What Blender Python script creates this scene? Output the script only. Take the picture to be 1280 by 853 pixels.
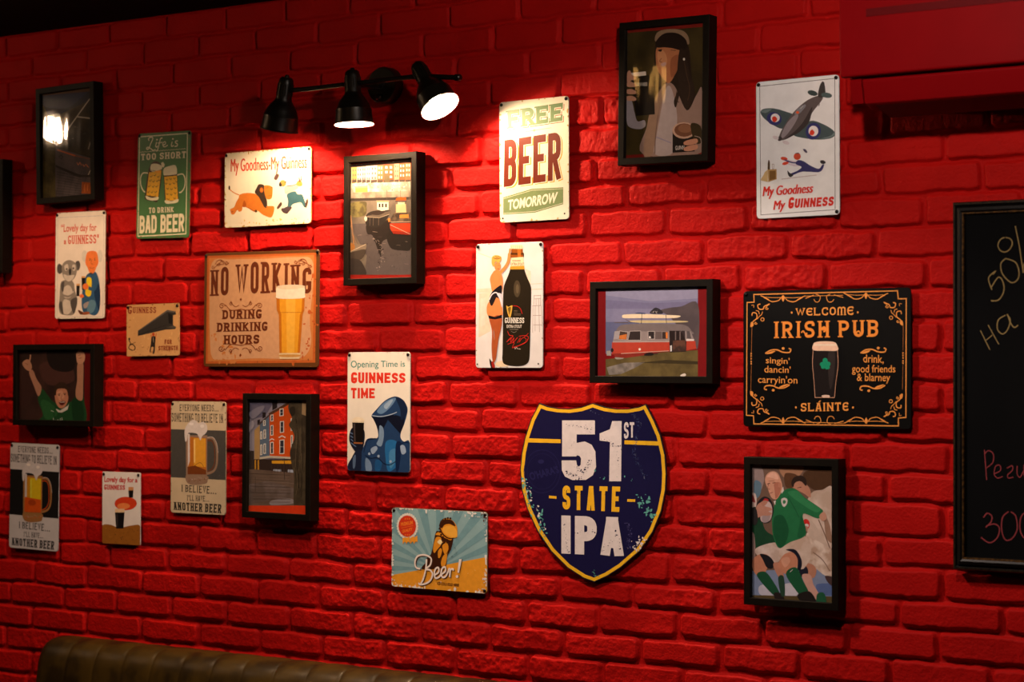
import bpy, math, random
import numpy as np
from mathutils import Matrix, Vector, geometry

for _o in list(bpy.data.objects):
    bpy.data.objects.remove(_o)
SCN = bpy.context.scene
COL = SCN.collection
ZO = 1.72                      # height of the camera above the floor
CEIL = 0.985 + ZO
def V(x, y, z): return Vector((x, y, z + ZO))

# ------------------------------------------------------------------ camera
cam_d = bpy.data.cameras.new('camera')
cam_d.sensor_width = 36.0
cam_d.lens = 2546.9 / 1280 * 36.0
cam = bpy.data.objects.new('camera', cam_d); COL.objects.link(cam)
_yaw, _pit, _rol = 0.598903, 0.016150, 0.0027165
_f = Vector((-math.sin(_yaw) * math.cos(_pit), math.cos(_yaw) * math.cos(_pit), math.sin(_pit)))
_r = Vector((math.cos(_yaw), math.sin(_yaw), 0)); _u = _r.cross(_f)
_r2 = _r * math.cos(_rol) + _u * math.sin(_rol); _u2 = _u * math.cos(_rol) - _r * math.sin(_rol)
cam.matrix_world = Matrix(((_r2.x, _u2.x, -_f.x, 0), (_r2.y, _u2.y, -_f.y, -4.07052), (_r2.z, _u2.z, -_f.z, ZO), (0, 0, 0, 1)))
cam_d.clip_start = 0.05
cam_d.dof.use_dof = True; cam_d.dof.focus_distance = 4.9; cam_d.dof.aperture_fstop = 4.0
SCN.camera = cam

# ------------------------------------------------------------------ world, exposure, lamp strengths
w = bpy.data.worlds.new('world'); SCN.world = w; w.use_nodes = True
w.node_tree.nodes['Background'].inputs[0].default_value = (0.02, 0.012, 0.012, 1)
w.node_tree.nodes['Background'].inputs[1].default_value = 0.3
SCN.view_settings.view_transform = 'Standard'; SCN.view_settings.look = 'None'
SCN.view_settings.gamma = 1.0; SCN.view_settings.use_curve_mapping = False
SCN.view_settings.exposure = 0.0
SPOT_W = (22.0, 36.0, 28.0)     # the three heads of the wall spotlight
PEND_W = (12.0, 27.0, 64.0, 30.0)   # pendants: bare bulb at the far end, two shaded ones, bare bulb near the chalkboard
WARM = (1.0, 0.66, 0.40); SOFT = (1.0, 0.82, 0.72); COOL = (0.85, 0.8, 1.0)

def lamp(name, kind, loc, watts, col, radius=0.03, parent=None, **kw):
    d = bpy.data.lights.new(name, kind); d.energy = watts; d.color = col
    if kind == 'AREA': d.shape = 'DISK'; d.size = radius
    else: d.shadow_soft_size = radius
    for k, v in kw.items(): setattr(d, k, v)
    o = bpy.data.objects.new(name, d); COL.objects.link(o); o.location = loc
    if parent: o.parent = parent
    return o

# ------------------------------------------------------------------ helpers
def lin(c):
    c = max(0.0, min(1.0, c / 255.0))
    return c / 12.92 if c <= .04045 else ((c + .055) / 1.055) ** 2.4
MATS = {}
def mat(col, rough=0.45, spec=0.5, metal=0.0, gain=1.0, var=0.08, scale=60.0, bump=0.0, col2=None, key=''):
    k = (tuple(col), rough, spec, metal, gain, var, scale, bump, col2, key)
    if k in MATS: return MATS[k]
    m = bpy.data.materials.new('m%d' % len(MATS)); m.use_nodes = True
    nt = m.node_tree; b = nt.nodes['Principled BSDF']
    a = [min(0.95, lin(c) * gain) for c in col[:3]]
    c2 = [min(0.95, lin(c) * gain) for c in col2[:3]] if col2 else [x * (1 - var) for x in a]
    tc = nt.nodes.new('ShaderNodeTexCoord'); nz = nt.nodes.new('ShaderNodeTexNoise')
    nz.inputs['Scale'].default_value = scale; nz.inputs['Detail'].default_value = 4.0
    nt.links.new(tc.outputs['Object'], nz.inputs['Vector'])
    rp = nt.nodes.new('ShaderNodeValToRGB'); rp.color_ramp.elements[0].position = 0.4; rp.color_ramp.elements[1].position = 0.6
    rp.color_ramp.elements[0].color = (*c2, 1); rp.color_ramp.elements[1].color = (*a, 1)
    nt.links.new(nz.outputs['Fac'], rp.inputs['Fac']); nt.links.new(rp.outputs['Color'], b.inputs['Base Color'])
    b.inputs['Roughness'].default_value = rough; b.inputs['Metallic'].default_value = metal
    b.inputs['Specular IOR Level'].default_value = spec
    if bump:
        bn = nt.nodes.new('ShaderNodeBump'); bn.inputs['Strength'].default_value = bump; bn.inputs['Distance'].default_value = 0.002
        nt.links.new(nz.outputs['Fac'], bn.inputs['Height']); nt.links.new(bn.outputs['Normal'], b.inputs['Normal'])
    MATS[k] = m
    return m
def emis(col, strength):
    k = ('E', col, strength)
    if k in MATS: return MATS[k]
    m = bpy.data.materials.new('glow'); m.use_nodes = True; b = m.node_tree.nodes['Principled BSDF']
    b.inputs['Base Color'].default_value = (.8, .8, .8, 1)
    b.inputs['Emission Color'].default_value = (*col, 1); b.inputs['Emission Strength'].default_value = strength
    MATS[k] = m
    return m
def glass_mat(wavy):
    k = ('glass', wavy)
    if k in MATS: return MATS[k]
    m = bpy.data.materials.new('pane'); m.use_nodes = True; nt = m.node_tree
    for n in list(nt.nodes): nt.nodes.remove(n)
    o = nt.nodes.new('ShaderNodeOutputMaterial'); mx = nt.nodes.new('ShaderNodeMixShader')
    tr = nt.nodes.new('ShaderNodeBsdfTransparent'); gl = nt.nodes.new('ShaderNodeBsdfGlossy'); fr = nt.nodes.new('ShaderNodeFresnel')
    fr.inputs['IOR'].default_value = 1.45; gl.inputs['Roughness'].default_value = 0.04
    tc = nt.nodes.new('ShaderNodeTexCoord'); nz = nt.nodes.new('ShaderNodeTexNoise'); mp = nt.nodes.new('ShaderNodeMapping')
    mp.inputs['Scale'].default_value = (1, 1, 0.22)
    nz.inputs['Scale'].default_value = 22.0; nz.inputs['Detail'].default_value = 1.0
    bn = nt.nodes.new('ShaderNodeBump'); bn.inputs['Strength'].default_value = wavy; bn.inputs['Distance'].default_value = 0.004
    nt.links.new(tc.outputs['Object'], mp.inputs['Vector']); nt.links.new(mp.outputs['Vector'], nz.inputs['Vector'])
    nt.links.new(nz.outputs['Fac'], bn.inputs['Height']); nt.links.new(bn.outputs['Normal'], gl.inputs['Normal'])
    ge = nt.nodes.new('ShaderNodeNewGeometry'); mu = nt.nodes.new('ShaderNodeMath'); mu.operation = 'MULTIPLY_ADD'; mu.inputs[2].default_value = 0
    inv = nt.nodes.new('ShaderNodeMath'); inv.operation = 'SUBTRACT'; inv.inputs[0].default_value = 1.0; nt.links.new(ge.outputs['Backfacing'], inv.inputs[1])
    nt.links.new(fr.outputs['Fac'], mu.inputs[0]); nt.links.new(inv.outputs[0], mu.inputs[1]); nt.links.new(mu.outputs[0], mx.inputs['Fac']); nt.links.new(tr.outputs[0], mx.inputs[1]); nt.links.new(gl.outputs[0], mx.inputs[2])
    nt.links.new(mx.outputs[0], o.inputs['Surface'])
    MATS[k] = m
    return m

class MB:
    """collects faces with materials, then links them as ONE mesh object"""
    def __init__(s): s.v = []; s.f = []; s.m = []; s.mats = []
    def mi(s, m):
        if m not in s.mats: s.mats.append(m)
        return s.mats.index(m)
    def add(s, vs, fs, m):
        n = len(s.v); s.v += [tuple(p) for p in vs]; k = s.mi(m)
        for f in fs: s.f.append([n + i for i in f]); s.m.append(k)
    def box(s, x0, y0, z0, x1, y1, z1, m):
        s.add([(x0, y0, z0), (x1, y0, z0), (x1, y1, z0), (x0, y1, z0), (x0, y0, z1), (x1, y0, z1), (x1, y1, z1), (x0, y1, z1)],
              [(3, 2, 1, 0), (4, 5, 6, 7), (0, 1, 5, 4), (1, 2, 6, 5), (2, 3, 7, 6), (3, 0, 4, 7)], m)
    def lathe(s, prof, m, axis=Vector((0, 0, 1)), org=Vector((0, 0, 0)), n=40, cap0=True, cap1=True):
        """prof: (distance along the axis, radius)"""
        a = axis.normalized(); t = Vector((1, 0, 0)) if abs(a.x) < .9 else Vector((0, 1, 0)); u = a.cross(t).normalized(); w = a.cross(u)
        vs = []; fs = []
        for d, r in prof:
            for i in range(n):
                q = 2 * math.pi * i / n; vs.append(org + a * d + u * (r * math.cos(q)) + w * (r * math.sin(q)))
        for j in range(len(prof) - 1):
            for i in range(n):
                k = (i + 1) % n; fs.append((j * n + i, j * n + k, (j + 1) * n + k, (j + 1) * n + i))
        if cap0: fs.append(tuple(reversed(range(n))))
        if cap1: fs.append(tuple(range((len(prof) - 1) * n, len(prof) * n)))
        s.add(vs, fs, m)
    def build(s, name, parent=None, smooth=False, bevel=0.0):
        me = bpy.data.meshes.new(name); me.from_pydata(s.v, [], s.f)
        for m in s.mats: me.materials.append(m)
        me.polygons.foreach_set('material_index', s.m)
        me.update()
        o = bpy.data.objects.new(name, me); COL.objects.link(o)
        if parent: o.parent = parent
        if smooth:
            me.shade_smooth(); me.set_sharp_from_angle(angle=math.radians(38))
        if bevel:
            b = o.modifiers.new('bevel', 'BEVEL'); b.width = bevel; b.segments = 2; b.limit_method = 'ANGLE'
        return o
def thing(name, label, cat, loc, group=None, roty=0.0):
    o = bpy.data.objects.new(name, None); COL.objects.link(o); o.location = loc; o.rotation_euler = (0, roty, 0)
    o.empty_display_size = 0.05
    return tag(o, label, cat, group)
def tag(o, label, cat, group=None):
    o['label'] = label; o['category'] = cat
    if group: o['group'] = group
    return o
def struct(o): o['kind'] = 'structure'; return o

# ------------------------------------------------------------------ the wall of painted bricks
ROW_Z = [0.985, 0.92, 0.854, 0.786, 0.72, 0.655, 0.585, 0.514, 0.45, 0.386, 0.318, 0.251, 0.184, 0.118, 0.05, -0.016, -0.08, -0.145, -0.211, -0.274, -0.345, -0.411, -0.48, -0.54, -0.606, -0.67, -0.735, -0.801, -0.867]
ROW_X = [[-4.358, -4.148, -3.932, -3.714, -3.503, -3.29, -3.079], [-4.463, -4.241, -4.018, -3.815, -3.607, -3.394, -3.188, -2.968, -2.763, -2.544, -2.336], [-4.561, -4.341, -4.124, -3.907, -3.695, -3.485, -3.266, -3.051, -2.838, -2.639, -2.42, -2.207, -1.989], [-4.023, -3.807, -3.592, -3.382, -2.951, -2.737, -2.532, -2.111, -1.901], [-4.564, -4.128, -3.915, -3.699, -2.848, -2.642, -2.012], [-3.802, -3.372, -3.158, -2.949, -2.524, -1.906], [-3.289, -3.09, -2.869, -1.802, -1.575], [-4.449, -3.809, -3.383, -2.965, -2.543, -1.903, -1.673], [-4.146, -2.877, -2.455, -2.248, -1.817, -1.589], [-4.46, -4.048, -3.628, -3.411, -2.98, -2.773, -2.563, -2.35, -2.138, -1.92, -1.718], [-3.937, -2.468, -2.25, -2.038, -1.83], [-4.484, -4.055, -3.847, -3.196, -2.986, -2.573, -2.361, -2.155, -1.944, -1.711], [-4.559, -4.139, -3.295, -3.082, -2.666], [-4.23, -3.81, -3.192, -2.985, -1.682], [-4.119, -3.907, -3.704, -3.497, -3.078, -2.858, -2.643], [-4.031, -3.821, -3.608, -3.392, -2.972, -2.76, -2.55, -2.339, -1.678], [-4.565, -4.133, -3.916, -3.077, -2.875, -2.244, -2.026, -1.812], [-4.434, -4.215, -4.007, -2.963, -2.325, -2.107, -1.894, -1.664], [-4.113, -3.692, -3.061, -2.854, -2.237, -1.803], [-4.25, -3.2, -2.984, -1.675], [-3.929, -3.291, -2.242, -1.816], [-4.233, -3.806, -3.393, -3.185, -2.762, -2.338, -1.678], [-4.337, -4.138, -3.918, -3.704, -3.484, -3.27, -2.644, -2.439, -2.218, -2.001, -1.777, -1.546], [-4.439, -4.228, -4.012, -3.798, -3.591, -3.382, -3.165, -2.952, -2.738, -2.535, -2.317, -2.102, -1.894, -1.689], [-4.534, -4.318, -4.111, -3.904, -3.7, -3.483, -3.27, -3.056, -2.844, -2.632, -2.42, -2.208, -2.011, -1.798, -1.57], [-4.446, -4.227, -4.015, -3.8, -3.586, -3.372, -3.166, -2.948, -2.73, -2.521], [-4.558], [-4.449]]
def vnoise(xs, zs, cell, seed):
    """smooth value noise sampled on the grid xs by zs"""
    rng = np.random.default_rng(seed)
    gx = (xs - xs[0]) / cell; gz = (zs - zs[0]) / cell
    nx, nz = int(gx[-1]) + 3, int(gz[-1]) + 3
    g = rng.random((nz, nx)) * 2 - 1
    ix, iz = gx.astype(int), gz.astype(int); fx, fz = gx - ix, gz - iz
    fx = fx * fx * (3 - 2 * fx); fz = fz * fz * (3 - 2 * fz)
    a = g[iz][:, ix]; b = g[iz][:, ix + 1]; c = g[iz + 1][:, ix]; d = g[iz + 1][:, ix + 1]
    return (a * (1 - fx) + b * fx) * (1 - fz)[:, None] + (c * (1 - fx) + d * fx) * fz[:, None]
def brick_wall():
    x0, x1, step = -6.6, -0.7, 0.003
    zs_rows = list(ROW_Z); 
    while zs_rows[-1] > -ZO: zs_rows.append(zs_rows[-1] - .0665)
    xs = np.arange(x0, x1 + step, step); zs = np.arange(-ZO, ROW_Z[0] + step, step)
    warp_x = 0.0028 * vnoise(xs, zs, .045, 1) + 0.0014 * vnoise(xs, zs, .014, 2)
    warp_z = 0.0030 * vnoise(xs, zs, .06, 3) + 0.0014 * vnoise(xs, zs, .015, 4)
    X = xs[None, :] + warp_x; Z = zs[:, None] + warp_z
    rough = .5 * vnoise(xs, zs, .03, 5) + .35 * (1 - 2 * np.abs(vnoise(xs, zs, .022, 6))) + .34 * (1 - 2 * np.abs(vnoise(xs, zs, .011, 7))) + .3 * vnoise(xs, zs, .0065, 8)
    H = np.full(X.shape, -1.0); rng = np.random.default_rng(11)
    patch = np.clip(.75 + .5 * vnoise(xs, zs, .35, 12), .3, 1.2)
    edge = np.full(X.shape, -1.0); tilt = np.zeros(X.shape); amp = np.ones(X.shape)
    zz = zs
    for k in range(len(zs_rows) - 1):
        zt, zb = zs_rows[k], zs_rows[k + 1]
        j = list(ROW_X[k]) if k < len(ROW_X) else []
        pitch = .2135
        if not j: j = [-4.46 + (0.107 if k % 2 else 0)]
        full = []
        for a, b in zip(j, j[1:]):
            n = max(1, round((b - a) / pitch)); full += [a + (b - a) * i / n for i in range(n)]
        full.append(j[-1])
        while full[0] > x0 - .3: full.insert(0, full[0] - pitch)
        while full[-1] < x1 + .3: full.append(full[-1] + pitch)
        r0, r1 = np.searchsorted(zz, zb - .02), np.searchsorted(zz, zt + .02)
        if r1 <= r0: continue
        full = np.array(full)
        Xr = X[r0:r1]; Zr = Z[r0:r1]
        idx = np.clip(np.searchsorted(full, Xr) - 1, 0, len(full) - 2)
        # wide joints between the rough bricks at the left and middle, crisp narrow ones at the right
        calm0 = np.clip(np.maximum((Zr - .5) / .2, (-3.75 - Xr) / .4), 0, 1)
        gap = np.where(Xr > -1.95, .0042, .0052 - .0018 * calm0)
        gapz = np.where(Xr > -1.95, .0036, .0050 - .0020 * calm0)
        left = full[idx] + gap; right = full[idx + 1] - gap
        jz = rng.uniform(-.0022, .0022, (len(full), 2)); t_ = jz[idx, 0]; b_ = jz[idx, 1]
        cx = np.minimum(Xr - left, right - Xr); cz = np.minimum(zt + t_ - gapz - Zr, Zr - zb - b_ - gapz)
        R = .012
        ax, az = np.minimum(cx - R, 0), np.minimum(cz - R, 0)
        e = R - np.sqrt(ax * ax + az * az); e = np.where((cx > R) & (cz > R), np.minimum(cx, cz), e)
        off = rng.uniform(-.0016, .0016, len(full))[idx]; sl = rng.uniform(-.02, .02, len(full))[idx]; slz = rng.uniform(-.03, .03, len(full))[idx]
        am = rng.uniform(.55, 1.25, len(full))[idx]
        tl = off + sl * (Xr - (left + right) / 2) + slz * (Zr - (zt + zb) / 2)
        better = e > edge[r0:r1]
        edge[r0:r1] = np.where(better, e, edge[r0:r1]); tilt[r0:r1] = np.where(better, tl, tilt[r0:r1]); amp[r0:r1] = np.where(better, am, amp[r0:r1])
    s = np.clip((edge + .001) / .006, 0, 1); s = s * s * (3 - 2 * s)
    calm = np.where(X > -2.0, np.clip(1 - (X + 2.0) / .25, .35, 1), 1.0) * np.where(X < -3.75, np.clip(1 + (X + 3.75) / .5, .45, 1), 1.0)
    calm = calm * np.where(Z > .62, np.clip(1 - (Z - .62) / .15, .35, 1), 1.0)
    hb = .0005 + tilt + rough * .0031 * patch * amp * calm
    calm1 = np.clip(np.maximum((Z - .5) / .2, (-3.75 - X) / .4), 0, 1) * (X < -1.95)
    hm = -.0112 + .0035 * calm1 + .0012 * vnoise(xs, zs, .02, 9)
    Hh = np.minimum(hm + (hb - hm) * s, .0075)
    ny, nx = Hh.shape
    co = np.empty((ny, nx, 3), np.float32); co[..., 0] = xs[None, :]; co[..., 1] = -Hh; co[..., 2] = zs[:, None] + ZO
    me = bpy.data.meshes.new('wall_back'); me.vertices.add(nx * ny); me.vertices.foreach_set('co', co.ravel())
    i = (np.arange(ny - 1)[:, None] * nx + np.arange(nx - 1)[None, :]).ravel()
    q = np.stack([i, i + 1, i + nx + 1, i + nx], 1).astype(np.int32)
    nf = len(q); me.loops.add(nf * 4); me.loops.foreach_set('vertex_index', q.ravel())
    me.polygons.add(nf); me.polygons.foreach_set('loop_start', np.arange(nf, dtype=np.int32) * 4)
    me.update(calc_edges=True); me.shade_smooth()
    m = mat((182, 18, 15), rough=.6, spec=.06, var=.1, scale=9.0, key='wall')
    nt = m.node_tree; b = nt.nodes['Principled BSDF']
    tc = nt.nodes.new('ShaderNodeTexCoord'); n1 = nt.nodes.new('ShaderNodeTexNoise'); n1.inputs['Scale'].default_value = 170; n1.inputs['Detail'].default_value = 5
    bn = nt.nodes.new('ShaderNodeBump'); bn.inputs['Strength'].default_value = .8; bn.inputs['Distance'].default_value = .002
    nt.links.new(tc.outputs['Object'], n1.inputs['Vector']); nt.links.new(n1.outputs['Fac'], bn.inputs['Height']); nt.links.new(bn.outputs['Normal'], b.inputs['Normal'])
    me.materials.append(m)
    o = bpy.data.objects.new('wall_back', me); COL.objects.link(o); struct(o)
brick_wall()
RX0, RX1, RY = -6.6, 3.0, -7.0
def slab(name, *b, m):
    mb = MB(); mb.box(*b, m); return struct(mb.build(name))
dark = mat((34, 22, 18), .7, var=.3, scale=5); redp = mat((150, 14, 18), .6, var=.1, scale=5)
slab('floor', RX0, RY, -.1, RX1, .2, 0, m=mat((60, 40, 28), .4, var=.35, scale=4))
slab('ceiling', RX0, RY, CEIL, RX1, .2, CEIL + .1, m=mat((9, 8, 8), .9, spec=.1, var=.2, scale=6))
slab('wall_left', RX0 - .1, RY, 0, RX0, .2, CEIL, m=dark)
slab('wall_right', RX1, RY, 0, RX1 + .1, .2, CEIL, m=dark)
slab('wall_front', RX0, RY - .1, 0, RX1, RY, CEIL, m=dark)
mbw = MB(); mbw.box(RX0, .03, 0, RX1, .2, CEIL, redp); struct(mbw.build('wall_back_core'))
# ------------------------------------------------------------------ flat prints: polygons, strokes, lettering
def cr_closed(p, sub=5):
    n = len(p); out = []
    for i in range(n):
        a, b, c, d = p[i - 1], p[i], p[(i + 1) % n], p[(i + 2) % n]
        for k in range(sub):
            t = k / sub; t2, t3 = t * t, t * t * t
            out.append(tuple(.5 * (2 * b[j] + (c[j] - a[j]) * t + (2 * a[j] - 5 * b[j] + 4 * c[j] - d[j]) * t2 + (3 * b[j] - a[j] - 3 * c[j] + d[j]) * t3) for j in (0, 1)))
    return out
def cr_open(p, sub=6):
    if len(p) < 3: return p
    q = [p[0]] + p + [p[-1]]; out = []
    for i in range(1, len(q) - 2):
        a, b, c, d = q[i - 1], q[i], q[i + 1], q[i + 2]
        for k in range(sub):
            t = k / sub; t2, t3 = t * t, t * t * t
            out.append(tuple(.5 * (2 * b[j] + (c[j] - a[j]) * t + (2 * a[j] - 5 * b[j] + 4 * c[j] - d[j]) * t2 + (3 * b[j] - a[j] - 3 * c[j] + d[j]) * t3) for j in (0, 1)))
    out.append(p[-1]); return out
def clip_poly(p, lim):
    """clip a polygon by a convex counter-clockwise outline"""
    if lim is None: return p
    for i in range(len(lim)):
        a, b = lim[i], lim[(i + 1) % len(lim)]
        sd = lambda q: (b[0] - a[0]) * (q[1] - a[1]) - (b[1] - a[1]) * (q[0] - a[0])
        out = []
        for j in range(len(p)):
            c, d = p[j - 1], p[j]; sc, s2 = sd(c), sd(d)
            if (sc >= 0) != (s2 >= 0):
                t = sc / (sc - s2); out.append((c[0] + (d[0] - c[0]) * t, c[1] + (d[1] - c[1]) * t))
            if s2 >= 0: out.append(d)
        p = out
        if len(p) < 3: return []
    return p
def stroke_quads(p, wd, closed=False, ext=0.0):
    pts = [Vector(q) for q in p]
    q = []
    for a in pts:
        if not q or (a - q[-1]).length > 1e-6: q.append(a)
    if closed and len(q) > 2 and (q[0] - q[-1]).length < 1e-6: q.pop()
    n = len(q)
    if n < 2: return []
    L, R = [], []
    for i in range(n):
        a = q[i - 1] if (i > 0 or closed) else None; c = q[(i + 1) % n] if (i < n - 1 or closed) else None
        d1 = (q[i] - a).normalized() if a is not None else None; d2 = (c - q[i]).normalized() if c is not None else None
        t = d1 if d2 is None else d2 if d1 is None else (d1 + d2)
        if t.length < 1e-6: t = Vector((-d1.y, d1.x))
        t = t.normalized(); nr = Vector((-t.y, t.x)); k = 1.0
        if d1 is not None and d2 is not None: k = 1 / max(.55, nr.dot(Vector((-d1.y, d1.x))))
        pos = q[i].copy()
        if ext and d1 is None: pos -= t * ext
        if ext and d2 is None: pos += t * ext
        L.append(pos + nr * (wd / 2 * k)); R.append(pos - nr * (wd / 2 * k))
    out = []
    for i in range(n if closed else n - 1):
        k = (i + 1) % n; out.append([tuple(L[i]), tuple(R[i]), tuple(R[k]), tuple(L[k])])
    return out
_S = [(1, .74, 0), (1, 1, 1), (0, 1, 1), (0, .52, 1), (1, .48, 1), (1, 0, 1), (0, 0, 1), (0, .26, 0)]
GL = {
 'A': [[(0, 0), (.38, 1)], [(1, 0), (.62, 1)], [(.2, .27), (.8, .27)], [(.4, 1), (.6, 1)]], 'B': [[(0, 0), (0, 1)], [(0, 1), (1, 1, 1), (1, .53, 1), (0, .53)], [(0, .53), (1, .53, 1), (1, 0, 1), (0, 0)]],
 'C': [[(1, .7), (1, 1, 1), (0, 1, 1), (0, 0, 1), (1, 0, 1), (1, .3)]], 'D': [[(0, 0), (0, 1)], [(0, 1), (1, 1, 1), (1, 0, 1), (0, 0)]],
 'E': [[(0, 0), (0, 1)], [(0, 1), (1, 1)], [(0, .52), (.75, .52)], [(0, 0), (1, 0)]], 'F': [[(0, 0), (0, 1)], [(0, 1), (1, 1)], [(0, .5), (.75, .5)]],
 'G': [[(1, .78), (1, 1, 1), (0, 1, 1), (0, 0, 1), (1, 0, 1), (1, .38)], [(1, .38), (.64, .38)]], 'H': [[(0, 0), (0, 1)], [(1, 0), (1, 1)], [(0, .52), (1, .52)]],
 'I': [[(.5, 0), (.5, 1)]], 'J': [[(1, 1), (1, 0, 1), (0, 0, 1), (0, .3)]], 'K': [[(0, 0), (0, 1)], [(1, 1), (.06, .42)], [(.32, .56), (1, 0)]],
 'L': [[(0, 1), (0, 0)], [(0, 0), (1, 0)]], 'M': [[(0, 0), (0, 1)], [(0, 1), (.5, .25), (1, 1)], [(1, 1), (1, 0)]], 'N': [[(0, 0), (0, 1)], [(0, 1), (1, 0)], [(1, 0), (1, 1)]],
 'O': [['c', (0, 0, 1), (0, 1, 1), (1, 1, 1), (1, 0, 1)]], 'P': [[(0, 0), (0, 1)], [(0, 1), (1, 1, 1), (1, .46, 1), (0, .46)]],
 'Q': [['c', (0, 0, 1), (0, 1, 1), (1, 1, 1), (1, 0, 1)], [(.6, .25), (1, -.05)]], 'R': [[(0, 0), (0, 1)], [(0, 1), (1, 1, 1), (1, .48, 1), (0, .48)], [(.5, .48), (1, 0)]],
 'S': [_S], 'T': [[(.5, 0), (.5, 1)], [(0, 1), (1, 1)]], 'U': [[(0, 1), (0, 0, 1), (1, 0, 1), (1, 1)]], 'V': [[(0, 1), (.5, 0), (1, 1)]],
 'W': [[(0, 1), (.25, 0), (.5, .9), (.75, 0), (1, 1)]], 'X': [[(0, 0), (1, 1)], [(0, 1), (1, 0)]], 'Y': [[(0, 1), (.5, .45), (1, 1)], [(.5, .45), (.5, 0)]], 'Z': [[(0, 1), (1, 1), (0, 0), (1, 0)]],
 '5': [[(1, 1), (0, 1)], [(0, 1), (0, .52)], [(0, .6), (1, .6, 1), (1, 0, 1), (0, 0, 1), (0, .26)]], '.': [[(.5, 0), (.5, .06)]], "'": [[(.5, .72), (.5, 1)]], '”': [[(.3, .74), (.3, 1)], [(.75, .74), (.75, 1)]],
}
GL['Á'] = GL['A']
GL['e'] = [[(1, .8), (1, 1, 1), (0, 1, 1), (0, 0, 1), (1, 0, 1), (1, .2)], [(0, .52), (.85, .52)]]
GL['m'] = [[(0, 0), (0, 1, 1), (.5, 1, 1), (.5, 0)], [(.5, .5), (.5, 1, 1), (1, 1, 1), (1, 0)]]
WID = {'m': 1.3, 'I': .42, 'M': 1.25, 'W': 1.45, '.': .34, "'": .34, ' ': .7, '”': .6, 'N': 1.08}
def rounded(pts, rad, closed):
    out = []; n = len(pts)
    for i, p in enumerate(pts):
        if len(p) > 2 and p[2] and (closed or 0 < i < n - 1):
            a, b, c = Vector(pts[i - 1][:2]), Vector(p[:2]), Vector(pts[(i + 1) % n][:2])
            r = min(rad, (a - b).length * .5, (c - b).length * .5)
            s, e = b + (a - b).normalized() * r, b + (c - b).normalized() * r
            for k in range(6):
                t = k / 5; q = s * (1 - t) ** 2 + b * (2 * t * (1 - t)) + e * t * t
                q = q * .82 + (s * (1 - t) + e * t) * .18 if 0 < k < 5 else q
                out.append(tuple(q))
        else: out.append(tuple(p[:2]))
    return out
def stroke_text(txt, cw, th, slab, sp):
    """heavy block or slab-serif capitals from strokes, height 1"""
    polys = []; x = 0.0
    for ch in txt:
        wd = cw * WID.get(ch, 1.0) if ch not in ("I", ".", "'") else th * (1.0 if not slab else 1.5)
        if ch == ' ': x += cw * .6; continue
        for st in GL.get(ch, []):
            closed = st[0] == 'c'; pts = st[1:] if closed else st
            ex = lambda q: (th / 2 + q[0] * (wd - th), th / 2 + q[1] * (1 - th)) + tuple(q[2:])
            pp = rounded([ex(q) for q in pts], max(cw * .5 - th * .2, th * .6), closed)
            qs = stroke_quads(pp, th, closed, ext=th / 2 if not closed and not (ch in 'CGS5Je' and len(st) > 3) else 0)
            if slab and not closed:
                for e, nb in ((pts[0], pts[1]), (pts[-1], pts[-2])):
                    X0, Y0 = ex(e)[:2]
                    if e[1] in (0, 1) and abs(e[1] - nb[1]) > abs(e[0] - nb[0]) * .8 and len(e) == 2:
                        h = th * .42; y0 = 0 if e[1] == 0 else 1 - h; qs.append([(X0 - th * .95, y0), (X0 + th * .95, y0), (X0 + th * .95, y0 + h), (X0 - th * .95, y0 + h)])
                    elif e[1] in (0, 1) and e[1] == nb[1] and ch in 'EFTLZ' and 0 < abs(e[0] - nb[0]) and e[0] in (0, 1) and not (e[0] == 0 and ch != 'T' and ch != 'Z'):
                        s_ = 1 if e[1] == 0 else -1; xx = X0 + (th * .5 if e[0] == 1 else -th * .5); d = -th * .45 if e[0] == 1 else th * .45
                        qs.append([(xx, e[1]), (xx + d, e[1]), (xx + d, e[1] + s_ * th * 1.55), (xx, e[1] + s_ * th * 1.55)])
                    elif ch in 'CGS' and abs(e[1] - nb[1]) > 0 and e[1] not in (0, 1):
                        pass
            if ch == '5' or True:
                qs = [[(q[0], min(1.0, max(0.0, q[1])) if ch != 'Q' else q[1]) for q in f] for f in qs]
            polys += [[(q[0] + x, q[1]) for q in f] for f in qs]
        if ch == 'Á': polys.append([(x + wd * .45, 1.05), (x + wd * .75, 1.28), (x + wd * .95, 1.24), (x + wd * .6, 1.05)])
        x += wd + sp * (1 + (0.6 if slab else 0)) * .8
    return polys
_FC = bpy.data.curves.new('lettering', 'FONT'); _FO = bpy.data.objects.new('lettering', _FC)
def font_text(txt, off, shear):
    COL.objects.link(_FO); _FC.body = txt; _FC.offset = off; _FC.shear = shear; _FC.resolution_u = 3
    _FO.update_tag(); dg = bpy.context.evaluated_depsgraph_get(); dg.update()
    ev = _FO.evaluated_get(dg); me = ev.to_mesh()
    polys = [[(me.vertices[i].co.x, me.vertices[i].co.y) for i in p.vertices] for p in me.polygons]
    ev.to_mesh_clear(); COL.objects.unlink(_FO)
    return polys
def fit_quad(polys, q):
    xs = [p[0] for f in polys for p in f]; ys = [p[1] for f in polys for p in f]
    x0, x1, y0, y1 = min(xs), max(xs), min(ys), max(ys); tl, tr, br, bl = [(q[i], q[i + 1]) for i in (0, 2, 4, 6)]
    out = []
    for f in polys:
        g = []
        for x, y in f:
            u, v = (x - x0) / (x1 - x0), (y - y0) / (y1 - y0)
            g.append(tuple((bl[i] * (1 - u) + br[i] * u) * (1 - v) + (tl[i] * (1 - u) + tr[i] * u) * v for i in (0, 1)))
        out.append(g)
    return out
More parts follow.
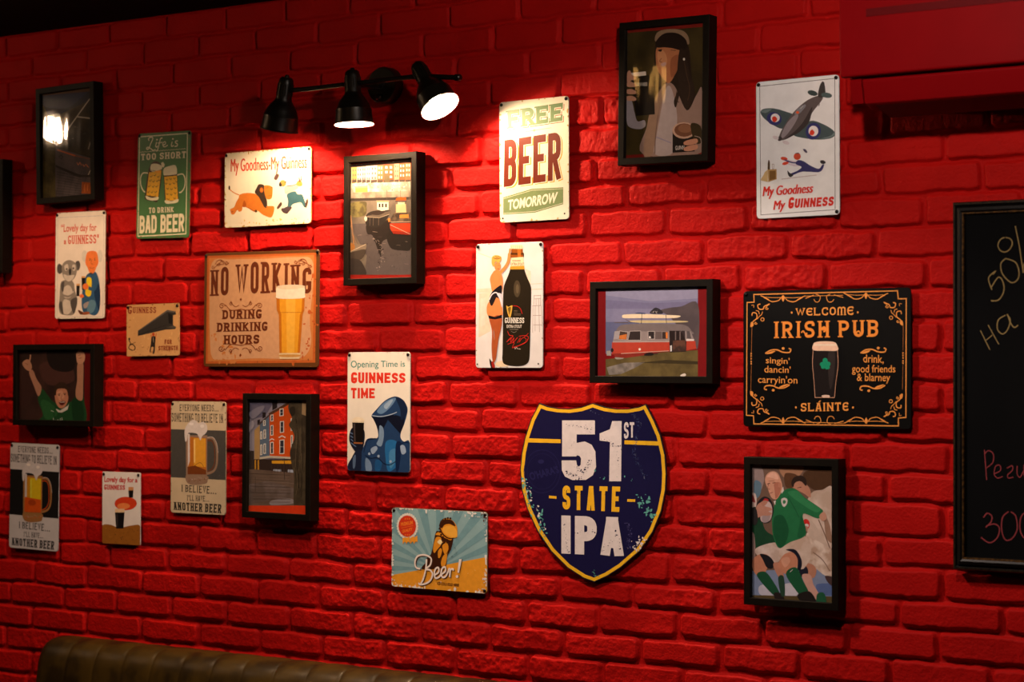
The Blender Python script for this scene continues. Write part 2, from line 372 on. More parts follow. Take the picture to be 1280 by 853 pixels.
def rrect(W, H, r, n=5):
    out = []
    for cx, cz, a0 in ((W / 2 - r, H / 2 - r, 0), (-W / 2 + r, H / 2 - r, 90), (-W / 2 + r, -H / 2 + r, 180), (W / 2 - r, -H / 2 + r, 270)):
        for i in range(n + 1):
            a = math.radians(a0 + 90 * i / n); out.append((cx + r * math.cos(a), cz + r * math.sin(a)))
    return out
def blob(rng, x, y, r):
    n = rng.randint(6, 9); st = rng.uniform(.6, 1.6); a0 = rng.uniform(0, 6.3)
    return [(x + r * st * rng.uniform(.45, 1.15) * math.cos(a0 + 2 * math.pi * i / n), y + r / st * rng.uniform(.45, 1.15) * math.sin(a0 + 2 * math.pi * i / n)) for i in range(n)]
def inside(g, x, y):
    w = 0
    for (ax, ay), (bx, by) in zip(g, g[1:] + g[:1]):
        if (ay <= y) != (by <= y):
            t = ax + (y - ay) / (by - ay) * (bx - ax)
            if t > x: w += 1 if by > ay else -1
    return w != 0
def print_art(mb, ops, y0, lim, W, H, gain, rough=.4, spec=.18, step=1.4e-5):
    """lays the print on the face at y0 (metres); coordinates are millimetres on the face"""
    pr = lambda l: [(l[i], l[i + 1]) for i in range(0, len(l), 2)]
    for k, op in enumerate(ops):
        c = op[1]; y = y0 - step * (k + 1)
        m = mat(c[:3], rough, spec, gain=gain, col2=tuple(c[3:6]), scale=1000.0 / c[6] * .6) if len(c) > 3 else mat(c, rough, spec, gain=gain, var=.07, scale=90)
        t = op[0]; polys = []
        if t == 'p': polys = [pr(op[2])]
        elif t == 'c': polys = [cr_closed(pr(op[2]))]
        elif t == 'l': polys = stroke_quads(pr(op[3]), op[2])
        elif t == 'lc': polys = stroke_quads(pr(op[3]), op[2], True)
        elif t == 'k': polys = stroke_quads(cr_open(pr(op[3])), op[2])
        elif t == 't':
            st = op[3]; g = font_text(op[2], st[1], st[2]) if st[0] == 'b' else stroke_text(op[2], *st[1:])
            polys = fit_quad(g, op[4])
        elif t == 'g':
            rng = random.Random(op[2]); q = pr(op[6]); sg = []
            for a, b in zip(q, q[1:]): sg.append((a, b, math.hypot(b[0] - a[0], b[1] - a[1])))
            tot = sum(s[2] for s in sg)
            for i in range(op[3]):
                d = rng.uniform(0, tot)
                for a, b, l in sg:
                    if d <= l: break
                    d -= l
                f = min(1, d / max(l, 1e-6)); r = rng.uniform(op[4], op[5]) * (rng.random() * .7 + .3) * .8
                polys.append(blob(rng, a[0] + (b[0] - a[0]) * f + rng.gauss(0, op[5] * .9), a[1] + (b[1] - a[1]) * f + rng.gauss(0, op[5] * .9), r))
        elif t == 'ge':
            rng = random.Random(op[2])
            for i in range(op[3]):
                s = rng.uniform(0, 2 * (W + H)); dd = abs(rng.gauss(0, op[6] * .45))
                if s < W: x, z = s - W / 2, H / 2 - dd
                elif s < W + H: x, z = W / 2 - dd, s - W - H / 2
                elif s < 2 * W + H: x, z = s - W - H - W / 2, -H / 2 + dd
                else: x, z = -W / 2 + dd, s - 2 * W - H - H / 2
                polys.append(blob(rng, x, z, rng.uniform(op[4], op[5]) * .75))
        V2, FC = [], []
        for f in polys:
            f = clip_poly(f, lim)
            if len(f) < 3: continue
            if sum(p[0] * q[1] - p[1] * q[0] for p, q in zip(f, f[1:] + f[:1])) < 0: f = f[::-1]
            FC.append(list(range(len(V2), len(V2) + len(f)))); V2 += [Vector((p[0], p[1])) for p in f]
        if not FC: continue
        # overlapping strokes become one flat outline without doubled faces
        r = geometry.delaunay_2d_cdt(V2, [], FC, 0, 1e-4, True)
        PB = [([tuple(V2[i]) for i in f], min(V2[i].x for i in f), max(V2[i].x for i in f), min(V2[i].y for i in f), max(V2[i].y for i in f)) for f in FC]
        fs = []
        for f in r[2]:
            cx_, cy_ = sum(r[0][i].x for i in f) / len(f), sum(r[0][i].y for i in f) / len(f)
            if any(x0 <= cx_ <= x1 and y0_ <= cy_ <= y1 and inside(g, cx_, cy_) for g, x0, x1, y0_, y1 in PB): fs.append(tuple(f))
        mb.add([(p[0] / 1000, y, p[1] / 1000) for p in r[0]], fs, m)
SCREW = mat((26, 24, 23), .35, .5, .7)
def screw(parent, x, z, y, r=.0042):
    mb = MB(); mb.lathe([(0, r), (.0012, r), (.0024, r * .8), (.003, r * .35)], SCREW, Vector((0, -1, 0)), Vector((x, y, z)), 16)
    mb.lathe([(0, .0016), (.012, .0012)], SCREW, Vector((0, 1, 0)), Vector((x, y, z)), 8)
    mb.add([(x - r * .6, y - .0031, z - .0005), (x + r * .6, y - .0031, z - .0005), (x + r * .6, y - .0031, z + .0005), (x - r * .6, y - .0031, z + .0005)], [(0, 1, 2, 3)], mat((8, 8, 8)))
    return mb.build('screw', parent, smooth=True)
SIGN_Y = -.0095
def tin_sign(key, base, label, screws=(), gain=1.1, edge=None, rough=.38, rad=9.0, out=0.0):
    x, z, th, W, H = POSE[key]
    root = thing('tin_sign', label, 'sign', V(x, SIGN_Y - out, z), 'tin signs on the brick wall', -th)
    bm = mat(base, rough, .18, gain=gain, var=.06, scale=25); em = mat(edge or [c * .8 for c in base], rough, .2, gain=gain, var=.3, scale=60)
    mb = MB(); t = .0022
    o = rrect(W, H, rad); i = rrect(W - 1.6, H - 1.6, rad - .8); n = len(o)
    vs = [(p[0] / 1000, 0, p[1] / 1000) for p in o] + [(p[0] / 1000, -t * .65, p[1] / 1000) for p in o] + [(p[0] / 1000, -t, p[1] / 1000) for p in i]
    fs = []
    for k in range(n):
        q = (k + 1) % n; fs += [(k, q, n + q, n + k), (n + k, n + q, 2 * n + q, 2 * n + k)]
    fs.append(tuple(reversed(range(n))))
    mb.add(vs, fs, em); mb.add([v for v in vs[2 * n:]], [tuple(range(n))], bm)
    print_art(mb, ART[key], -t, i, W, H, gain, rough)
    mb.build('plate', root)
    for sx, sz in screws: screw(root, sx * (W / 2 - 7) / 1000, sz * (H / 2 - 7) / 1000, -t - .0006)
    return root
FRAME_M = mat((19, 14, 8), .5, .1, var=.25, scale=40)
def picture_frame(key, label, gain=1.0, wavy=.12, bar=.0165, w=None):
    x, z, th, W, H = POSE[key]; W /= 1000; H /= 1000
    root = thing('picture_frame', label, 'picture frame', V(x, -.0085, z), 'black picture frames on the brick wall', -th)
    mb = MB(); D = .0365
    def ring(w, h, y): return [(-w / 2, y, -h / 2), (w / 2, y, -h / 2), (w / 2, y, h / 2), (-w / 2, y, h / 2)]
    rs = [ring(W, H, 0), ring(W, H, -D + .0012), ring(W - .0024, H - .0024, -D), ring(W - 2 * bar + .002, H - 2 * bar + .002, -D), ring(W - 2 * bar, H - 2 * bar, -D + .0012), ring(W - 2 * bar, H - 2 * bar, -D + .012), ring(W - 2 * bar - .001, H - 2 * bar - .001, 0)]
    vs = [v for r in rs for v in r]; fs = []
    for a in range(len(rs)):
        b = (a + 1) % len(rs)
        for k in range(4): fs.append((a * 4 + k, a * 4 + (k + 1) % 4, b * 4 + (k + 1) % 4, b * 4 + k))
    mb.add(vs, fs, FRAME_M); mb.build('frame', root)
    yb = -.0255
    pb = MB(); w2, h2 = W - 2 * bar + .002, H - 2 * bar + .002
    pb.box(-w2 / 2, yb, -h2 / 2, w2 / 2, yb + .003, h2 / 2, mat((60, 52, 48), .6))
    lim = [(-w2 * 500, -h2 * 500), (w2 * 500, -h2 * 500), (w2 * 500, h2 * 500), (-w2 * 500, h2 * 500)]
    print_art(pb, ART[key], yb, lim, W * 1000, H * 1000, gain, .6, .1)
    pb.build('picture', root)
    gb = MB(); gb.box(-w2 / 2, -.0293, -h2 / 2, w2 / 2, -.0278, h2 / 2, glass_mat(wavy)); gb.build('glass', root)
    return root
# ------------------------------------------------------------------ the prints, traced in millimetres on each face
ART = {
'free': [
 ('ge',(200,160,90),1,40,2,6,4),
 ('t',(176,92,66),'FREE',('k',0.7,0.22,1,0.1),[-76.9,120.4,88.1,127.6,86.1,84.6,-74.6,76.3]),
 ('t',(238,230,208),'FREE',('k',0.7,0.22,1,0.1),[-79,122.3,86.1,129.5,84.1,86.5,-76.7,78.2]),
 ('t',(104,134,92),'FREE',('k',0.7,0.22,1,0.1),[-81.1,124.3,84.1,131.4,82.2,88.3,-78.8,80.2]),
 ('l',(190,170,120),1.29,[-41.4,68.6,1.2,71.1,51.1,73.8]),
 ('p',(190,170,120),[-3.9,71.1,1.8,74.1,7.4,71.5,1.7,68]),
 ('t',(236,160,50),'BEER',('k',0.42,0.16,0,0.09),[-78,49.5,84.5,58.6,83.3,-55.2,-81,-64]),
 ('t',(238,230,208),'BEER',('k',0.42,0.16,0,0.09),[-81.7,51.6,81.8,60.6,80.5,-53.3,-84.7,-62]),
 ('t',(104,38,20),'BEER',('k',0.42,0.16,0,0.09),[-84.9,53.4,79.4,62.3,78.2,-51.6,-87.9,-60.3]),
 ('p',(120,140,95),[-89.1,-85.1,-6.3,-69,83.9,-70.4,83.5,-110.7,2.4,-126.7,-89.5,-127]),
 ('l',(238,230,208),0.86,[-88.1,-88.2,-5.3,-72.5,82.9,-73.7]),
 ('l',(238,230,208),0.86,[-88.4,-124,2.5,-123.7,82.5,-107.7]),
 ('t',(238,230,208),'TOMORROW',('b',0.035,0.2),[-75.4,-92.2,68.9,-80.3,67.2,-105.9,-73.4,-117]),
 ('p',(30,25,20),[-87.9,-136.2,-88.1,-137,-88.7,-137.7,-89.6,-138.1,-90.6,-138.3,-91.6,-138.1,-92.5,-137.6,-93.1,-136.9,-93.3,-136,-93.1,-135.2,-92.5,-134.5,-91.6,-134.1,-90.6,-133.9,-89.6,-134.1,-88.7,-134.6,-88.1,-135.3]),
 ('p',(30,25,20),[89.6,-133.1,89.4,-133.9,88.9,-134.6,88.1,-135,87.1,-135.2,86.2,-135,85.4,-134.5,84.9,-133.8,84.7,-133,84.9,-132.2,85.4,-131.5,86.2,-131.1,87.2,-131,88.1,-131.2,88.9,-131.6,89.4,-132.3]),
],
'bottle': [
 ('ge',(170,140,100),2,20,1.5,3.5,3),
 ('p',(238,215,190),[-95.8,41.9,-16.9,43.3,-16.9,32.8,-95.9,32.1]),
 ('p',(238,215,190),[-88.9,30.4,-53.9,32.8,-54.2,-61.9,-89.7,-77.1]),
 ('p',(240,222,202),[-84.3,19,-70.2,19.5,-70.6,-46.3,-84.7,-52]),
 ('l',(240,205,170),1.48,[-92.7,129.8,-49,115.6]),
 ('l',(240,205,170),1.11,[-16.9,40.3,65.2,42.4]),
 ('l',(240,205,170),1.48,[60.8,36.9,96.9,38]),
 ('l',(240,205,170),1.11,[62.9,49.9,96.7,51]),
 ('p',(238,215,190),[46.7,87.2,62.5,81.3,62.9,49.9,51.5,53.8]),
 ('l',(170,150,140),1.14,[69.4,-2.5,68.8,-66.9]),
 ('l',(170,150,140),1.11,[93,-2.9,96,-51.9]),
 ('l',(170,150,140),1.14,[75.8,-2.6,75.7,-63.2]),
 ('l',(170,150,140),1.14,[86.2,-2.8,88.5,-65.2]),
 ('l',(170,150,140),1.14,[69.7,-25.1,93.3,-25.4]),
 ('l',(170,150,140),1.14,[70.9,-47.9,94.6,-48.1]),
 ('l',(170,150,140),1.11,[72.7,23.6,71.2,-2.5]),
 ('l',(170,150,140),1.14,[91.7,24,91.2,-2.9]),
 ('l',(170,150,140),1.11,[72.7,21.8,92.6,22.5]),
 ('l',(170,150,140),1.14,[73.7,14.3,91.8,14.7]),
 ('l',(170,150,140),1.11,[67.6,-2.5,93.9,-1.4]),
 ('l',(170,150,140),1.11,[78.3,14.2,78.5,-1.9]),
 ('l',(170,150,140),1.11,[85.5,14.8,85.7,-1.3]),
 ('c',(240,215,180),[-40.2,-140,-7.2,-132.2,2.2,-144.8,-26,-148.7]),
 ('c',(38,30,18),[6.6,128,5.3,110.4,3.2,88.3,-4.1,69.9,-13.2,51.5,-16.9,32.8,-17.3,-4.9,-18.5,-108.7,-19.4,-128.3,-15.6,-140,-2.5,-145.1,23.3,-147.1,44.3,-144.8,57.2,-136.2,60.7,-116.8,62.7,-47.8,64.5,27.5,62.5,46.2,51.4,68.7,44.9,85.4,42,109.4,40.5,127]),
 ('p',(150,78,22),[6.6,136.7,39.5,135.7,41,113.1,5.8,114.1]),
 ('p',(75,40,15),[6.6,126.5,40,125.5,40.1,121.1,6.6,122.1]),
 ('p',(190,110,40),[23.8,135.5,33.7,135.2,34.7,114,24.8,114.2]),
 ('p',(238,222,180),[5.8,114.8,41.5,116,43.9,93.9,3.6,93.5]),
 ('p',(205,150,50),[3.6,94.2,43.9,94.6,45.4,85.8,1.8,86.9]),
 ('t',(110,60,25),'EXTRA STOUT',('b',0.02,0),[4.5,103,43,102,43,95.4,4.5,96.4]),
 ('t',(110,60,25),'GUINNESS',('b',0.02,0),[9.4,109.5,33.9,108.9,33.9,105.2,9.4,105.9]),
 ('p',(235,220,180),[2.9,144.1,5.6,146.2,37.2,144.5,40.3,142.3,39.9,136.4,36.4,135.1,8.4,136.7,3.9,138.3]),
 ('l',(190,160,110),0.72,[6.5,144,7,136.7]),
 ('l',(190,160,110),0.72,[12.4,143.9,12.9,136.5]),
 ('l',(190,160,110),0.72,[18.3,143.7,18.8,136.4]),
 ('l',(190,160,110),0.74,[24.1,143.5,24.6,136.2]),
 ('l',(190,160,110),0.74,[30,143.3,30.5,136]),
 ('l',(190,160,110),0.72,[35.8,143.1,36.4,135.8]),
 ('p',(74,62,44),[33.5,39.3,32.8,31.5,30.7,24.8,27.5,20.4,23.6,18.9,19.8,20.6,16.5,25.1,14.2,31.8,13.4,39.7,14.2,47.6,16.3,54.2,19.5,58.6,23.3,60,27.2,58.4,30.5,53.9,32.7,47.2]),
 ('p',(98,84,62),[29,39.4,28.6,35.1,27.7,31.5,26.2,29.1,24.5,28.3,22.7,29.2,21.2,31.6,20.2,35.3,19.8,39.6,20.1,43.9,21.1,47.5,22.6,49.9,24.3,50.7,26.1,49.8,27.6,47.4,28.6,43.7]),
 ('c',(216,170,70),[-7.6,-0.5,-2,-3.3,9,-0,10,-3.8,6.4,-24.3,2.7,-29.6,-1,-26.1,-4.7,-16.5]),
 ('c',(38,30,18),[-2.9,-7.1,5.4,-5.3,1.8,-22.3,-1,-16.6]),
 ('l',(216,170,70),0.57,[-2,-5.2,-0.1,-24.2]),
 ('l',(216,170,70),0.57,[0.8,-5.2,1.3,-24.2]),
 ('l',(216,170,70),0.57,[3.5,-5.3,2.7,-24.2]),
 ('k',(200,30,25),1.48,[11.8,-1.6,24.7,-2.6,33.9,-9.5,38.6,-20.9]),
 ('l',(140,120,95),0.76,[14.6,-13,24.7,-13.2]),
 ('l',(140,120,95),0.76,[14.6,-16,24.8,-16.2]),
 ('l',(140,120,95),0.76,[14.7,-20.6,34.9,-20.9]),
 ('l',(140,120,95),0.76,[14.7,-23.6,34.9,-23.9]),
 ('t',(236,228,212),'GUINNESS',('k',0.6,0.17,1,0.1),[-11.7,-29.8,44.6,-30.5,44.7,-43.4,-11.6,-42.8]),
 ('t',(205,195,180),'EXTRA STOUT',('b',0.035,0),[-6.5,-47,37.9,-47.5,37.9,-55.1,-6.5,-54.7]),
 ('l',(160,150,135),0.78,[1.9,-58.6,27.8,-58.9]),
 ('k',(160,150,135),0.76,[6.6,-62.5,14.9,-65.7,22.8,-62.7]),
 ('k',(205,45,35),1.56,[-3.7,-62.4,1.9,-72.1,12.2,-74.9,-6.4,-88.6]),
 ('k',(205,45,35),1.56,[-6.4,-88.6,6.6,-77.9,5.7,-89.5,15,-78.7,12.3,-90.3,25.2,-78]),
 ('k',(205,45,35),1.14,[25.3,-90.4,33.5,-78.1,30.8,-88.9,38.1,-80.1,43.7,-78.2,57.4,-67.6]),
 ('k',(205,45,35),1.52,[29.8,-75,43.6,-73.6,56.6,-76.4,50.7,-89,30,-97.4,12.3,-101.1]),
 ('k',(205,45,35),1.14,[-3.6,-94.1,16,-90.3,11.4,-103.1,48.4,-89.8]),
 ('k',(205,45,35),1.14,[43.7,-78.2,50.6,-82.1,48.4,-90.5]),
 ('k',(210,200,185),1.14,[17.9,-101.2,18.9,-105.8,22.6,-101.2,25.4,-105.8]),
 ('l',(210,200,185),1.17,[27.2,-105.1,34.7,-105.9]),
 ('k',(232,140,78),8.88,[-30.7,76.2,-14.6,88.8,-2.4,105.1,1.2,125.2]),
 ('c',(232,140,78),[-1.5,121.6,4.8,128.7,5.7,136,1.1,137.6,-0.6,130.7]),
 ('c',(232,140,78),[-44.5,83.9,-33,85.5,-23.8,79.7,-18.7,65.8,-17.8,51.6,-21.5,36.7,-46.9,33.4,-53.8,52.4,-55.6,67.4]),
 ('p',(232,140,78),[-23.8,94.6,-24.5,90.3,-26.5,86.8,-29.5,84.4,-33,83.7,-36.5,84.6,-39.5,87.1,-41.5,90.8,-42.2,95,-41.5,99.3,-39.5,102.8,-36.5,105.2,-33,105.9,-29.5,105,-26.5,102.5,-24.5,98.8]),
 ('c',(226,170,80),[-51.3,108.3,-49,119.3,-37.5,122.6,-23.8,118.6,-23.8,109.4,-30.7,104,-39.8,106.1,-43.5,95.1,-50,100.1]),
 ('k',(120,60,20),1.85,[-46.7,116.3,-35.3,113.4,-24.3,115.6]),
 ('k',(120,60,20),1.48,[-40.7,119.8,-35.3,117,-29.8,119.5]),
 ('l',(90,40,20),0.74,[-31.6,97.4,-27.9,96.5]),
 ('p',(190,40,35),[-29.3,89.1,-29.5,88.7,-30,88.4,-30.7,88.1,-31.6,88.1,-32.5,88.2,-33.2,88.5,-33.7,88.8,-33.9,89.3,-33.7,89.7,-33.2,90,-32.5,90.3,-31.6,90.3,-30.7,90.2,-30,89.9,-29.5,89.6]),
 ('c',(28,24,28),[-50.2,32.7,-26.1,48.8,-20.6,44.9,-21.5,32.9,-25.1,14.1,-40,12.5,-54,5.1,-57.6,14.7]),
 ('c',(232,140,78),[-60.9,7.2,-40,20.1,-22.4,10.3,-18.6,-8.7,-21.4,-25.8,-57.8,-25.3,-65.2,-11.8]),
 ('c',(34,28,30),[-54.8,22.2,-35.3,26.4,-40,14.4,-50.2,-0.6,-57.7,10.9]),
 ('c',(215,205,215),[-35.3,29.4,-21.5,27.3,-18.7,6.5,-20.5,-4.9,-27,14.2]),
 ('k',(235,228,232),2.66,[-57.6,14.7,-49.2,27.8,-35.3,30.9,-23.3,14.1,-18.7,-1.1]),
 ('c',(176,86,44),[-58.7,-27.2,-42.4,-31.3,-44.8,-62,-40.1,-100.8,-39.2,-132.1,-46.8,-136.1,-50.5,-100.8,-49.5,-62]),
 ('c',(176,86,44),[-44.7,-29.3,-21.4,-27,-21.4,-50.7,-29.8,-81.5,-37.3,-128.2,-44,-130.2,-42,-81.4]),
 ('p',(24,20,24),[-60.6,-23.4,-40,-27.5,-20.5,-22,-20,-30,-40,-33.6,-58.8,-31.1]),
 ('c',(24,20,24),[-56.7,-128.2,-49.7,-136.1,-40.2,-149.8,-49.7,-152.6,-55.4,-140]),
 ('c',(170,40,30),[-50.6,-138,-44.9,-136.1,-40.2,-148.7,-47.3,-150.2]),
 ('p',(40,35,30),[-90.2,-142.3,-90.3,-143.1,-90.9,-143.7,-91.6,-144.1,-92.6,-144.3,-93.5,-144.1,-94.3,-143.7,-94.8,-143.1,-94.9,-142.3,-94.8,-141.6,-94.2,-140.9,-93.5,-140.5,-92.5,-140.3,-91.6,-140.5,-90.8,-140.9,-90.3,-141.6]),
 ('p',(40,35,30),[88.2,-141.3,88,-142.1,87.5,-142.7,86.8,-143.1,85.9,-143.3,85,-143.1,84.3,-142.7,83.8,-142.1,83.6,-141.3,83.8,-140.6,84.2,-139.9,85,-139.5,85.9,-139.4,86.8,-139.5,87.5,-139.9,88,-140.6]),
],
'plane': [
 ('lc',(92,84,82),1.29,[-92,143,91,145,90.2,-141.9,-90.7,-144.6]),
 ('c',(70,84,86),[-90.5,85.6,-82.1,91.6,-60,91.3,-33.2,83.5,-3.3,69.4,-18.8,53.8,-38.3,44.2,-67.4,59.4,-84.6,74]),
 ('c',(70,84,86),[33.9,56.6,62.2,47.2,84.5,33.5,91.4,22.3,80.5,14.8,52.3,13.7,19.2,18.9,-9.4,28.6,5.1,45.5]),
 ('c',(104,120,120),[-89.5,86.4,-79.7,90.1,-62.5,89.7,-77.2,82.3]),
 ('c',(110,126,126),[87.7,26.9,90.9,21.9,75.9,16,52.3,14.5,80.6,20]),
 ('c',(92,82,82),[-44.7,20.4,-43.2,31.3,-33.4,48.2,-16.3,70.3,0.7,86.7,24.8,102.4,49.7,110.1,62,106.5,57.2,96.4,36.5,73.9,29.1,54.8,9.8,36.5,-11.8,26.2,-33.6,18.8]),
 ('c',(142,132,136),[-38.3,32.3,-26.1,54.3,-9.1,69.8,3,72,-3.4,57.1,-21.4,34.2,-35.5,23.3]),
 ('c',(60,52,52),[29.1,54.8,9.8,36.5,-11.8,26.2,-31.1,19.6,-4.5,37.5,14.8,55.8,36.6,87]),
 ('p',(52,54,105),[-38.8,60.9,-42.2,56.4,-47.8,53.6,-54.6,53,-61.7,54.6,-68,58.3,-72.5,63.5,-74.4,69.3,-73.6,75,-70.2,79.5,-64.6,82.3,-57.7,82.9,-50.6,81.3,-44.4,77.5,-39.9,72.4,-38,66.6]),
 ('p',(226,216,216),[-42.5,68.7,-43.4,65.1,-45.8,62.1,-49.5,60.2,-53.8,59.8,-58,60.8,-61.7,63.2,-64.1,66.5,-65,70.3,-64.1,74,-61.6,77,-58,78.8,-53.7,79.3,-49.4,78.2,-45.8,75.8,-43.3,72.5]),
 ('c',(205,60,40),[-61.5,70.1,-55.2,73.2,-48.9,67,-52.8,60.6,-59.6,62]),
 ('p',(52,54,105),[55.7,26.4,51.6,20.3,45.6,16.1,38.5,14.5,31.5,15.7,25.6,19.7,21.7,25.6,20.4,32.8,22,40,26.1,46.2,32.1,50.4,39.2,52,46.2,50.7,52.1,46.7,55.9,40.7,57.2,33.6]),
 ('p',(226,216,216),[51.2,32.8,50.2,28.4,47.6,24.8,43.7,22.5,39.2,21.9,34.7,23.1,30.9,25.9,28.3,29.9,27.5,34.4,28.4,38.8,31,42.5,34.9,44.8,39.5,45.3,44,44.1,47.8,41.3,50.3,37.3]),
 ('c',(205,60,40),[31.3,33.7,37,36.8,42.1,29.9,37.3,24.6,30.2,26.8]),
 ('c',(62,58,58),[51.1,107.8,53.8,127.4,58.7,138,63.4,140.7,67.1,132.9,67.8,108.7]),
 ('p',(58,70,70),[49.8,113.3,48.3,111.6,45.2,110.7,40.9,110.8,36.2,111.9,31.8,113.8,28.3,116.2,26.2,118.8,25.9,121.2,27.5,123,30.6,123.9,34.9,123.7,39.6,122.6,44,120.7,47.5,118.3,49.6,115.7]),
 ('p',(76,92,92),[84.6,107,83.2,105.1,80.1,103.8,75.7,103.5,70.6,104.2,65.7,105.6,61.6,107.7,59.1,110.1,58.5,112.5,59.8,114.4,63,115.6,67.4,115.9,72.5,115.3,77.4,113.8,81.4,111.7,84,109.3]),
 ('c',(128,128,134),[-6.1,76.6,3.1,86.5,17.6,93.8,20.9,89.5,7.8,76,-3.3,72.5]),
 ('p',(215,90,45),[4.9,77.1,4.6,76,3.8,75,2.5,74.5,1.1,74.3,-0.4,74.7,-1.6,75.4,-2.5,76.5,-2.8,77.7,-2.5,78.9,-1.6,79.8,-0.4,80.4,1.1,80.5,2.6,80.1,3.8,79.4,4.7,78.3]),
 ('l',(220,210,205),0.88,[7.9,84.8,15.1,90.9]),
 ('l',(70,64,64),1.76,[54.3,92.2,52.3,87.1]),
 ('c',(60,54,54),[-47.1,18.9,-44.2,28.3,-37.4,23.5,-40.8,17.6]),
 ('p',(206,196,198),[-45.6,22.5,-46.8,21.3,-48.8,20.8,-51.5,20.9,-54.4,21.8,-57.1,23.1,-59.2,24.9,-60.2,26.7,-60.2,28.3,-59.1,29.4,-57,30,-54.3,29.8,-51.4,29,-48.7,27.6,-46.7,25.9,-45.6,24.1]),
 ('p',(206,196,198),[-19.7,9.6,-20.9,8.4,-23.1,8,-26.1,8.2,-29.3,9.2,-32.3,10.7,-34.6,12.5,-35.9,14.4,-35.9,16,-34.7,17.1,-32.5,17.6,-29.5,17.3,-26.3,16.4,-23.3,14.9,-21,13.1,-19.7,11.2]),
 ('c',(74,66,90),[13.8,-5.1,19.9,-5.4,24.6,-12.2,19.9,-12.8]),
 ('p',(198,78,52),[8.4,-20.3,7.7,-23.3,5.8,-25.7,3,-27.2,-0.3,-27.6,-3.5,-26.8,-6.3,-24.9,-8.2,-22.3,-8.8,-19.3,-8.1,-16.3,-6.2,-13.9,-3.4,-12.4,-0.1,-12,3.2,-12.8,5.9,-14.7,7.8,-17.3]),
 ('c',(70,60,70),[-5.9,-13.4,2.3,-11.7,7.9,-16.8,4.6,-14]),
 ('p',(205,75,50),[-23.8,-24.5,-24.8,-25.8,-26.9,-26.7,-29.8,-26.9,-33.1,-26.5,-36.3,-25.5,-38.9,-24,-40.5,-22.4,-40.9,-20.8,-39.9,-19.5,-37.8,-18.6,-34.9,-18.4,-31.6,-18.9,-28.4,-19.9,-25.8,-21.3,-24.2,-22.9]),
 ('p',(205,75,50),[-21.1,-31.8,-21.4,-33.2,-22.8,-34.7,-25.1,-35.9,-28.1,-36.7,-31.2,-37,-33.9,-36.7,-36,-35.9,-36.9,-34.7,-36.7,-33.3,-35.3,-31.9,-33,-30.7,-30,-29.9,-26.9,-29.6,-24.1,-29.8,-22.1,-30.6]),
 ('k',(208,198,205),5.16,[-23.2,-27.5,-7.5,-31.9,9.2,-31.6]),
 ('k',(208,198,205),4.3,[-21.8,-34.6,-4.2,-39.5,11.6,-37.3]),
 ('k',(70,66,110),3.01,[-31.4,-25.3,-9.9,-33.1,14,-33.2]),
 ('c',(58,56,102),[2.1,-28.2,16.4,-32,30.5,-41.4,51.5,-50.3,60.1,-42.2,64.7,-43.4,55.2,-56.9,27.9,-55.4,9,-54.4,-12.4,-60.6,-18.6,-57.6,-0.5,-51.7,10.1,-43.7,-4.1,-36.4]),
 ('c',(52,48,50),[55.5,-32.6,63.5,-32.6,68.5,-37.6,62.9,-40.7,56.4,-37.8]),
 ('c',(52,48,50),[-24.3,-49.6,-18.6,-55,-10.1,-60.7,-17.3,-64.6,-22.5,-59.2]),
 ('p',(198,170,120),[-89.7,-64.3,-83.3,-55.9,-79.9,-49.5,-72.6,-44.3,-72.7,-72.1,-89.7,-67.7]),
 ('p',(176,140,88),[-72.6,-44.3,-50.8,-44.6,-50.9,-67.2,-71.7,-72.6]),
 ('p',(120,88,48),[-68.7,-48,-53.2,-48,-53.3,-66.2,-68.8,-68.8]),
 ('p',(74,58,36),[-72.6,-30.3,-71.1,-23.4,-68.6,-23.6,-67.2,-30.6,-67.2,-44.6,-73.1,-44.3]),
 ('lc',(150,130,120),0.88,[-61.9,-33.1,-57,-33.4,-58,-44.2,-60.9,-44.1]),
 ('k',(190,178,176),1.72,[-38.8,-67.8,4.2,-65.7,46.7,-63.7]),
 ('t',(200,46,34),'My Goodness',('b',0,0.22),[-86.3,-81.8,37.1,-81.1,35.8,-108.3,-86.3,-110.3]),
 ('t',(200,46,34),'My',('b',0,0.22),[-59.7,-115,-30.9,-114.6,-32,-140.2,-59.8,-141.6]),
 ('t',(200,46,34),'My Goodness',('b',0,0.22),[-85.3,-81.8,38,-81.2,36.8,-108.3,-85.3,-110.4]),
 ('t',(200,46,34),'My',('b',0,0.22),[-58.8,-115,-30,-114.6,-31.1,-140.2,-58.9,-141.6]),
 ('t',(200,46,34),'My Goodness',('b',0,0.22),[-84.3,-81.9,39,-81.2,37.7,-108.4,-84.4,-110.4]),
 ('t',(200,46,34),'My',('b',0,0.22),[-57.8,-115.1,-29,-114.7,-30.1,-140.2,-57.9,-141.7]),
 ('t',(200,46,34),'G',('k',0.6,0.24,0,0.13),[-20.4,-109.1,-7.6,-109.2,-9.7,-133.9,-23.4,-134.6]),
 ('t',(200,46,34),'UINNESS',('k',0.6,0.24,0,0.13),[-4.8,-113.2,88.3,-112.9,86.2,-132.9,-7.8,-133.5]),
],
'open': [
 ('ge',(140,80,50),3,16,1,3,4),
 ('t',(44,128,118),'Opening Time is',('b',0.007,0),[-89.5,129.7,83.9,128.9,84,109.2,-89.6,105.8]),
 ('t',(216,52,34),'GUINNESS',('k',0.6,0.24,0,0.13),[-88.6,100.3,85.1,98.2,85.2,73.7,-88.8,71.5]),
 ('t',(216,52,34),'TIME',('k',0.6,0.24,0,0.13),[-88.9,60.3,-11.5,59.7,-11.5,34.2,-89,33.1]),
 ('g',(120,60,35),5,30,0.8,2.5,[71.8,150.7,98.7,150.9,98.8,132.9]),
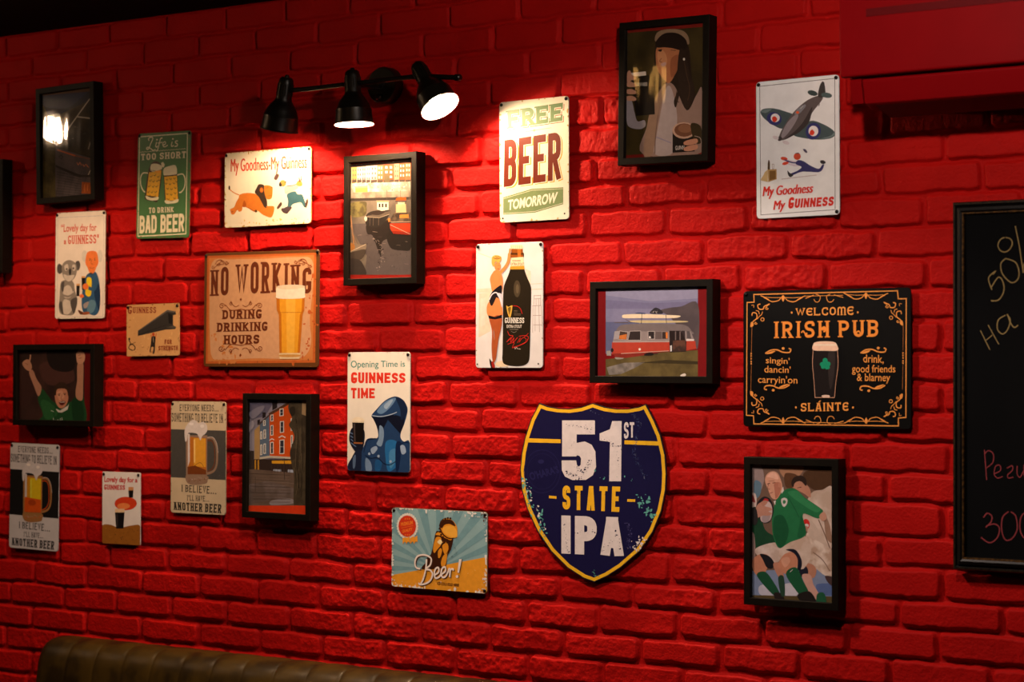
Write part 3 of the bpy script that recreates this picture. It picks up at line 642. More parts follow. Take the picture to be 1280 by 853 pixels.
 ('g',(120,60,35),6,16,0.8,2,[-98.5,149.4,-84.3,149.5,-98.6,135.1]),
 ('g',(150,80,50),7,20,0.6,1.6,[51.8,148.2,98.8,144.7,98.9,121.1]),
 ('c',(34,60,98),[-97.4,-135.6,-86.9,-119.9,-69.3,-104.1,-49.9,-92.4,-38.9,-71.8,-24.1,-66.4,-6.8,-67.1,-0.4,-59.8,-4.2,-40.6,-14.4,-20.5,-22.1,-9.5,-4.8,7.4,17.5,26.3,39.7,36.7,58.6,38.9,77.6,31.2,89.7,16.4,92.3,1.4,82.4,-28.9,72.3,-49.3,71.1,-64.5,81.3,-73.4,99.1,-75.1,99.6,-148.4,17.7,-151.9,-93.6,-151]),
 ('p',(16,20,38),[-18.2,-15.5,17.5,-15.9,55.6,-7.2,84.2,-13.8,79.9,-34,69.8,-54.4,30.3,-19.8,17.5,-40.2,3.5,-55.7,-4.8,-35.5]),
 ('c',(120,145,172),[3.5,-35.4,15,-40.2,17.6,-60.5,9.9,-86.1,-5.5,-81.3,1.6,-65.9]),
 ('c',(98,130,165),[-4.2,1.9,17.5,22.8,42.8,34.2,55.5,32.9,36.6,10.6,11.1,-4.9]),
 ('c',(150,172,195),[17.5,15.3,36.5,29.6,46,29.8,27,7.9]),
 ('c',(20,34,62),[55.5,35.9,78.3,30.2,90.4,11.4,87.3,-8.7,71.5,-19,69.5,6.1]),
 ('c',(38,104,160),[24,-75.6,55.9,-72.4,70,-100.1,63.8,-130.8,33.7,-149.5,24,-121.5]),
 ('c',(70,130,175),[35.5,-100.8,56,-92.7,56.1,-120.8,38.2,-141.7]),
 ('c',(18,36,70),[55.9,-80,73.7,-79.7,65.7,-141,56.2,-146.3]),
 ('c',(110,135,165),[-40.3,-117.8,-24.2,-127.7,-21,-148.2,-39.1,-151.2]),
 ('c',(30,80,130),[-8.1,-122.2,11.2,-126.9,4.8,-150.2,-9.4,-150.5]),
 ('c',(140,160,185),[-24.1,-94.4,-8.1,-86.4,-2.9,-94,-17.7,-107.1]),
 ('c',(150,170,195),[69.9,-84.8,82.7,-83.5,87.8,-99.7,75.1,-105]),
 ('k',(16,30,60),2.04,[56.1,-125.9,57.3,-100.3,65.5,-82.4,84.5,-75.4,97.9,-76.1]),
 ('k',(14,20,40),2.04,[-46.7,-102.6,-36.3,-74.3,-20.9,-68.9,-8,-67.1]),
 ('k',(170,185,205),2,[-20.8,-9.5,7.9,-11.6,37.9,-6.5,58.8,-0.1]),
 ('k',(12,14,28),2.04,[-20.8,-12.5,11.1,-15,49.3,-7.3]),
 ('k',(14,24,48),2.04,[-41.6,-110.2,-24.2,-117.5,-1.6,-115.9,17.6,-129.3,36.9,-132.5,56.1,-123.3]),
 ('p',(150,170,195),[-24.8,-106.2,-25.1,-107.6,-25.9,-108.8,-27.2,-109.6,-28.7,-109.9,-30.2,-109.7,-31.4,-108.9,-32.2,-107.8,-32.5,-106.4,-32.2,-105,-31.4,-103.8,-30.1,-103,-28.7,-102.7,-27.2,-103,-25.9,-103.7,-25.1,-104.9]),
 ('p',(150,170,195),[4.8,-111.7,4.5,-113.1,3.7,-114.3,2.4,-115.1,0.9,-115.4,-0.5,-115.1,-1.8,-114.4,-2.6,-113.2,-2.9,-111.9,-2.6,-110.5,-1.8,-109.3,-0.5,-108.5,0.9,-108.2,2.4,-108.5,3.7,-109.2,4.5,-110.3]),
 ('p',(150,170,195),[43.3,-124.1,43,-125.5,42.2,-126.7,40.9,-127.5,39.4,-127.8,38,-127.6,36.7,-126.8,35.9,-125.7,35.6,-124.3,35.9,-122.9,36.7,-121.7,38,-120.9,39.4,-120.6,40.9,-120.9,42.1,-121.6,43,-122.8]),
 ('c',(22,26,42),[-93.1,-75.4,-89.1,-47.3,-72.2,-36.8,-47.8,-43.9,-43.4,-66.8,-53.2,-100.2,-72.6,-103.2]),
 ('c',(24,32,56),[-97.4,-135.6,-86.9,-119.9,-72.6,-101.1,-54.5,-98.7,-54.6,-128.4,-58.5,-151.7,-92.3,-147.4]),
 ('k',(92,112,142),2.55,[-91.7,-53.4,-80.1,-58.3,-71.1,-66.3]),
 ('k',(92,112,142),2.55,[-90.5,-62.1,-80.1,-67,-71.1,-74]),
 ('k',(92,112,142),2.55,[-89.2,-70.7,-80.2,-75.7,-71.2,-81.6]),
 ('k',(92,112,142),2.55,[-88,-79.4,-80.2,-84.4,-71.2,-89.3]),
 ('c',(80,100,130),[-81.7,-118.8,-72.6,-110.9,-74,-139.2,-80.6,-144.5]),
 ('p',(22,16,14),[-83.8,-27.8,-45.8,-27.2,-48.6,-80.1,-80.2,-79.8]),
 ('p',(70,60,58),[-79.9,-29.8,-74.8,-29.7,-73.1,-76.6,-77.6,-76.6]),
 ('p',(226,208,176),[-83.8,-27.8,-82.5,-22.7,-46.5,-22.1,-45.8,-28.2]),
 ('c',(238,222,192),[-82.5,-23.7,-78.6,-16.6,-65.7,-13.8,-49.7,-17.1,-46.5,-23.1]),
 ('p',(150,90,50),[-78.9,-77.7,-49.2,-78.1,-50.5,-82.2,-78.9,-81.8]),
],
'every': [
 ('p',(72,68,64),[-102.9,75.4,101.6,74.3,101.5,-57.3,-102.4,-55.4]),
 ('g',(120,112,102),8,60,0.5,1.4,[-92.4,67.1,95.7,65.2,-92.7,-50.4,93.5,-51.2,-92.6,12.7,86.8,7.4]),
 ('t',(48,42,36),'EVERYONE NEEDS...',('k',0.46,0.13,1,0.13),[-68.7,143.2,73.2,142.5,73.6,125.4,-68.7,125.2]),
 ('t',(48,42,36),'SOMETHING TO BELIEVE IN',('k',0.46,0.13,1,0.13),[-97.5,119.7,90.2,118.7,90.8,94.7,-97.6,96.1]),
 ('t',(48,42,36),'I BELIEVE...',('k',0.46,0.13,1,0.13),[-60.5,-74.6,67.6,-75.4,67,-96.2,-60.4,-93.1]),
 ('t',(48,42,36),"I'LL HAVE...",('k',0.46,0.13,1,0.13),[-39.9,-101.6,41.6,-101.9,40.7,-116.9,-39.8,-117]),
 ('t',(48,42,36),'ANOTHER BEER',('k',0.46,0.18,1,0.12),[-91.8,-122.1,87.3,-122.3,85.2,-146.6,-89.7,-143.3]),
 ('k',(140,112,92),6.63,[28.4,53,51.9,53.2,64.2,38,68.8,14.9,67.4,-16.2,56.2,-34.1,33.1,-42.3]),
 ('k',(112,58,26),2.73,[31.7,46.1,49.4,46.3,58,34.1,60.5,14.8,60,-12.4,49.8,-29.1,33,-36.4]),
 ('k',(206,194,188),1.14,[33.6,55.3,53.4,55.9,67.2,40,72.5,15]),
 ('p',(140,112,92),[-45,59.9,33.5,60.7,33.2,-48.3,-43.4,-49.6]),
 ('p',(178,104,34),[-38.6,56.1,29.5,53,29.9,-42.4,-38.1,-43.5]),
 ('p',(214,150,46),[-16,52.5,27.4,52.2,28.6,-24.7,-15.4,-23.4]),
 ('p',(112,58,26),[-38.2,-25.7,-10.1,-21.4,29.8,-32.5,30,-44.4,-38.1,-45.5]),
 ('p',(206,194,188),[-37.6,63.8,-30.3,63.8,-29.8,-9.9,-37.1,-25.7]),
 ('k',(112,58,26),1.2,[-12.7,-21.4,8.4,-13.2,21.7,-24.8]),
 ('p',(236,190,110),[-16,48.6,-10.2,48.7,-9.6,-13.5,-15.4,-13.6]),
 ('c',(140,112,92),[-44.5,-49.6,-17.8,-45.2,34.3,-48.2,35.5,-60.1,27.7,-69,-12.2,-73.7,-39,-68.6]),
 ('g',(112,58,26),9,40,1.2,3.2,[-36.4,-61.4,30.2,-60.2]),
 ('g',(206,194,188),10,18,0.8,2,[-36.4,-57.4,30.1,-54.3]),
 ('c',(206,194,188),[-47,44.4,-49.2,71.3,-39.9,88.6,-21.7,101.3,-6,98.4,1.8,92.8,17.4,96.7,31,89.2,33.3,74.1,25.6,64.4,15.3,58.6,8.7,47,2.3,56.5,-5.7,64.9,-29.3,66.9,-37.1,63.8,-40.7,46.4]),
 ('p',(225,215,210),[-15.9,90.7,-16.5,89.3,-18.3,88,-21,87.2,-24.2,86.8,-27.4,87.1,-30.1,87.9,-31.9,89.1,-32.6,90.6,-31.9,92,-30.1,93.3,-27.4,94.1,-24.2,94.5,-21,94.2,-18.3,93.4,-16.5,92.2]),
 ('p',(225,215,210),[22.2,85.4,21.7,83.6,20.1,82.1,17.8,81.1,15,80.7,12.2,81.1,9.8,82,8.2,83.5,7.6,85.2,8.2,87,9.7,88.5,12.1,89.5,14.9,89.9,17.7,89.5,20,88.6,21.6,87.1]),
 ('ge',(130,100,70),11,40,1,4,4),
],
'every2': [
 ('p',(26,24,24),[-104,75.6,102.6,74.6,102.5,-57.5,-103.4,-55.6]),
 ('t',(42,38,40),'EVERYONE NEEDS...',('k',0.46,0.13,1,0.13),[-69.4,143.7,73.9,143,74.3,125.8,-69.4,125.6]),
 ('t',(42,38,40),'SOMETHING TO BELIEVE IN',('k',0.46,0.13,1,0.13),[-98.5,120.1,91.1,119.1,91.7,95,-98.6,96.4]),
 ('t',(42,38,40),'I BELIEVE...',('k',0.46,0.13,1,0.13),[-61.1,-74.9,68.3,-75.7,67.7,-96.5,-61,-93.4]),
 ('t',(42,38,40),"I'LL HAVE...",('k',0.46,0.13,1,0.13),[-40.3,-101.9,42,-102.3,41.1,-117.2,-40.2,-117.3]),
 ('t',(42,38,40),'ANOTHER BEER',('k',0.46,0.18,1,0.12),[-92.7,-122.5,88.1,-122.7,86,-147.1,-90.6,-143.8]),
 ('k',(150,104,60),6.63,[28.7,53.1,52.4,53.4,64.8,38.1,69.5,15,68.1,-16.3,56.8,-34.2,33.4,-42.5]),
 ('k',(188,74,22),2.73,[32,46.2,49.9,46.4,58.6,34.2,61.1,14.9,60.6,-12.5,50.3,-29.2,33.3,-36.5]),
 ('k',(196,188,190),1.14,[33.9,55.5,53.9,56.1,67.9,40.1,73.2,15]),
 ('p',(150,104,60),[-45.4,60,33.9,60.9,33.5,-48.4,-43.8,-49.7]),
 ('p',(190,130,26),[-39,56.3,29.8,53.1,30.2,-42.5,-38.5,-43.7]),
 ('p',(206,176,28),[-16.2,52.6,27.7,52.4,28.9,-24.8,-15.5,-23.5]),
 ('p',(188,74,22),[-38.6,-25.8,-10.2,-21.4,30.1,-32.6,30.3,-44.5,-38.5,-45.7]),
 ('p',(196,188,190),[-38,64,-30.6,64.1,-30.1,-9.9,-37.5,-25.8]),
 ('k',(188,74,22),1.17,[-12.8,-21.5,8.4,-13.3,22,-24.9]),
 ('p',(206,200,60),[-16.2,48.8,-10.3,48.8,-9.7,-13.5,-15.6,-13.6]),
 ('c',(150,104,60),[-44.9,-49.8,-18,-45.3,34.6,-48.4,35.9,-60.3,28,-69.2,-12.3,-74,-39.4,-68.9]),
 ('g',(188,74,22),9,40,1.2,3.2,[-36.7,-61.6,30.5,-60.4]),
 ('g',(196,188,190),10,18,0.8,2,[-36.8,-57.6,30.4,-54.4]),
 ('c',(196,188,190),[-47.5,44.6,-49.7,71.6,-40.3,88.9,-21.9,101.6,-6.1,98.7,1.9,93.1,17.5,97,31.3,89.5,33.6,74.3,25.9,64.6,15.5,58.8,8.7,47.1,2.3,56.7,-5.7,65.1,-29.6,67.1,-37.5,64,-41.1,46.6]),
 ('p',(225,215,210),[-16,91,-16.6,89.5,-18.5,88.3,-21.2,87.4,-24.4,87.1,-27.6,87.4,-30.4,88.2,-32.2,89.4,-32.9,90.9,-32.3,92.3,-30.4,93.6,-27.7,94.4,-24.5,94.8,-21.2,94.5,-18.5,93.7,-16.7,92.5]),
 ('p',(225,215,210),[22.4,85.6,21.9,83.9,20.3,82.4,18,81.4,15.1,81,12.3,81.3,9.9,82.3,8.3,83.8,7.7,85.5,8.3,87.3,9.8,88.8,12.2,89.8,15,90.1,17.8,89.8,20.2,88.8,21.8,87.4]),
 ('p',(196,78,22),[-37.1,-2.1,28.6,-7.1,30.3,-43.7,-38.5,-44.9]),
 ('p',(160,60,20),[8.5,-17.2,7.3,-20.5,3.9,-23.4,-1.3,-25.4,-7.4,-26.1,-13.6,-25.6,-18.8,-23.8,-22.3,-21,-23.6,-17.7,-22.4,-14.4,-18.9,-11.5,-13.7,-9.5,-7.6,-8.8,-1.5,-9.4,3.7,-11.2,7.2,-13.9]),
],
'koala': [
 ('ge',(130,80,55),12,46,1,3.5,3),
 ('lc',(150,150,165),0.76,[-92.4,137.7,92.5,136.6,92.3,-146.3,-91.2,-145.7]),
 ('t',(196,74,50),'“Lovely day for',('b',0.015,0),[-78.5,118.9,63.9,115.4,64.2,88.8,-78.2,89]),
 ('t',(196,74,50),'a',('b',0.03,0),[-66.5,72.5,-56.7,72.3,-56.6,60.8,-66.4,61]),
 ('t',(196,74,50),'GUINNESS”',('k',0.5,0.16,1,0.12),[-49.3,85.1,74,84.7,74.3,59.6,-49,60.6]),
 ('c',(134,124,116),[-78.1,-51,-64,-41.7,-38.4,-40.3,-23.6,-52.1,-21.2,-67.5,-10,-98.5,-15.1,-123.4,-29,-140.5,-72.7,-137.9,-83.9,-120.3,-81,-89.5]),
 ('c',(196,184,174),[-68.1,-66.6,-46.4,-55.5,-29.9,-71.2,-37.8,-90.3,-62.4,-89.8]),
 ('c',(196,184,174),[-65,-97.5,-37.7,-101.9,-29.3,-121.3,-45.4,-138.3,-67.3,-132.2]),
 ('c',(78,72,70),[-84,-112.6,-73.2,-101.2,-66.3,-128.3,-68.3,-139.1]),
 ('c',(78,72,70),[-37.7,-101.9,-13.3,-90.8,-11,-106.2,-23.6,-136.8]),
 ('c',(78,72,70),[-74.9,-51.1,-62.9,-45.5,-66.9,-74.3,-74.7,-66.5]),
 ('c',(78,72,70),[-92.9,-4.4,-85.4,6.2,-72.2,-1.1,-72,-16.5,-80.7,-23.2,-90.6,-18]),
 ('c',(78,72,70),[-17.3,9.1,-4.9,11.9,0.7,-0.9,-6.2,-14.1,-16.5,-10.1]),
 ('c',(134,124,116),[-74.3,-8.7,-66.3,8.4,-44.6,15.6,-20,7.3,-12.2,-10.2,-19.5,-33,-41.1,-46,-64.1,-35.9]),
 ('c',(196,184,174),[-65.9,-24.3,-46.8,-28.6,-22.3,-27.2,-30.3,-40.5,-46.6,-45.1,-60.3,-37.9]),
 ('c',(196,184,174),[-63.4,-1.3,-49.9,4.2,-47,-9.3,-57.8,-14.9]),
 ('c',(196,184,174),[-31.9,-0.1,-19.9,1.5,-18.7,-11.9,-27.9,-14.4]),
 ('p',(38,34,34),[-34.9,-18.1,-35.2,-21.9,-36.3,-25.1,-37.8,-27.2,-39.7,-28,-41.6,-27.2,-43.2,-25,-44.3,-21.7,-44.7,-17.9,-44.4,-14,-43.4,-10.8,-41.8,-8.7,-39.9,-8,-38.1,-8.8,-36.4,-11,-35.3,-14.2]),
 ('p',(40,36,36),[-50.3,-10,-50.5,-11.2,-51.2,-12.2,-52.2,-12.8,-53.5,-13,-54.7,-12.8,-55.8,-12.1,-56.5,-11.1,-56.8,-9.9,-56.6,-8.7,-55.9,-7.7,-54.8,-7.1,-53.6,-6.9,-52.3,-7.2,-51.2,-7.8,-50.5,-8.9]),
 ('p',(40,36,36),[-23.1,-8.4,-23.3,-9.5,-24,-10.5,-25.1,-11.2,-26.3,-11.4,-27.6,-11.1,-28.6,-10.4,-29.3,-9.4,-29.6,-8.2,-29.4,-7,-28.7,-6.1,-27.6,-5.4,-26.4,-5.2,-25.1,-5.5,-24.1,-6.2,-23.3,-7.2]),
 ('k',(134,124,116),8.36,[-67.9,-82,-46,-86.3,-21.7,-77.2]),
 ('k',(196,184,174),3.12,[-66.9,-79,-46.1,-83.2,-24.4,-74.4]),
 ('p',(30,24,24),[-13.8,-56.9,-0.2,-57.2,-2,-87.1,-13.4,-87.7]),
 ('p',(205,150,90),[-13.8,-52.3,-0.3,-52.6,-0.2,-58,-13.8,-57.7]),
 ('c',(48,84,120),[29.2,-26.4,58.8,-19.4,73.6,-38.9,80.6,-77.2,79.1,-123.1,63.2,-142,36.1,-137.8,15.5,-133.6,7.5,-106.5,11.3,-68.2,18.6,-45.3]),
 ('c',(90,126,150),[35.6,-103.2,57.2,-99.8,63.9,-115.2,52.3,-134.2,30.6,-133.8]),
 ('c',(28,52,84),[73.8,-54.2,80.7,-84.9,78,-127,65.9,-107.6,56.9,-76.8]),
 ('c',(150,140,140),[15.2,-110.5,35.6,-103.2,30.4,-118.5,18.6,-122.1]),
 ('p',(206,196,186),[29.6,25.2,28.7,19.1,26.2,13.9,22.4,10.6,17.9,9.4,13.3,10.8,9.4,14.4,6.7,19.6,5.8,25.8,6.6,31.9,9.1,37.1,12.9,40.5,17.4,41.6,22,40.2,25.9,36.7,28.6,31.4]),
 ('p',(206,196,186),[89.9,23.7,89.1,17,86.9,11.4,83.5,7.7,79.4,6.4,75.2,7.9,71.7,11.8,69.3,17.5,68.4,24.3,69.1,31,71.3,36.6,74.8,40.3,78.9,41.5,83,40.1,86.5,36.2,89,30.4]),
 ('c',(226,118,58),[25.2,29.2,33.7,37.7,55.2,38.7,67.2,31.9,72.9,7,64.5,-8.1,56.1,-22.4,39.9,-23.6,30,-7.3,21.2,6.3]),
 ('l',(150,60,30),1.14,[34,18.6,43.7,16.8]),
 ('l',(150,60,30),1.14,[54.5,17.3,63.1,18.7]),
 ('k',(150,60,30),1.17,[48,15.2,43.9,3.8,51.5,1.8]),
 ('k',(140,50,30),1.14,[38.6,-7.5,47.8,-10,57,-7.2]),
 ('p',(60,40,30),[41.6,13.8,41.4,13.3,41,12.8,40.3,12.5,39.4,12.4,38.6,12.5,37.9,12.8,37.4,13.4,37.3,13.9,37.4,14.5,37.9,15,38.6,15.3,39.4,15.4,40.2,15.3,40.9,14.9,41.4,14.4]),
 ('p',(60,40,30),[61,13.4,60.8,12.8,60.4,12.3,59.7,12,58.9,11.9,58,12,57.3,12.4,56.9,12.9,56.7,13.5,56.8,14.1,57.3,14.5,58,14.9,58.8,14.9,59.6,14.8,60.3,14.5,60.8,14]),
 ('k',(60,40,40),2.66,[35.7,-26.6,44.3,-23.7,50.8,-27.7]),
 ('c',(236,190,36),[28.2,-36,45.5,-38.3,46.9,-61.3,45.1,-84.2,33.3,-89.3,22.3,-80.7,25.3,-57]),
 ('p',(30,24,24),[6.6,-34.3,21.7,-34.7,18.9,-70.3,9.2,-70.1]),
 ('p',(205,150,90),[6.5,-31.3,21.7,-31.6,21.7,-36.2,6.6,-35.9]),
 ('p',(222,112,55),[35,-61,34.2,-64.5,31.7,-67.5,27.8,-69.4,23.3,-70,18.7,-69.2,14.8,-67.1,12.2,-64.1,11.2,-60.5,12.1,-57,14.6,-54.1,18.5,-52.2,23,-51.6,27.6,-52.4,31.5,-54.4,34.1,-57.5]),
 ('p',(222,112,55),[17,-87.5,16.4,-89.5,14.5,-91.3,11.7,-92.4,8.4,-92.7,5.1,-92.2,2.3,-91,0.3,-89.2,-0.3,-87.2,0.3,-85.1,2.2,-83.4,5,-82.3,8.3,-82,11.6,-82.4,14.4,-83.7,16.3,-85.4]),
 ('k',(48,84,120),10.14,[67.3,-54,56.8,-69.1,35.1,-64.8]),
 ('c',(92,50,30),[-6.3,-127.4,6.2,-129.6,19.8,-137.5,3.6,-139.1]),
 ('c',(150,80,50),[15.5,-133.6,36,-132,39.3,-137.8,15.6,-140.5]),
],
'life': [
 ('lc',(206,198,168),3.04,[-93.4,136.3,86.4,137.9,87.5,-134.8,-92.2,-138.7]),
 ('ge',(92,70,46),13,70,2,6,5),
 ('g',(62,104,60),14,50,1,2.6,[-93.4,136.3,86.4,137.9,87.5,-134.8,-92.2,-138.7,-93.4,136.3]),
 ('k',(206,198,168),3.12,[-56.4,124.1,-59.3,128.9,-52.5,133.3,-43.9,132,-43.7,125.8,-49.8,116.8,-55.7,104.6,-62,100.3,-65.9,103.6,-61.2,106.5,-51.4,102.8,-40.5,96.8,-31.5,99.5]),
 ('k',(206,198,168),3.12,[-27.5,119.5,-31.4,109.6,-28.6,105.5,-22.8,107.6]),
 ('k',(206,198,168),3.12,[-6.5,128.4,-10.8,129.4,-14.9,124.2,-20.6,105.5,-25.5,95.3,-29.8,96.3]),
 ('l',(206,198,168),2.73,[-23.1,116.1,-6.2,117.6]),
 ('k',(206,198,168),2.66,[-3.8,109.7,4.6,112.3,5.5,117.7,-0.9,118.1,-4.9,112.1,-1.5,105.7,5.9,105.3,14.2,109.5]),
 ('p',(206,198,168),[-23.4,125.5,-23.6,124.6,-24.3,123.9,-25.3,123.4,-26.5,123.3,-27.8,123.5,-28.8,124.1,-29.5,124.9,-29.8,125.8,-29.6,126.7,-28.9,127.4,-27.9,127.9,-26.7,128,-25.5,127.7,-24.4,127.2,-23.7,126.4]),
 ('k',(206,198,168),3.04,[30.7,117.9,27.4,108.1,30.7,104.8,36.3,107.6]),
 ('p',(206,198,168),[36.3,124.9,36,124.1,35.4,123.4,34.4,122.9,33.2,122.8,32,123,30.9,123.6,30.2,124.4,29.9,125.3,30.2,126.2,30.8,126.9,31.8,127.3,33,127.4,34.2,127.2,35.3,126.6,36,125.8]),
 ('k',(206,198,168),3.04,[51.6,119.1,44.3,118.7,42.4,115,49.9,110,49,105.4,39.6,104.3]),
 ('l',(206,198,168),1.17,[-91.9,94.8,-86.8,92.9,-81.8,94.9,-76.7,93,-71.7,95.1,-66.6,93.2,-61.6,95.2,-56.5,93.3,-51.6,95.4,-46.5,93.5,-41.5,95.5,-36.4,93.7,-31.5,95.7,-26.4,93.8,-21.5,95.8,-16.5,94,-11.6,96,-6.5,94.1,-1.6,96.1,3.4,94.3,8.3,96.3,13.3,94.4,18.2,96.5,23.2,94.6,28.1,96.6,33.1,94.7,38,96.8,43,94.9,47.8,96.9,52.8,95.1,57.6,97.1,62.6,95.2,67.4,97.2,72.4,95.4,77.2,97.4,82.1,95.5]),
 ('t',(206,198,168),'TOO SHORT',('k',0.62,0.2,1,0.16),[-86.3,89,82.9,89.8,82.5,71.4,-85.7,71]),
 ('k',(206,198,168),3.51,[-56.5,34.6,-76.9,35.5,-86.1,23,-84.3,1.5,-72.9,-14.6,-64.3,-17.2]),
 ('c',(58,40,24),[-68.4,-22.5,-63.5,-38.3,-38.2,-42.3,-17.6,-38.4,-7.1,52.6,-49.8,58.4]),
 ('p',(212,160,38),[-54.4,36.8,-7.7,39.4,-17.9,-32.2,-62.9,-25.9]),
 ('c',(206,198,168),[-65,-27.3,-41.2,-33.6,-17.9,-31.4,-19.7,-39.9,-41,-41,-60.3,-36.8]),
 ('c',(206,198,168),[-46.6,58.3,-25.9,59.6,-7.1,52.6,-8.8,42.6,-33.1,38.2,-48.2,42]),
 ('p',(206,198,168),[-9.5,60.4,-2.2,63.9,4.5,55.9,1,48.3,-7,50.2]),
 ('l',(58,40,24),1.17,[-46.6,42.7,-25.2,39.4,-8.8,42.6]),
 ('p',(226,150,40),[-33.2,39.8,-8.8,41.8,-10.6,33.4,-30.4,35.8]),
 ('p',(58,40,24),[-0.4,44.5,48.3,50,51.7,26.8,59.3,-42.7,8.1,-48.6]),
 ('p',(212,160,38),[3.5,22.7,50.7,24.5,56.2,-42.6,11.1,-44]),
 ('c',(206,198,168),[1.7,45.2,24.6,51.9,45.6,51.7,49.6,28.4,25.5,26.4,2.3,26.6]),
 ('c',(206,198,168),[7.9,-41.6,33.2,-44.8,57.1,-39.5,54.3,-48.6,28.2,-51.6,11.3,-50.2]),
 ('k',(206,198,168),3.42,[51.7,26,72.5,27.4,81.4,12.1,79,-8.9,68,-20.7,59.7,-22]),
 ('l',(58,40,24),1.17,[1.3,25.9,25.5,25.6,50.6,27.6]),
 ('k',(58,40,24),1.56,[-49.8,26.5,-45.9,23.6,-41.3,28.5]),
 ('k',(58,40,24),1.56,[-36.5,29.1,-32.7,26.2,-28.1,31]),
 ('k',(58,40,24),1.52,[-23,24.6,-19.2,21.7,-14.6,26.6]),
 ('k',(58,40,24),1.52,[-53.1,15,-49.2,12.1,-44.6,17]),
 ('k',(58,40,24),1.56,[-40.2,12.5,-36.4,9.6,-31.7,14.5]),
 ('k',(58,40,24),1.56,[-26.4,13.1,-22.5,10.2,-17.9,15.1]),
 ('k',(58,40,24),1.56,[-17.4,15.5,-13.6,12.6,-9,17.4]),
 ('k',(58,40,24),1.52,[-56.8,-0.4,-53,-3.3,-48.3,1.6]),
 ('k',(58,40,24),1.56,[-41.8,-1.8,-38,-4.7,-33.4,0.2]),
 ('k',(58,40,24),1.56,[-28.5,-1.5,-24.7,-4.4,-20.1,0.4]),
 ('k',(58,40,24),1.56,[-59,-15.9,-55.1,-18.8,-50.5,-13.9]),
 ('k',(58,40,24),1.56,[-45.5,-17.2,-41.7,-20,-37.1,-15.2]),
 ('k',(58,40,24),1.56,[-31.7,-16.9,-27.9,-19.8,-23.2,-14.9]),
 ('k',(58,40,24),1.56,[-55.9,-27.7,-52,-30.5,-47.4,-25.7]),
 ('k',(58,40,24),1.52,[-35.5,-28.4,-31.7,-31.3,-27.1,-26.4]),
 ('k',(58,40,24),1.56,[9,17.1,13.9,13,17.4,16.7]),
 ('k',(58,40,24),1.56,[23.2,18,28,13.9,31.6,17.6]),
 ('k',(58,40,24),1.56,[37.8,18.9,42.7,14.9,46.2,18.6]),
 ('k',(58,40,24),1.56,[6.7,6.3,11.6,2.3,15.2,6]),
 ('k',(58,40,24),1.52,[21.6,4.2,26.4,0.1,30,3.8]),
 ('k',(58,40,24),1.56,[36.2,5.9,41.1,1.8,44.6,5.5]),
 ('k',(58,40,24),1.56,[46,10.5,50.8,6.4,54.4,10.1]),
 ('k',(58,40,24),1.56,[12.5,-7.8,17.4,-11.9,20.9,-8.1]),
 ('k',(58,40,24),1.52,[27.3,-9.9,32.2,-14,35.7,-10.3]),
 ('k',(58,40,24),1.52,[41.9,-6.7,46.7,-10.7,50.3,-7]),
 ('k',(58,40,24),1.52,[11.9,-22.5,16.8,-26.5,20.4,-22.8]),
 ('k',(58,40,24),1.52,[26.8,-24.6,31.6,-28.6,35.2,-24.9]),
 ('k',(58,40,24),1.52,[41.3,-21.3,46.2,-25.3,49.7,-21.6]),
 ('k',(58,40,24),1.56,[16.1,-36.5,21,-40.5,24.6,-36.8]),
 ('k',(58,40,24),1.52,[39.7,-35.1,44.6,-39.1,48.1,-35.4]),
 ('t',(206,198,168),'TO DRINK',('k',0.5,0.17,1,0.14),[-52,-60.5,42.2,-60.5,42.7,-74.4,-51.5,-76]),
 ('t',(206,198,168),'BAD BEER',('k',0.56,0.2,0,0.08),[-86.7,-82.3,82.5,-79.5,82.1,-129.3,-86,-131.1]),
],
'lion': [
 ('ge',(196,150,70),15,60,2,6,4),
 ('g',(226,190,110),16,40,2,7,[-143.3,-93,-7.8,-92.8,139.7,-90.4]),
 ('g',(70,55,30),17,12,1,3,[-147.3,90.5,-148.1,-92.8,-107.1,-100]),
 ('t',(206,62,32),'My Goodness-My Guinness',('b',0,0),[-128.6,83.5,134.1,78.1,134.6,33.2,-129.1,38.4]),
 ('t',(206,62,32),'My Goodness-My Guinness',('b',0,0),[-127.1,83.4,135.6,78,136.1,33.1,-127.5,38.3]),
 ('k',(216,122,42),2.61,[-98.5,-14.1,-114.4,-8.2,-126.3,-1.6,-132.6,3.3]),
 ('p',(74,54,34),[-130.2,6.7,-130.5,4.4,-131.2,2.5,-132.2,1.3,-133.4,0.9,-134.7,1.4,-135.7,2.8,-136.4,4.8,-136.6,7.1,-136.3,9.3,-135.6,11.3,-134.6,12.5,-133.3,12.9,-132.1,12.4,-131.1,11,-130.4,9]),
 ('c',(216,122,42),[-128.8,-57.2,-130,-50.5,-116.7,-45.7,-108.6,-32.5,-100.5,-22.4,-95.3,-13,-70.7,-10.1,-43.1,-13.9,-23.4,-26.2,-7.8,-41.9,0.1,-51.2,21.6,-52.9,24.3,-59.8,17.7,-76,7.9,-78.5,-15.6,-70,-33.3,-58.6,-47.2,-58,-70.9,-49.4,-84.8,-44.2,-88.8,-56,-98.8,-58.6,-104.8,-53.8,-114.8,-63.9,-124.9,-64.6]),
 ('c',(178,88,24),[-80.7,-29.4,-72.8,-41.8,-78.8,-47.5,-86.7,-44.1]),
 ('c',(178,88,24),[-66.9,-48,-47.1,-57.4,-35.3,-59.1,-39.3,-62.9,-59,-55]),
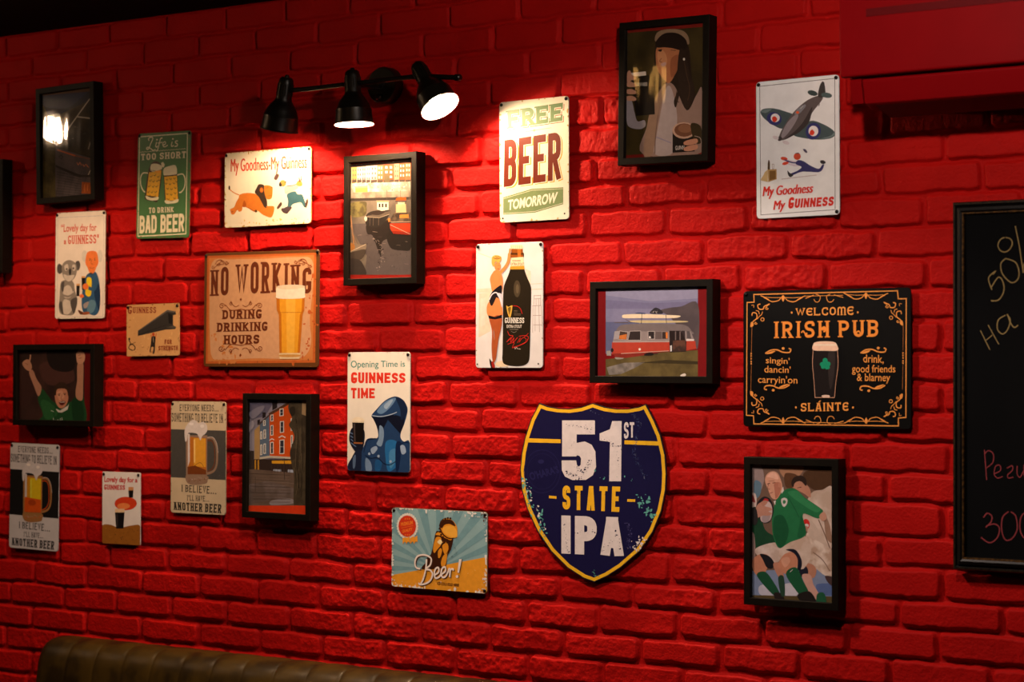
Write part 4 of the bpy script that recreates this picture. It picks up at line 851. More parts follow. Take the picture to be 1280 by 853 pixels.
 ('p',(178,88,24),[-118.8,-57.7,-119.1,-58.6,-120,-59.3,-121.3,-59.8,-122.8,-59.9,-124.4,-59.6,-125.6,-59,-126.5,-58.2,-126.8,-57.3,-126.5,-56.4,-125.6,-55.6,-124.3,-55.2,-122.8,-55,-121.2,-55.3,-119.9,-55.9,-119.1,-56.7]),
 ('c',(62,46,36),[-43.1,-10.3,-37.1,1.3,-29.3,10.4,-13.6,8.9,-7.7,-0.3,-5.8,-21.1,-0.7,-34.8,-0.7,-51.2,-9.7,-50.8,-18.7,-38.4,-29.3,-22.9]),
 ('c',(216,122,42),[-10.9,2.9,-3.8,6.9,9.8,4.7,18,-0.1,18.8,-7.6,15.7,-28.2,0.1,-29.8,-7.7,-18.1]),
 ('p',(178,88,24),[-12.8,-5.3,-13.3,-8,-14.8,-10.3,-16.9,-11.7,-19.5,-12.1,-22,-11.5,-24.2,-9.8,-25.6,-7.4,-26.1,-4.7,-25.6,-1.9,-24.2,0.3,-22,1.7,-19.5,2.1,-16.9,1.5,-14.8,-0.2,-13.3,-2.6]),
 ('p',(216,122,42),[-15.6,-5.2,-15.9,-7,-16.7,-8.5,-18,-9.5,-19.5,-9.7,-21,-9.3,-22.3,-8.2,-23.1,-6.6,-23.4,-4.8,-23.1,-3,-22.2,-1.5,-21,-0.5,-19.5,-0.2,-18,-0.7,-16.7,-1.8,-15.9,-3.4]),
 ('l',(110,50,20),1.2,[-3.8,-0.5,4,0.6]),
 ('p',(110,50,20),[18.8,0.1,18.6,-0.5,18.1,-1.1,17.3,-1.4,16.4,-1.5,15.5,-1.3,14.8,-0.9,14.3,-0.3,14.1,0.4,14.3,1,14.8,1.6,15.5,1.9,16.4,2,17.3,1.8,18.1,1.4,18.6,0.8]),
 ('k',(110,50,20),0.9,[4,-21.6,12.6,-21.5,18,-19.4]),
 ('c',(90,60,30),[-44,-58.1,-38.5,-56,-33.7,-60.4,-39.3,-63.8]),
 ('c',(216,122,42),[-3.8,-49.6,19.6,-49.2,25.1,-53.9,19.7,-58.7]),
 ('c',(92,66,60),[23.4,23.2,31.1,34.5,40.4,32.6,38.9,25.3,31.1,18.4]),
 ('p',(212,140,66),[65.2,8.3,64.4,5.2,62,2.6,58.6,1,54.4,0.6,50.3,1.5,46.8,3.4,44.4,6.2,43.6,9.4,44.4,12.6,46.7,15.1,50.2,16.7,54.3,17.1,58.5,16.3,62,14.3,64.3,11.5]),
 ('c',(50,46,44),[40.9,7.5,44.7,13.2,49.7,7.9,49.8,1.2,42.8,1.5]),
 ('p',(60,44,40),[65.9,11.2,65.8,10.3,65.3,9.6,64.5,9.1,63.6,9,62.7,9.2,62,9.7,61.5,10.5,61.3,11.4,61.5,12.3,62,13.1,62.7,13.5,63.6,13.7,64.5,13.4,65.2,12.9,65.8,12.1]),
 ('c',(186,172,164),[60.2,-2.3,69.8,2.2,92.9,3.3,104.4,4.1,105.2,-6.2,93,-11.4,74.6,-16.3,62.2,-18.7]),
 ('k',(90,80,78),1.74,[67.9,1.1,85.2,0.8,100.5,4.1]),
 ('c',(212,140,66),[100.5,2.9,104.3,10.9,113.8,13.3,120.4,4.8,117.8,-1.5,108.2,-1]),
 ('p',(110,50,50),[108,20,111.1,21.3,114.2,9.5,109.7,9.7]),
 ('p',(60,44,44),[114.9,25.5,117.1,25.4,118,12.2,115,12.4]),
 ('c',(58,96,104),[69.2,-20.5,94.9,-13.9,104.6,-22.3,119.9,-24.5,127.7,-39.6,133.6,-54.7,127.1,-57.3,117,-45,104.8,-44.4,85.6,-49.4,74.9,-66.7,66.4,-71.6,52.8,-65.7,48.9,-58,60.5,-54.1,70.1,-51.6,72,-36.9]),
 ('c',(76,62,64),[48.9,-58,66.3,-54.4,85.6,-55.3,74.9,-66.7,68.3,-71.7,54.7,-67.2]),
 ('c',(82,56,48),[34.5,-52.9,46.8,-40.1,51.5,-44.8,48.8,-50.6,37.2,-58.4]),
 ('c',(82,56,48),[129.8,-54.5,133.5,-41.4,138.4,-35.8,140,-46.1,133.6,-59.1]),
 ('c',(206,200,196),[51.5,-50.7,64.3,-48.4,62.4,-55.4,53.1,-56.1]),
],
'nowork': [
 ('p',(196,98,42),[-190.1,145.5,189.6,143.8,188.8,-140.1,-192.2,-144.3]),
 ('p',(206,126,66),[-183.4,139.4,182.1,138.2,180.1,-133.5,-185.3,-138.3]),
 ('c',(212,160,118),[-173.2,126.5,-99.5,133.8,12.1,132.8,121.6,134.3,175.6,125.1,178.6,55.1,169.7,-27.4,174.9,-85.4,158.6,-118.7,120.4,-130.5,-17.5,-129.6,-130.3,-133.7,-170.2,-126.6,-178.2,-69,-180.1,16.3]),
 ('g',(206,126,66),18,30,4,14,[-176,-128.8,-73.7,-134.6,-169.6,-69]),
 ('g',(190,92,40),19,30,3,10,[175.5,116.9,177.9,13.9,174.8,-110.3,120.4,-137.6]),
 ('g',(120,66,28),20,18,1.5,4,[-187.6,-140.8,10.2,-140.4,182.8,-135.2,185.3,137.3]),
 ('t',(104,46,20),'N',('k',0.42,0.16,1,0.1),[-179.1,106.8,-146.7,107.1,-147.4,37.6,-179.9,37.2]),
 ('t',(104,46,20),'O',('k',0.42,0.16,1,0.1),[-139.8,114.7,-112.6,114.9,-113.4,38.1,-140.6,37.8]),
 ('t',(104,46,20),'W',('k',0.5,0.18,1,0.1),[-88.4,119.6,-42.4,120,-43,42.4,-89.1,41.7]),
 ('t',(104,46,20),'O',('k',0.42,0.16,1,0.1),[-34.6,125.7,-6.2,125.9,-6.8,41.4,-35.2,41]),
 ('t',(104,46,20),'R',('k',0.42,0.16,1,0.1),[-0.2,124.2,34.6,124.5,34.1,42,-0.7,41.5]),
 ('t',(104,46,20),'K',('k',0.42,0.16,1,0.1),[37.4,121.1,74.7,121.4,74.3,44.1,36.9,43.6]),
 ('t',(104,46,20),'I',('k',0.42,0.16,1,0.1),[79.1,119,98.7,119.2,98.3,43.7,78.7,43.5]),
 ('t',(104,46,20),'N',('k',0.42,0.16,1,0.1),[101.9,114.3,136.7,114.6,136.4,41.9,101.6,41.4]),
 ('t',(104,46,20),'G',('k',0.42,0.16,1,0.1),[144.2,105.5,173.9,105.8,173.7,39,144,38.6]),
 ('t',(104,46,20),'DURING',('k',0.72,0.24,1,0.16),[-135.8,-1,4.5,-0,4.4,-24.8,-136.1,-25.6]),
 ('t',(104,46,20),'DRINKING',('k',0.72,0.24,1,0.16),[-155,-34.9,25.4,-33.2,25.2,-57.1,-155.2,-59.1]),
 ('t',(104,46,20),'HOURS',('k',0.72,0.24,1,0.16),[-129.7,-68.1,-2.6,-67.2,-2.8,-90.8,-129.9,-92.8]),
 ('k',(136,66,28),2.15,[-68.9,0.8,-102.7,-1.6,-122.4,12.1,-125,9.6,-127.5,14,-132.7,16.4,-138.4,16,-142.4,13.3,-143.4,9.7,-141.5,6.6,-137.8,5,-134,5.5,-131.5,7.3,-131.1,9.6,-132.5,11.4,-134.7,12,-136.6,11.6,-137.5,10.6]),
 ('k',(136,66,28),1.68,[-74.4,11.8,-85.7,7.6,-94.7,11.1,-104.8,21.3,-101,20,-99.1,17.5,-99.6,14.9,-101.8,13.1,-104.8,12.7,-107.3,13.6,-108.5,15.3,-108.1,17,-106.6,18.1,-104.8,18.2,-103.5,17.5,-103.1,16.6,-103.5,15.9]),
 ('k',(136,66,28),2.1,[-68.9,0.8,-35.3,-1.9,-15.7,11.4,-13.2,8.9,-10.7,13.3,-5.5,15.5,0.1,15.1,4,12.4,4.9,8.8,3,5.7,-0.7,4.3,-4.4,4.7,-6.8,6.6,-7.2,8.8,-5.8,10.6,-3.6,11.2,-1.8,10.8,-0.9,9.7]),
 ('k',(136,66,28),1.68,[-63.2,11.7,-52,7.4,-43,10.7,-32.9,20.8,-36.6,19.6,-38.5,17.1,-38.1,14.5,-35.9,12.7,-33,12.2,-30.5,13.1,-29.3,14.8,-29.7,16.5,-31.2,17.5,-32.9,17.7,-34.2,17.1,-34.6,16.1,-34.2,15.4]),
 ('p',(136,66,28),[-72.6,27,-68.6,31.1,-64.7,26.9,-68.7,21.9]),
 ('k',(136,66,28),2.15,[-68.3,-95.2,-102.1,-92.7,-122.1,-106.4,-126.1,-103.8,-128.7,-108.3,-134,-110.7,-139.7,-110.2,-143.7,-107.5,-144.6,-103.9,-142.6,-100.7,-138.8,-99.2,-135,-99.7,-132.6,-101.5,-132.2,-103.8,-133.6,-105.6,-135.8,-106.3,-137.7,-105.8,-138.6,-104.8]),
 ('k',(136,66,28),1.72,[-74,-106.2,-85.3,-102,-94.3,-105.4,-104.6,-115.6,-100.8,-114.4,-98.9,-111.9,-99.3,-109.2,-101.5,-107.4,-104.5,-107,-107.1,-108,-108.2,-109.7,-107.8,-111.4,-106.4,-112.4,-104.6,-112.5,-103.3,-111.9,-102.9,-110.9,-103.3,-110.2]),
 ('k',(136,66,28),2.1,[-68.3,-95.2,-34.6,-92.5,-15.1,-106,-11.2,-103.4,-8.7,-107.9,-3.6,-110.2,2,-109.7,5.9,-107,6.9,-103.4,5,-100.3,1.4,-98.8,-2.4,-99.3,-4.8,-101.1,-5.2,-103.4,-3.8,-105.2,-1.7,-105.8,0.2,-105.4,1.1,-104.3]),
 ('k',(136,66,28),1.68,[-62.8,-106.1,-51.5,-101.9,-42.5,-105.2,-32.5,-115.3,-36.2,-114.1,-38.1,-111.7,-37.7,-109,-35.4,-107.2,-32.5,-106.8,-30,-107.7,-28.9,-109.4,-29.3,-111.1,-30.7,-112.1,-32.5,-112.2,-33.8,-111.6,-34.2,-110.7,-33.8,-110]),
 ('p',(136,66,28),[-72.5,-121.4,-68.5,-125.7,-64.6,-121.4,-68.5,-116.3]),
 ('k',(136,66,28),1.68,[-161.3,122.1,-150.4,132.5,-137.4,131,-161.4,114.5,-163.1,111.7,-166.4,110.4,-170,110.7,-172.4,112.4,-173,114.7,-171.7,116.6,-169.4,117.4,-167.1,117.1,-165.7,115.9,-165.6,114.6,-166.4,113.6,-167.7,113.3,-168.7,113.7]),
 ('k',(136,66,28),1.68,[-155.5,130.5,-141.9,132.8,-130.7,121.7,-153.9,122,-152.4,119.4,-149.4,118.1,-146.2,118.4,-144,119.9,-143.5,121.9,-144.6,123.5,-146.6,124.3,-148.5,124,-149.7,123,-149.7,121.9,-149,121.2,-148.1,121]),
 ('k',(136,66,28),1.68,[-141.9,132.4,-130.6,129.2,-122.2,119.4,-112.5,125.6,-114.2,122.8,-117.5,121.5,-121,121.9,-123.4,123.6,-123.8,125.8,-122.6,127.5,-120.4,128.3,-118.3,127.9,-117.1,126.8,-117,125.7,-117.9,124.9,-118.9,124.7]),
 ('k',(136,66,28),1.64,[160.5,117.1,150.3,127.6,137.8,126.6,173.4,109.5,171.8,106.8,168.6,105.5,165.3,105.8,163,107.5,162.4,109.7,163.6,111.5,165.8,112.3,167.9,112,169.2,110.9,169.4,109.6,168.6,108.7,167.4,108.4,166.5,108.7]),
 ('k',(136,66,28),1.64,[155.1,125.5,142.2,128.1,131.3,117.6,141.6,117.4,143,114.9,145.9,113.6,149,113.9,151,115.3,151.5,117.3,150.4,118.9,148.5,119.6,146.7,119.4,145.6,118.4,145.5,117.4,146.2,116.7,147.1,116.5]),
 ('k',(136,66,28),1.64,[142.1,127.7,131.3,125,123.1,115.7,127,121.8,125.4,119.1,122.2,117.8,118.8,118.2,116.6,119.8,116.1,122,117.3,123.7,119.4,124.4,121.4,124.1,122.6,123,122.6,121.9,121.9,121.1,120.9,120.9]),
 ('p',(196,112,24),[55.5,30.6,152,29.8,150.8,-4.6,145.4,-14.9,136.8,-119.6,67.9,-119.9,64.6,-14.5,57,-2]),
 ('p',(232,160,40),[66.5,30.5,143.9,29.8,141.6,-6.6,136.2,-16.9,129.2,-117.2,75.6,-117.4,72.9,-14.6,67.4,-2]),
 ('p',(240,178,64),[88.4,30.3,121.1,30,118.3,-117.2,93.2,-117.3]),
 ('p',(232,204,160),[65.7,-115.8,139,-115.4,135.7,-130.5,68.9,-130.8]),
 ('c',(206,150,80),[71.2,-119.9,133.6,-119.6,130.3,-125.5,74.5,-125.8]),
 ('c',(240,226,204),[54.5,35.6,55.7,55.6,69.4,61.2,105,62.5,140.3,60.9,152.1,54.6,152.6,36.8,151.5,28.1,121.1,25.9,77.5,26.2,56.1,28.9]),
 ('c',(226,206,178),[56.8,56.4,69.4,61.2,140.3,60.9,151.1,55.4,121.2,51.6,77.6,51.2]),
 ('l',(176,104,26),1.26,[58.6,-2,66.3,-9.5,142.7,-9.9,150.3,-3.3]),
],
'toucan': [
 ('t',(188,34,32),'Lovely day for a',('b',0.035,0),[-65.6,87.5,62.6,86.4,62.6,68.6,-65.8,65.8]),
 ('t',(188,34,32),'GUINNESS',('k',0.6,0.22,0,0.13),[-65.8,64.3,14.7,64.1,14.6,51.2,-66,49.1]),
 ('c',(150,92,32),[-74.4,-52.8,-43,-47,-6.6,-54.2,39.9,-46.3,73.7,-47.8,73.7,-100.3,-73.9,-101.6]),
 ('g',(70,44,22),21,60,0.8,3,[-69.3,-62.9,70.7,-56.6,-69.5,-85.1,70.7,-82.2,-64.4,-99.6,65.5,-97]),
 ('g',(200,140,60),22,30,0.6,2,[-69.2,-59.2,70.7,-53,-64.2,-81.1,65.5,-78.7]),
 ('p',(206,62,30),[60.5,15.4,57.2,8.1,47.9,1.6,34,-3,17.4,-5.1,0.9,-4.3,-13.2,-0.8,-22.6,5,-25.8,12.1,-22.5,19.5,-13,25.9,1.1,30.5,17.6,32.5,34.1,31.7,48,28.1,57.3,22.4]),
 ('p',(230,130,70),[33.9,7.1,32,3.7,26.7,0.7,18.7,-1.5,9.2,-2.5,-0.3,-2.2,-8.3,-0.7,-13.7,2,-15.5,5.2,-13.6,8.6,-8.2,11.7,-0.2,13.9,9.3,14.9,18.7,14.6,26.7,13,32,10.4]),
 ('p',(24,18,18),[27.9,51.6,47.3,52.3,45.2,30.7,29.9,30.1]),
 ('p',(205,140,90),[27.9,59.5,47.3,60.2,47.3,50.9,27.9,50.2]),
 ('p',(24,20,22),[-23.9,-11.1,13.3,-9.6,8.9,-55.7,-19.1,-57]),
 ('p',(226,190,150),[-23.9,-2.4,13.3,-0.9,13.3,-11.1,-23.9,-12.6]),
 ('p',(60,50,48),[-18.8,-16.7,-13.6,-16.5,-11.8,-51.5,-15.9,-51.7]),
],
'strength': [
 ('ge',(130,84,40),23,40,1,4,4),
 ('g',(180,124,72),24,30,2,7,[-91.5,38,-66.1,-53.5,87.4,-60.9]),
 ('g',(216,170,112),25,12,4,9,[-73.8,37.4,-22.1,-53.8,78.8,-17]),
 ('t',(128,40,22),'G',('k',0.6,0.18,1,0.1),[-93.7,68.8,-78.7,68.2,-79,46.5,-94.1,47.1]),
 ('t',(128,40,22),'UINNESS',('k',0.52,0.17,1,0.14),[-76.1,64.9,13.3,63.2,13.2,46.4,-76.3,48.4]),
 ('p',(52,48,46),[-55.9,-15.2,-55.8,-0.3,55.5,54.1,86.3,49.3,88,40.7,76.7,38.6,77,11.6,88.4,6.3,85.2,0.9,50,0.4]),
 ('p',(96,88,82),[-55.8,-2.9,-55.8,-0.3,55.5,54.1,86.3,49.3,82.3,45.8,55.5,49.2]),
 ('p',(30,26,26),[58,45.4,73.5,41.2,73.7,14.1,60.6,17]),
 ('p',(84,76,70),[50,6.1,77,10.3,88.4,6.3,82.7,3.4]),
 ('l',(30,26,26),1.26,[-54.1,-12,54,13.4]),
 ('p',(186,70,34),[8.1,-11.9,7.7,-13.6,6.6,-15,4.9,-15.9,3,-16.2,1,-15.9,-0.6,-14.9,-1.7,-13.4,-2.1,-11.7,-1.7,-10,-0.6,-8.6,1,-7.6,3,-7.3,5,-7.7,6.6,-8.7,7.7,-10.2]),
 ('k',(186,70,34),2.56,[-6.4,-12.9,-3,-21.9]),
 ('k',(186,70,34),2.52,[14,-9.5,10.6,-22.1]),
 ('c',(44,36,34),[-3,-18.7,10.6,-18.9,9.7,-38,7.1,-61.7,0.3,-64.3,3.8,-47.6,-4.8,-47.5,-7.5,-61.7,-10.9,-57.1,-6.5,-37.8]),
 ('l',(196,180,150),1.28,[2.1,-18.8,3.8,-33.5]),
 ('k',(52,38,28),2.6,[-90.8,-27,-83.8,-34.9,-91.2,-48,-75.1,-54.7]),
 ('k',(52,38,28),3.25,[-88.3,-40.1,-76.6,-37.6,-66.1,-46.9,-71.5,-54.7]),
 ('p',(52,38,28),[-85.4,-23.1,-85.7,-24.6,-86.5,-25.9,-87.7,-26.7,-89,-27,-90.4,-26.7,-91.6,-25.8,-92.3,-24.5,-92.6,-23,-92.3,-21.5,-91.5,-20.3,-90.3,-19.4,-88.9,-19.1,-87.5,-19.5,-86.4,-20.3,-85.6,-21.6]),
 ('l',(52,38,28),1.3,[-79.3,-37,-65.9,-32.5]),
 ('t',(128,40,22),'FOR',('k',0.6,0.2,1,0.16),[44.3,-27.1,72.4,-27.5,72.5,-39.4,44.3,-39.1]),
 ('t',(128,40,22),'STRENGTH',('k',0.6,0.2,1,0.16),[22.5,-43.9,95.4,-44.7,95.5,-56.5,22.5,-56]),
],
'irish': [
 ('lc',(214,136,64),2.4,[-173.7,143.6,169.8,144.2,171.5,127,189.8,127,188.4,-125.8,171.3,-127.6,171.4,-144.3,-173.8,-145,-174.8,-127,-192.3,-126,-190.7,126,-173.2,126.4]),
 ('l',(170,104,48),0.82,[-178.4,72.9,-180,13.6]),
 ('l',(170,104,48),0.82,[-179.9,-15.1,-181.5,-70.3]),
 ('l',(170,104,48),0.78,[182.9,73.1,182.2,16.7]),
 ('l',(170,104,48),0.78,[181.9,-14.4,180.7,-66.9]),
 ('p',(214,136,64),[-178.6,11.5,-178.7,10.7,-179.1,10.1,-179.7,9.6,-180.4,9.5,-181.1,9.6,-181.7,10.1,-182.1,10.7,-182.3,11.5,-182.2,12.3,-181.8,13,-181.2,13.4,-180.5,13.6,-179.8,13.4,-179.2,12.9,-178.8,12.3]),
 ('p',(214,136,64),[183.9,11.2,183.8,10.5,183.4,9.9,182.9,9.5,182.2,9.3,181.6,9.5,181,9.9,180.7,10.5,180.6,11.3,180.7,12,181,12.6,181.6,13.1,182.2,13.2,182.8,13,183.4,12.6,183.7,12]),
 ('p',(214,136,64),[-178.6,6.2,-178.7,5.4,-179.1,4.7,-179.7,4.3,-180.4,4.1,-181.1,4.3,-181.7,4.8,-182.1,5.4,-182.3,6.2,-182.1,7,-181.7,7.6,-181.1,8.1,-180.4,8.2,-179.7,8.1,-179.1,7.6,-178.7,7]),
 ('p',(214,136,64),[183.9,6.2,183.8,5.4,183.4,4.8,182.9,4.4,182.2,4.3,181.6,4.4,181.1,4.8,180.7,5.5,180.6,6.2,180.7,7,181.1,7.6,181.6,8,182.2,8.1,182.9,8,183.4,7.6,183.8,6.9]),
 ('p',(214,136,64),[-178.6,0.5,-178.7,-0.3,-179.1,-1,-179.7,-1.4,-180.4,-1.6,-181.1,-1.4,-181.7,-1,-182.1,-0.3,-182.2,0.5,-182.1,1.3,-181.7,1.9,-181.1,2.4,-180.4,2.5,-179.7,2.3,-179.1,1.9,-178.7,1.2]),
 ('p',(214,136,64),[183.9,0.7,183.8,0,183.4,-0.6,182.9,-1,182.2,-1.2,181.6,-1,181.1,-0.6,180.7,0,180.6,0.8,180.7,1.5,181.1,2.1,181.6,2.6,182.2,2.7,182.9,2.6,183.4,2.1,183.8,1.5]),
 ('p',(214,136,64),[-178.5,-6.1,-178.7,-6.9,-179.1,-7.5,-179.7,-8,-180.4,-8.1,-181.1,-8,-181.7,-7.5,-182.1,-6.9,-182.2,-6.1,-182.1,-5.3,-181.7,-4.6,-181.1,-4.2,-180.4,-4,-179.7,-4.2,-179.1,-4.6,-178.7,-5.3]),
 ('p',(214,136,64),[183.9,-5.5,183.8,-6.2,183.4,-6.8,182.9,-7.3,182.3,-7.4,181.6,-7.3,181.1,-6.8,180.7,-6.2,180.6,-5.5,180.7,-4.7,181.1,-4.1,181.6,-3.7,182.3,-3.5,182.9,-3.7,183.4,-4.1,183.8,-4.7]),
 ('p',(214,136,64),[-178.5,-11,-178.6,-11.8,-179,-12.4,-179.6,-12.9,-180.3,-13,-181,-12.9,-181.6,-12.4,-182,-11.8,-182.2,-11,-182.1,-10.2,-181.7,-9.5,-181.1,-9.1,-180.4,-8.9,-179.7,-9.1,-179.1,-9.6,-178.7,-10.2]),
 ('p',(214,136,64),[183.9,-10.1,183.8,-10.9,183.4,-11.5,182.9,-11.9,182.3,-12.1,181.6,-11.9,181.1,-11.5,180.7,-10.9,180.6,-10.1,180.7,-9.4,181.1,-8.7,181.6,-8.3,182.3,-8.2,182.9,-8.3,183.4,-8.8,183.8,-9.4]),
 ('k',(214,136,64),2,[-105.9,136.2,-112.6,129.1,-129.3,127,-144.4,135.5,-156.7,140.7]),
 ('k',(214,136,64),1.2,[-107.7,135.4,-126.2,135.5,-144.4,137.1]),
 ('l',(214,136,64),2.87,[-137.5,131.3,-149,137.2]),
 ('k',(214,136,64),2,[-96.9,136,-90.1,128.5,-73.5,125.7,-58.8,133.4,-46.9,138]),
 ('k',(214,136,64),1.2,[-95.1,135.1,-76.7,134.3,-58.8,135]),
 ('l',(214,136,64),2.87,[-65.5,129.6,-54.4,134.9]),
 ('c',(214,136,64),[-101.4,140.9,-97.3,135.2,-100.4,127.1,-102.2,127.2,-105.4,135.4]),
 ('k',(214,136,64),2,[92.7,137.6,86.3,130.7,70.5,128.7,56.3,137,44.6,142]),
 ('k',(214,136,64),1.17,[91,136.9,73.5,136.9,56.3,138.6]),
 ('l',(214,136,64),2.73,[62.7,132.8,52,138.7]),
 ('k',(214,136,64),1.95,[101.2,137.4,107.6,130.2,123.3,127.4,137.2,134.9,148.5,139.3]),
 ('k',(214,136,64),1.17,[102.9,136.6,120.3,135.7,137.2,136.5]),
 ('l',(214,136,64),2.73,[130.9,131.2,141.4,136.4]),
 ('c',(214,136,64),[96.9,142.3,100.8,136.6,97.8,128.8,96.1,128.9,93.1,136.8]),
 ('k',(214,136,64),1.6,[-22.1,141.4,-11.1,135.9,-14.2,125.1,-22.1,124.5,-26.5,130.2]),
 ('k',(214,136,64),1.56,[12.9,140.5,4.2,135.5,7.7,124.6,16.5,123.6,21.7,129.1]),
 ('l',(214,136,64),1.6,[-46.4,132.3,-26.5,139.1]),
 ('l',(214,136,64),1.6,[21.6,138.6,43.3,132.5]),
 ('l',(214,136,64),1.17,[-48.6,137.2,43.3,137.3]),
 ('k',(214,136,64),2,[-105.6,-139.1,-112.4,-132,-129.2,-129.7,-144.1,-138,-156.4,-143.1]),
 ('k',(214,136,64),1.23,[-107.4,-138.4,-126,-138.2,-144.1,-139.7]),
 ('l',(214,136,64),2.8,[-137.3,-133.9,-148.7,-139.7]),
 ('k',(214,136,64),2.05,[-96.6,-139,-89.9,-131.7,-73.4,-129,-58.7,-136.9,-46.7,-141.5]),
 ('k',(214,136,64),1.2,[-94.8,-138.2,-76.5,-137.5,-58.7,-138.5]),
 ('l',(214,136,64),2.8,[-65.4,-133,-54.2,-138.4]),
 ('c',(214,136,64),[-101.1,-143.9,-97.1,-138.2,-100.3,-130.2,-102.1,-130.2,-105.2,-138.3]),
 ('k',(214,136,64),1.95,[93.1,-136.4,86.7,-129.4,70.9,-127.3,56.7,-135.3,45.1,-140.2]),
 ('k',(214,136,64),1.17,[91.4,-135.7,73.9,-135.5,56.7,-136.9]),
 ('l',(214,136,64),2.73,[63.1,-131.3,52.4,-137]),
 ('k',(214,136,64),1.95,[101.6,-136.3,107.9,-129.2,123.6,-126.6,137.5,-134.2,148.8,-138.8]),
 ('k',(214,136,64),1.17,[103.3,-135.5,120.6,-134.9,137.5,-135.8]),
 ('l',(214,136,64),2.73,[131.2,-130.4,141.7,-135.7]),
 ('c',(214,136,64),[97.4,-141.1,101.2,-135.5,98.2,-127.7,96.5,-127.7,93.5,-135.6]),
 ('k',(214,136,64),1.6,[-21.1,-143.6,-10.1,-138.2,-13.2,-127.5,-21.2,-126.8,-25.5,-132.4]),
 ('k',(214,136,64),1.6,[13.9,-143.1,5.2,-138,8.6,-127.2,17.3,-126.3,22.6,-131.8]),
 ('l',(214,136,64),1.6,[-45.4,-134.3,-25.5,-141.2]),
 ('l',(214,136,64),1.6,[22.6,-141.4,44.2,-135.5]),
 ('l',(214,136,64),1.2,[-47.6,-139.2,44.2,-140.3]),
 ('k',(214,136,64),2.4,[-135.2,120.6,-147,116.8,-150.7,110.4,-160.7,111.4,-163.5,119.6,-157.1,121.9]),
 ('k',(214,136,64),1.64,[-137.5,112.5,-138.5,110.6,-140.5,109.6,-142.5,109.9,-143.9,111.1,-144.2,112.7,-143.4,113.9,-142.2,114.3,-141,114.1,-140.4,113.3,-140.4,112.6,-140.9,112.2]),
 ('c',(214,136,64),[-133.4,122.2,-138.9,121.5,-143.4,115.1,-137.9,118.2]),
 ('k',(214,136,64),2.4,[-179.8,71.7,-175.3,83,-166.1,90.3,-167.1,100.9,-176.3,102.7,-178.1,96.2]),
 ('c',(214,136,64),[-181.6,70.9,-180.8,80.7,-175.3,82.2,-174.3,74]),
 ('k',(214,136,64),1.64,[-165.2,79.6,-166.1,77.8,-167.8,77,-169.7,77.3,-170.9,78.3,-171.2,79.7,-170.5,80.8,-169.4,81.2,-168.4,81,-167.8,80.3,-167.8,79.7,-168.2,79.3]),
 ('p',(214,136,64),[-146.9,87.5,-147.3,85.7,-148.4,84.3,-150,83.4,-151.9,83.1,-153.8,83.4,-155.5,84.4,-156.6,85.9,-157,87.6,-156.6,89.3,-155.5,90.8,-153.9,91.7,-151.9,92,-150,91.7,-148.4,90.7,-147.3,89.2]),
 ('p',(22,20,18),[-148.7,87.5,-149,86.4,-149.7,85.5,-150.7,84.9,-151.9,84.7,-153.1,84.9,-154.2,85.6,-154.9,86.5,-155.1,87.6,-154.9,88.7,-154.2,89.6,-153.2,90.2,-151.9,90.4,-150.7,90.2,-149.7,89.5,-149,88.6]),
 ('k',(214,136,64),1.64,[-165.2,88.6,-158.8,95,-154.3,98.2,-151.5,104.7]),
 ('k',(214,136,64),1.64,[-168,107.5,-161.6,105.7,-159.7,99.1]),
 ('k',(214,136,64),1.2,[-179.1,119.1,-173.6,119.8,-173.6,114.1]),
 ('k',(214,136,64),2.4,[139.7,119.2,150.7,115,154,108.7,163.2,109.3,165.7,117,159.9,119.5]),
 ('k',(214,136,64),1.56,[149.4,111.2,148.5,109.3,146.6,108.4,144.7,108.6,143.5,109.8,143.2,111.3,143.9,112.4,145.1,112.9,146.1,112.6,146.7,111.9,146.7,111.2,146.2,110.8]),
 ('c',(214,136,64),[138,120.8,143.1,119.9,147.3,113.6,142.3,116.8]),
 ('k',(214,136,64),2.34,[180.8,70.8,176.6,81.7,168.3,88.9,169.1,99,177.4,100.4,179.1,94.2]),
 ('c',(214,136,64),[182.5,70,181.6,79.3,176.6,81,175.8,73.2]),
 ('k',(214,136,64),1.56,[174.1,78.7,173.3,77,171.7,76.2,170,76.4,168.9,77.5,168.7,78.8,169.3,79.8,170.3,80.2,171.2,80,171.7,79.3,171.7,78.7,171.4,78.4]),
 ('p',(214,136,64),[159.9,86.7,159.6,85.1,158.6,83.7,157.1,82.8,155.4,82.5,153.6,82.9,152.1,83.8,151.1,85.2,150.7,86.9,151.1,88.5,152.1,89.9,153.6,90.8,155.3,91.1,157.1,90.7,158.6,89.8,159.6,88.4]),
 ('p',(22,20,18),[158.3,86.8,158.1,85.7,157.4,84.8,156.5,84.3,155.4,84.1,154.2,84.3,153.3,84.9,152.6,85.8,152.4,86.9,152.6,87.9,153.3,88.8,154.2,89.4,155.3,89.5,156.5,89.3,157.4,88.7,158,87.8]),
 ('k',(214,136,64),1.56,[167.5,87.4,161.6,93.7,157.4,96.9,154.9,103.2]),
 ('k',(214,136,64),1.56,[169.9,105.3,164.1,103.8,162.4,97.6]),
 ('k',(214,136,64),1.17,[179.9,115.9,174.9,116.8,174.9,111.4]),
 ('k',(214,136,64),2.46,[-135.5,-121.7,-147.4,-117.8,-151.1,-111.3,-161.1,-112.2,-163.8,-120.4,-157.4,-122.8]),
 ('k',(214,136,64),1.6,[-137.8,-113.6,-138.9,-115.6,-140.8,-116.6,-142.9,-116.4,-144.3,-115.2,-144.5,-113.7,-143.8,-112.4,-142.6,-111.9,-141.4,-112.2,-140.8,-112.9,-140.8,-113.6,-141.3,-114.1]),
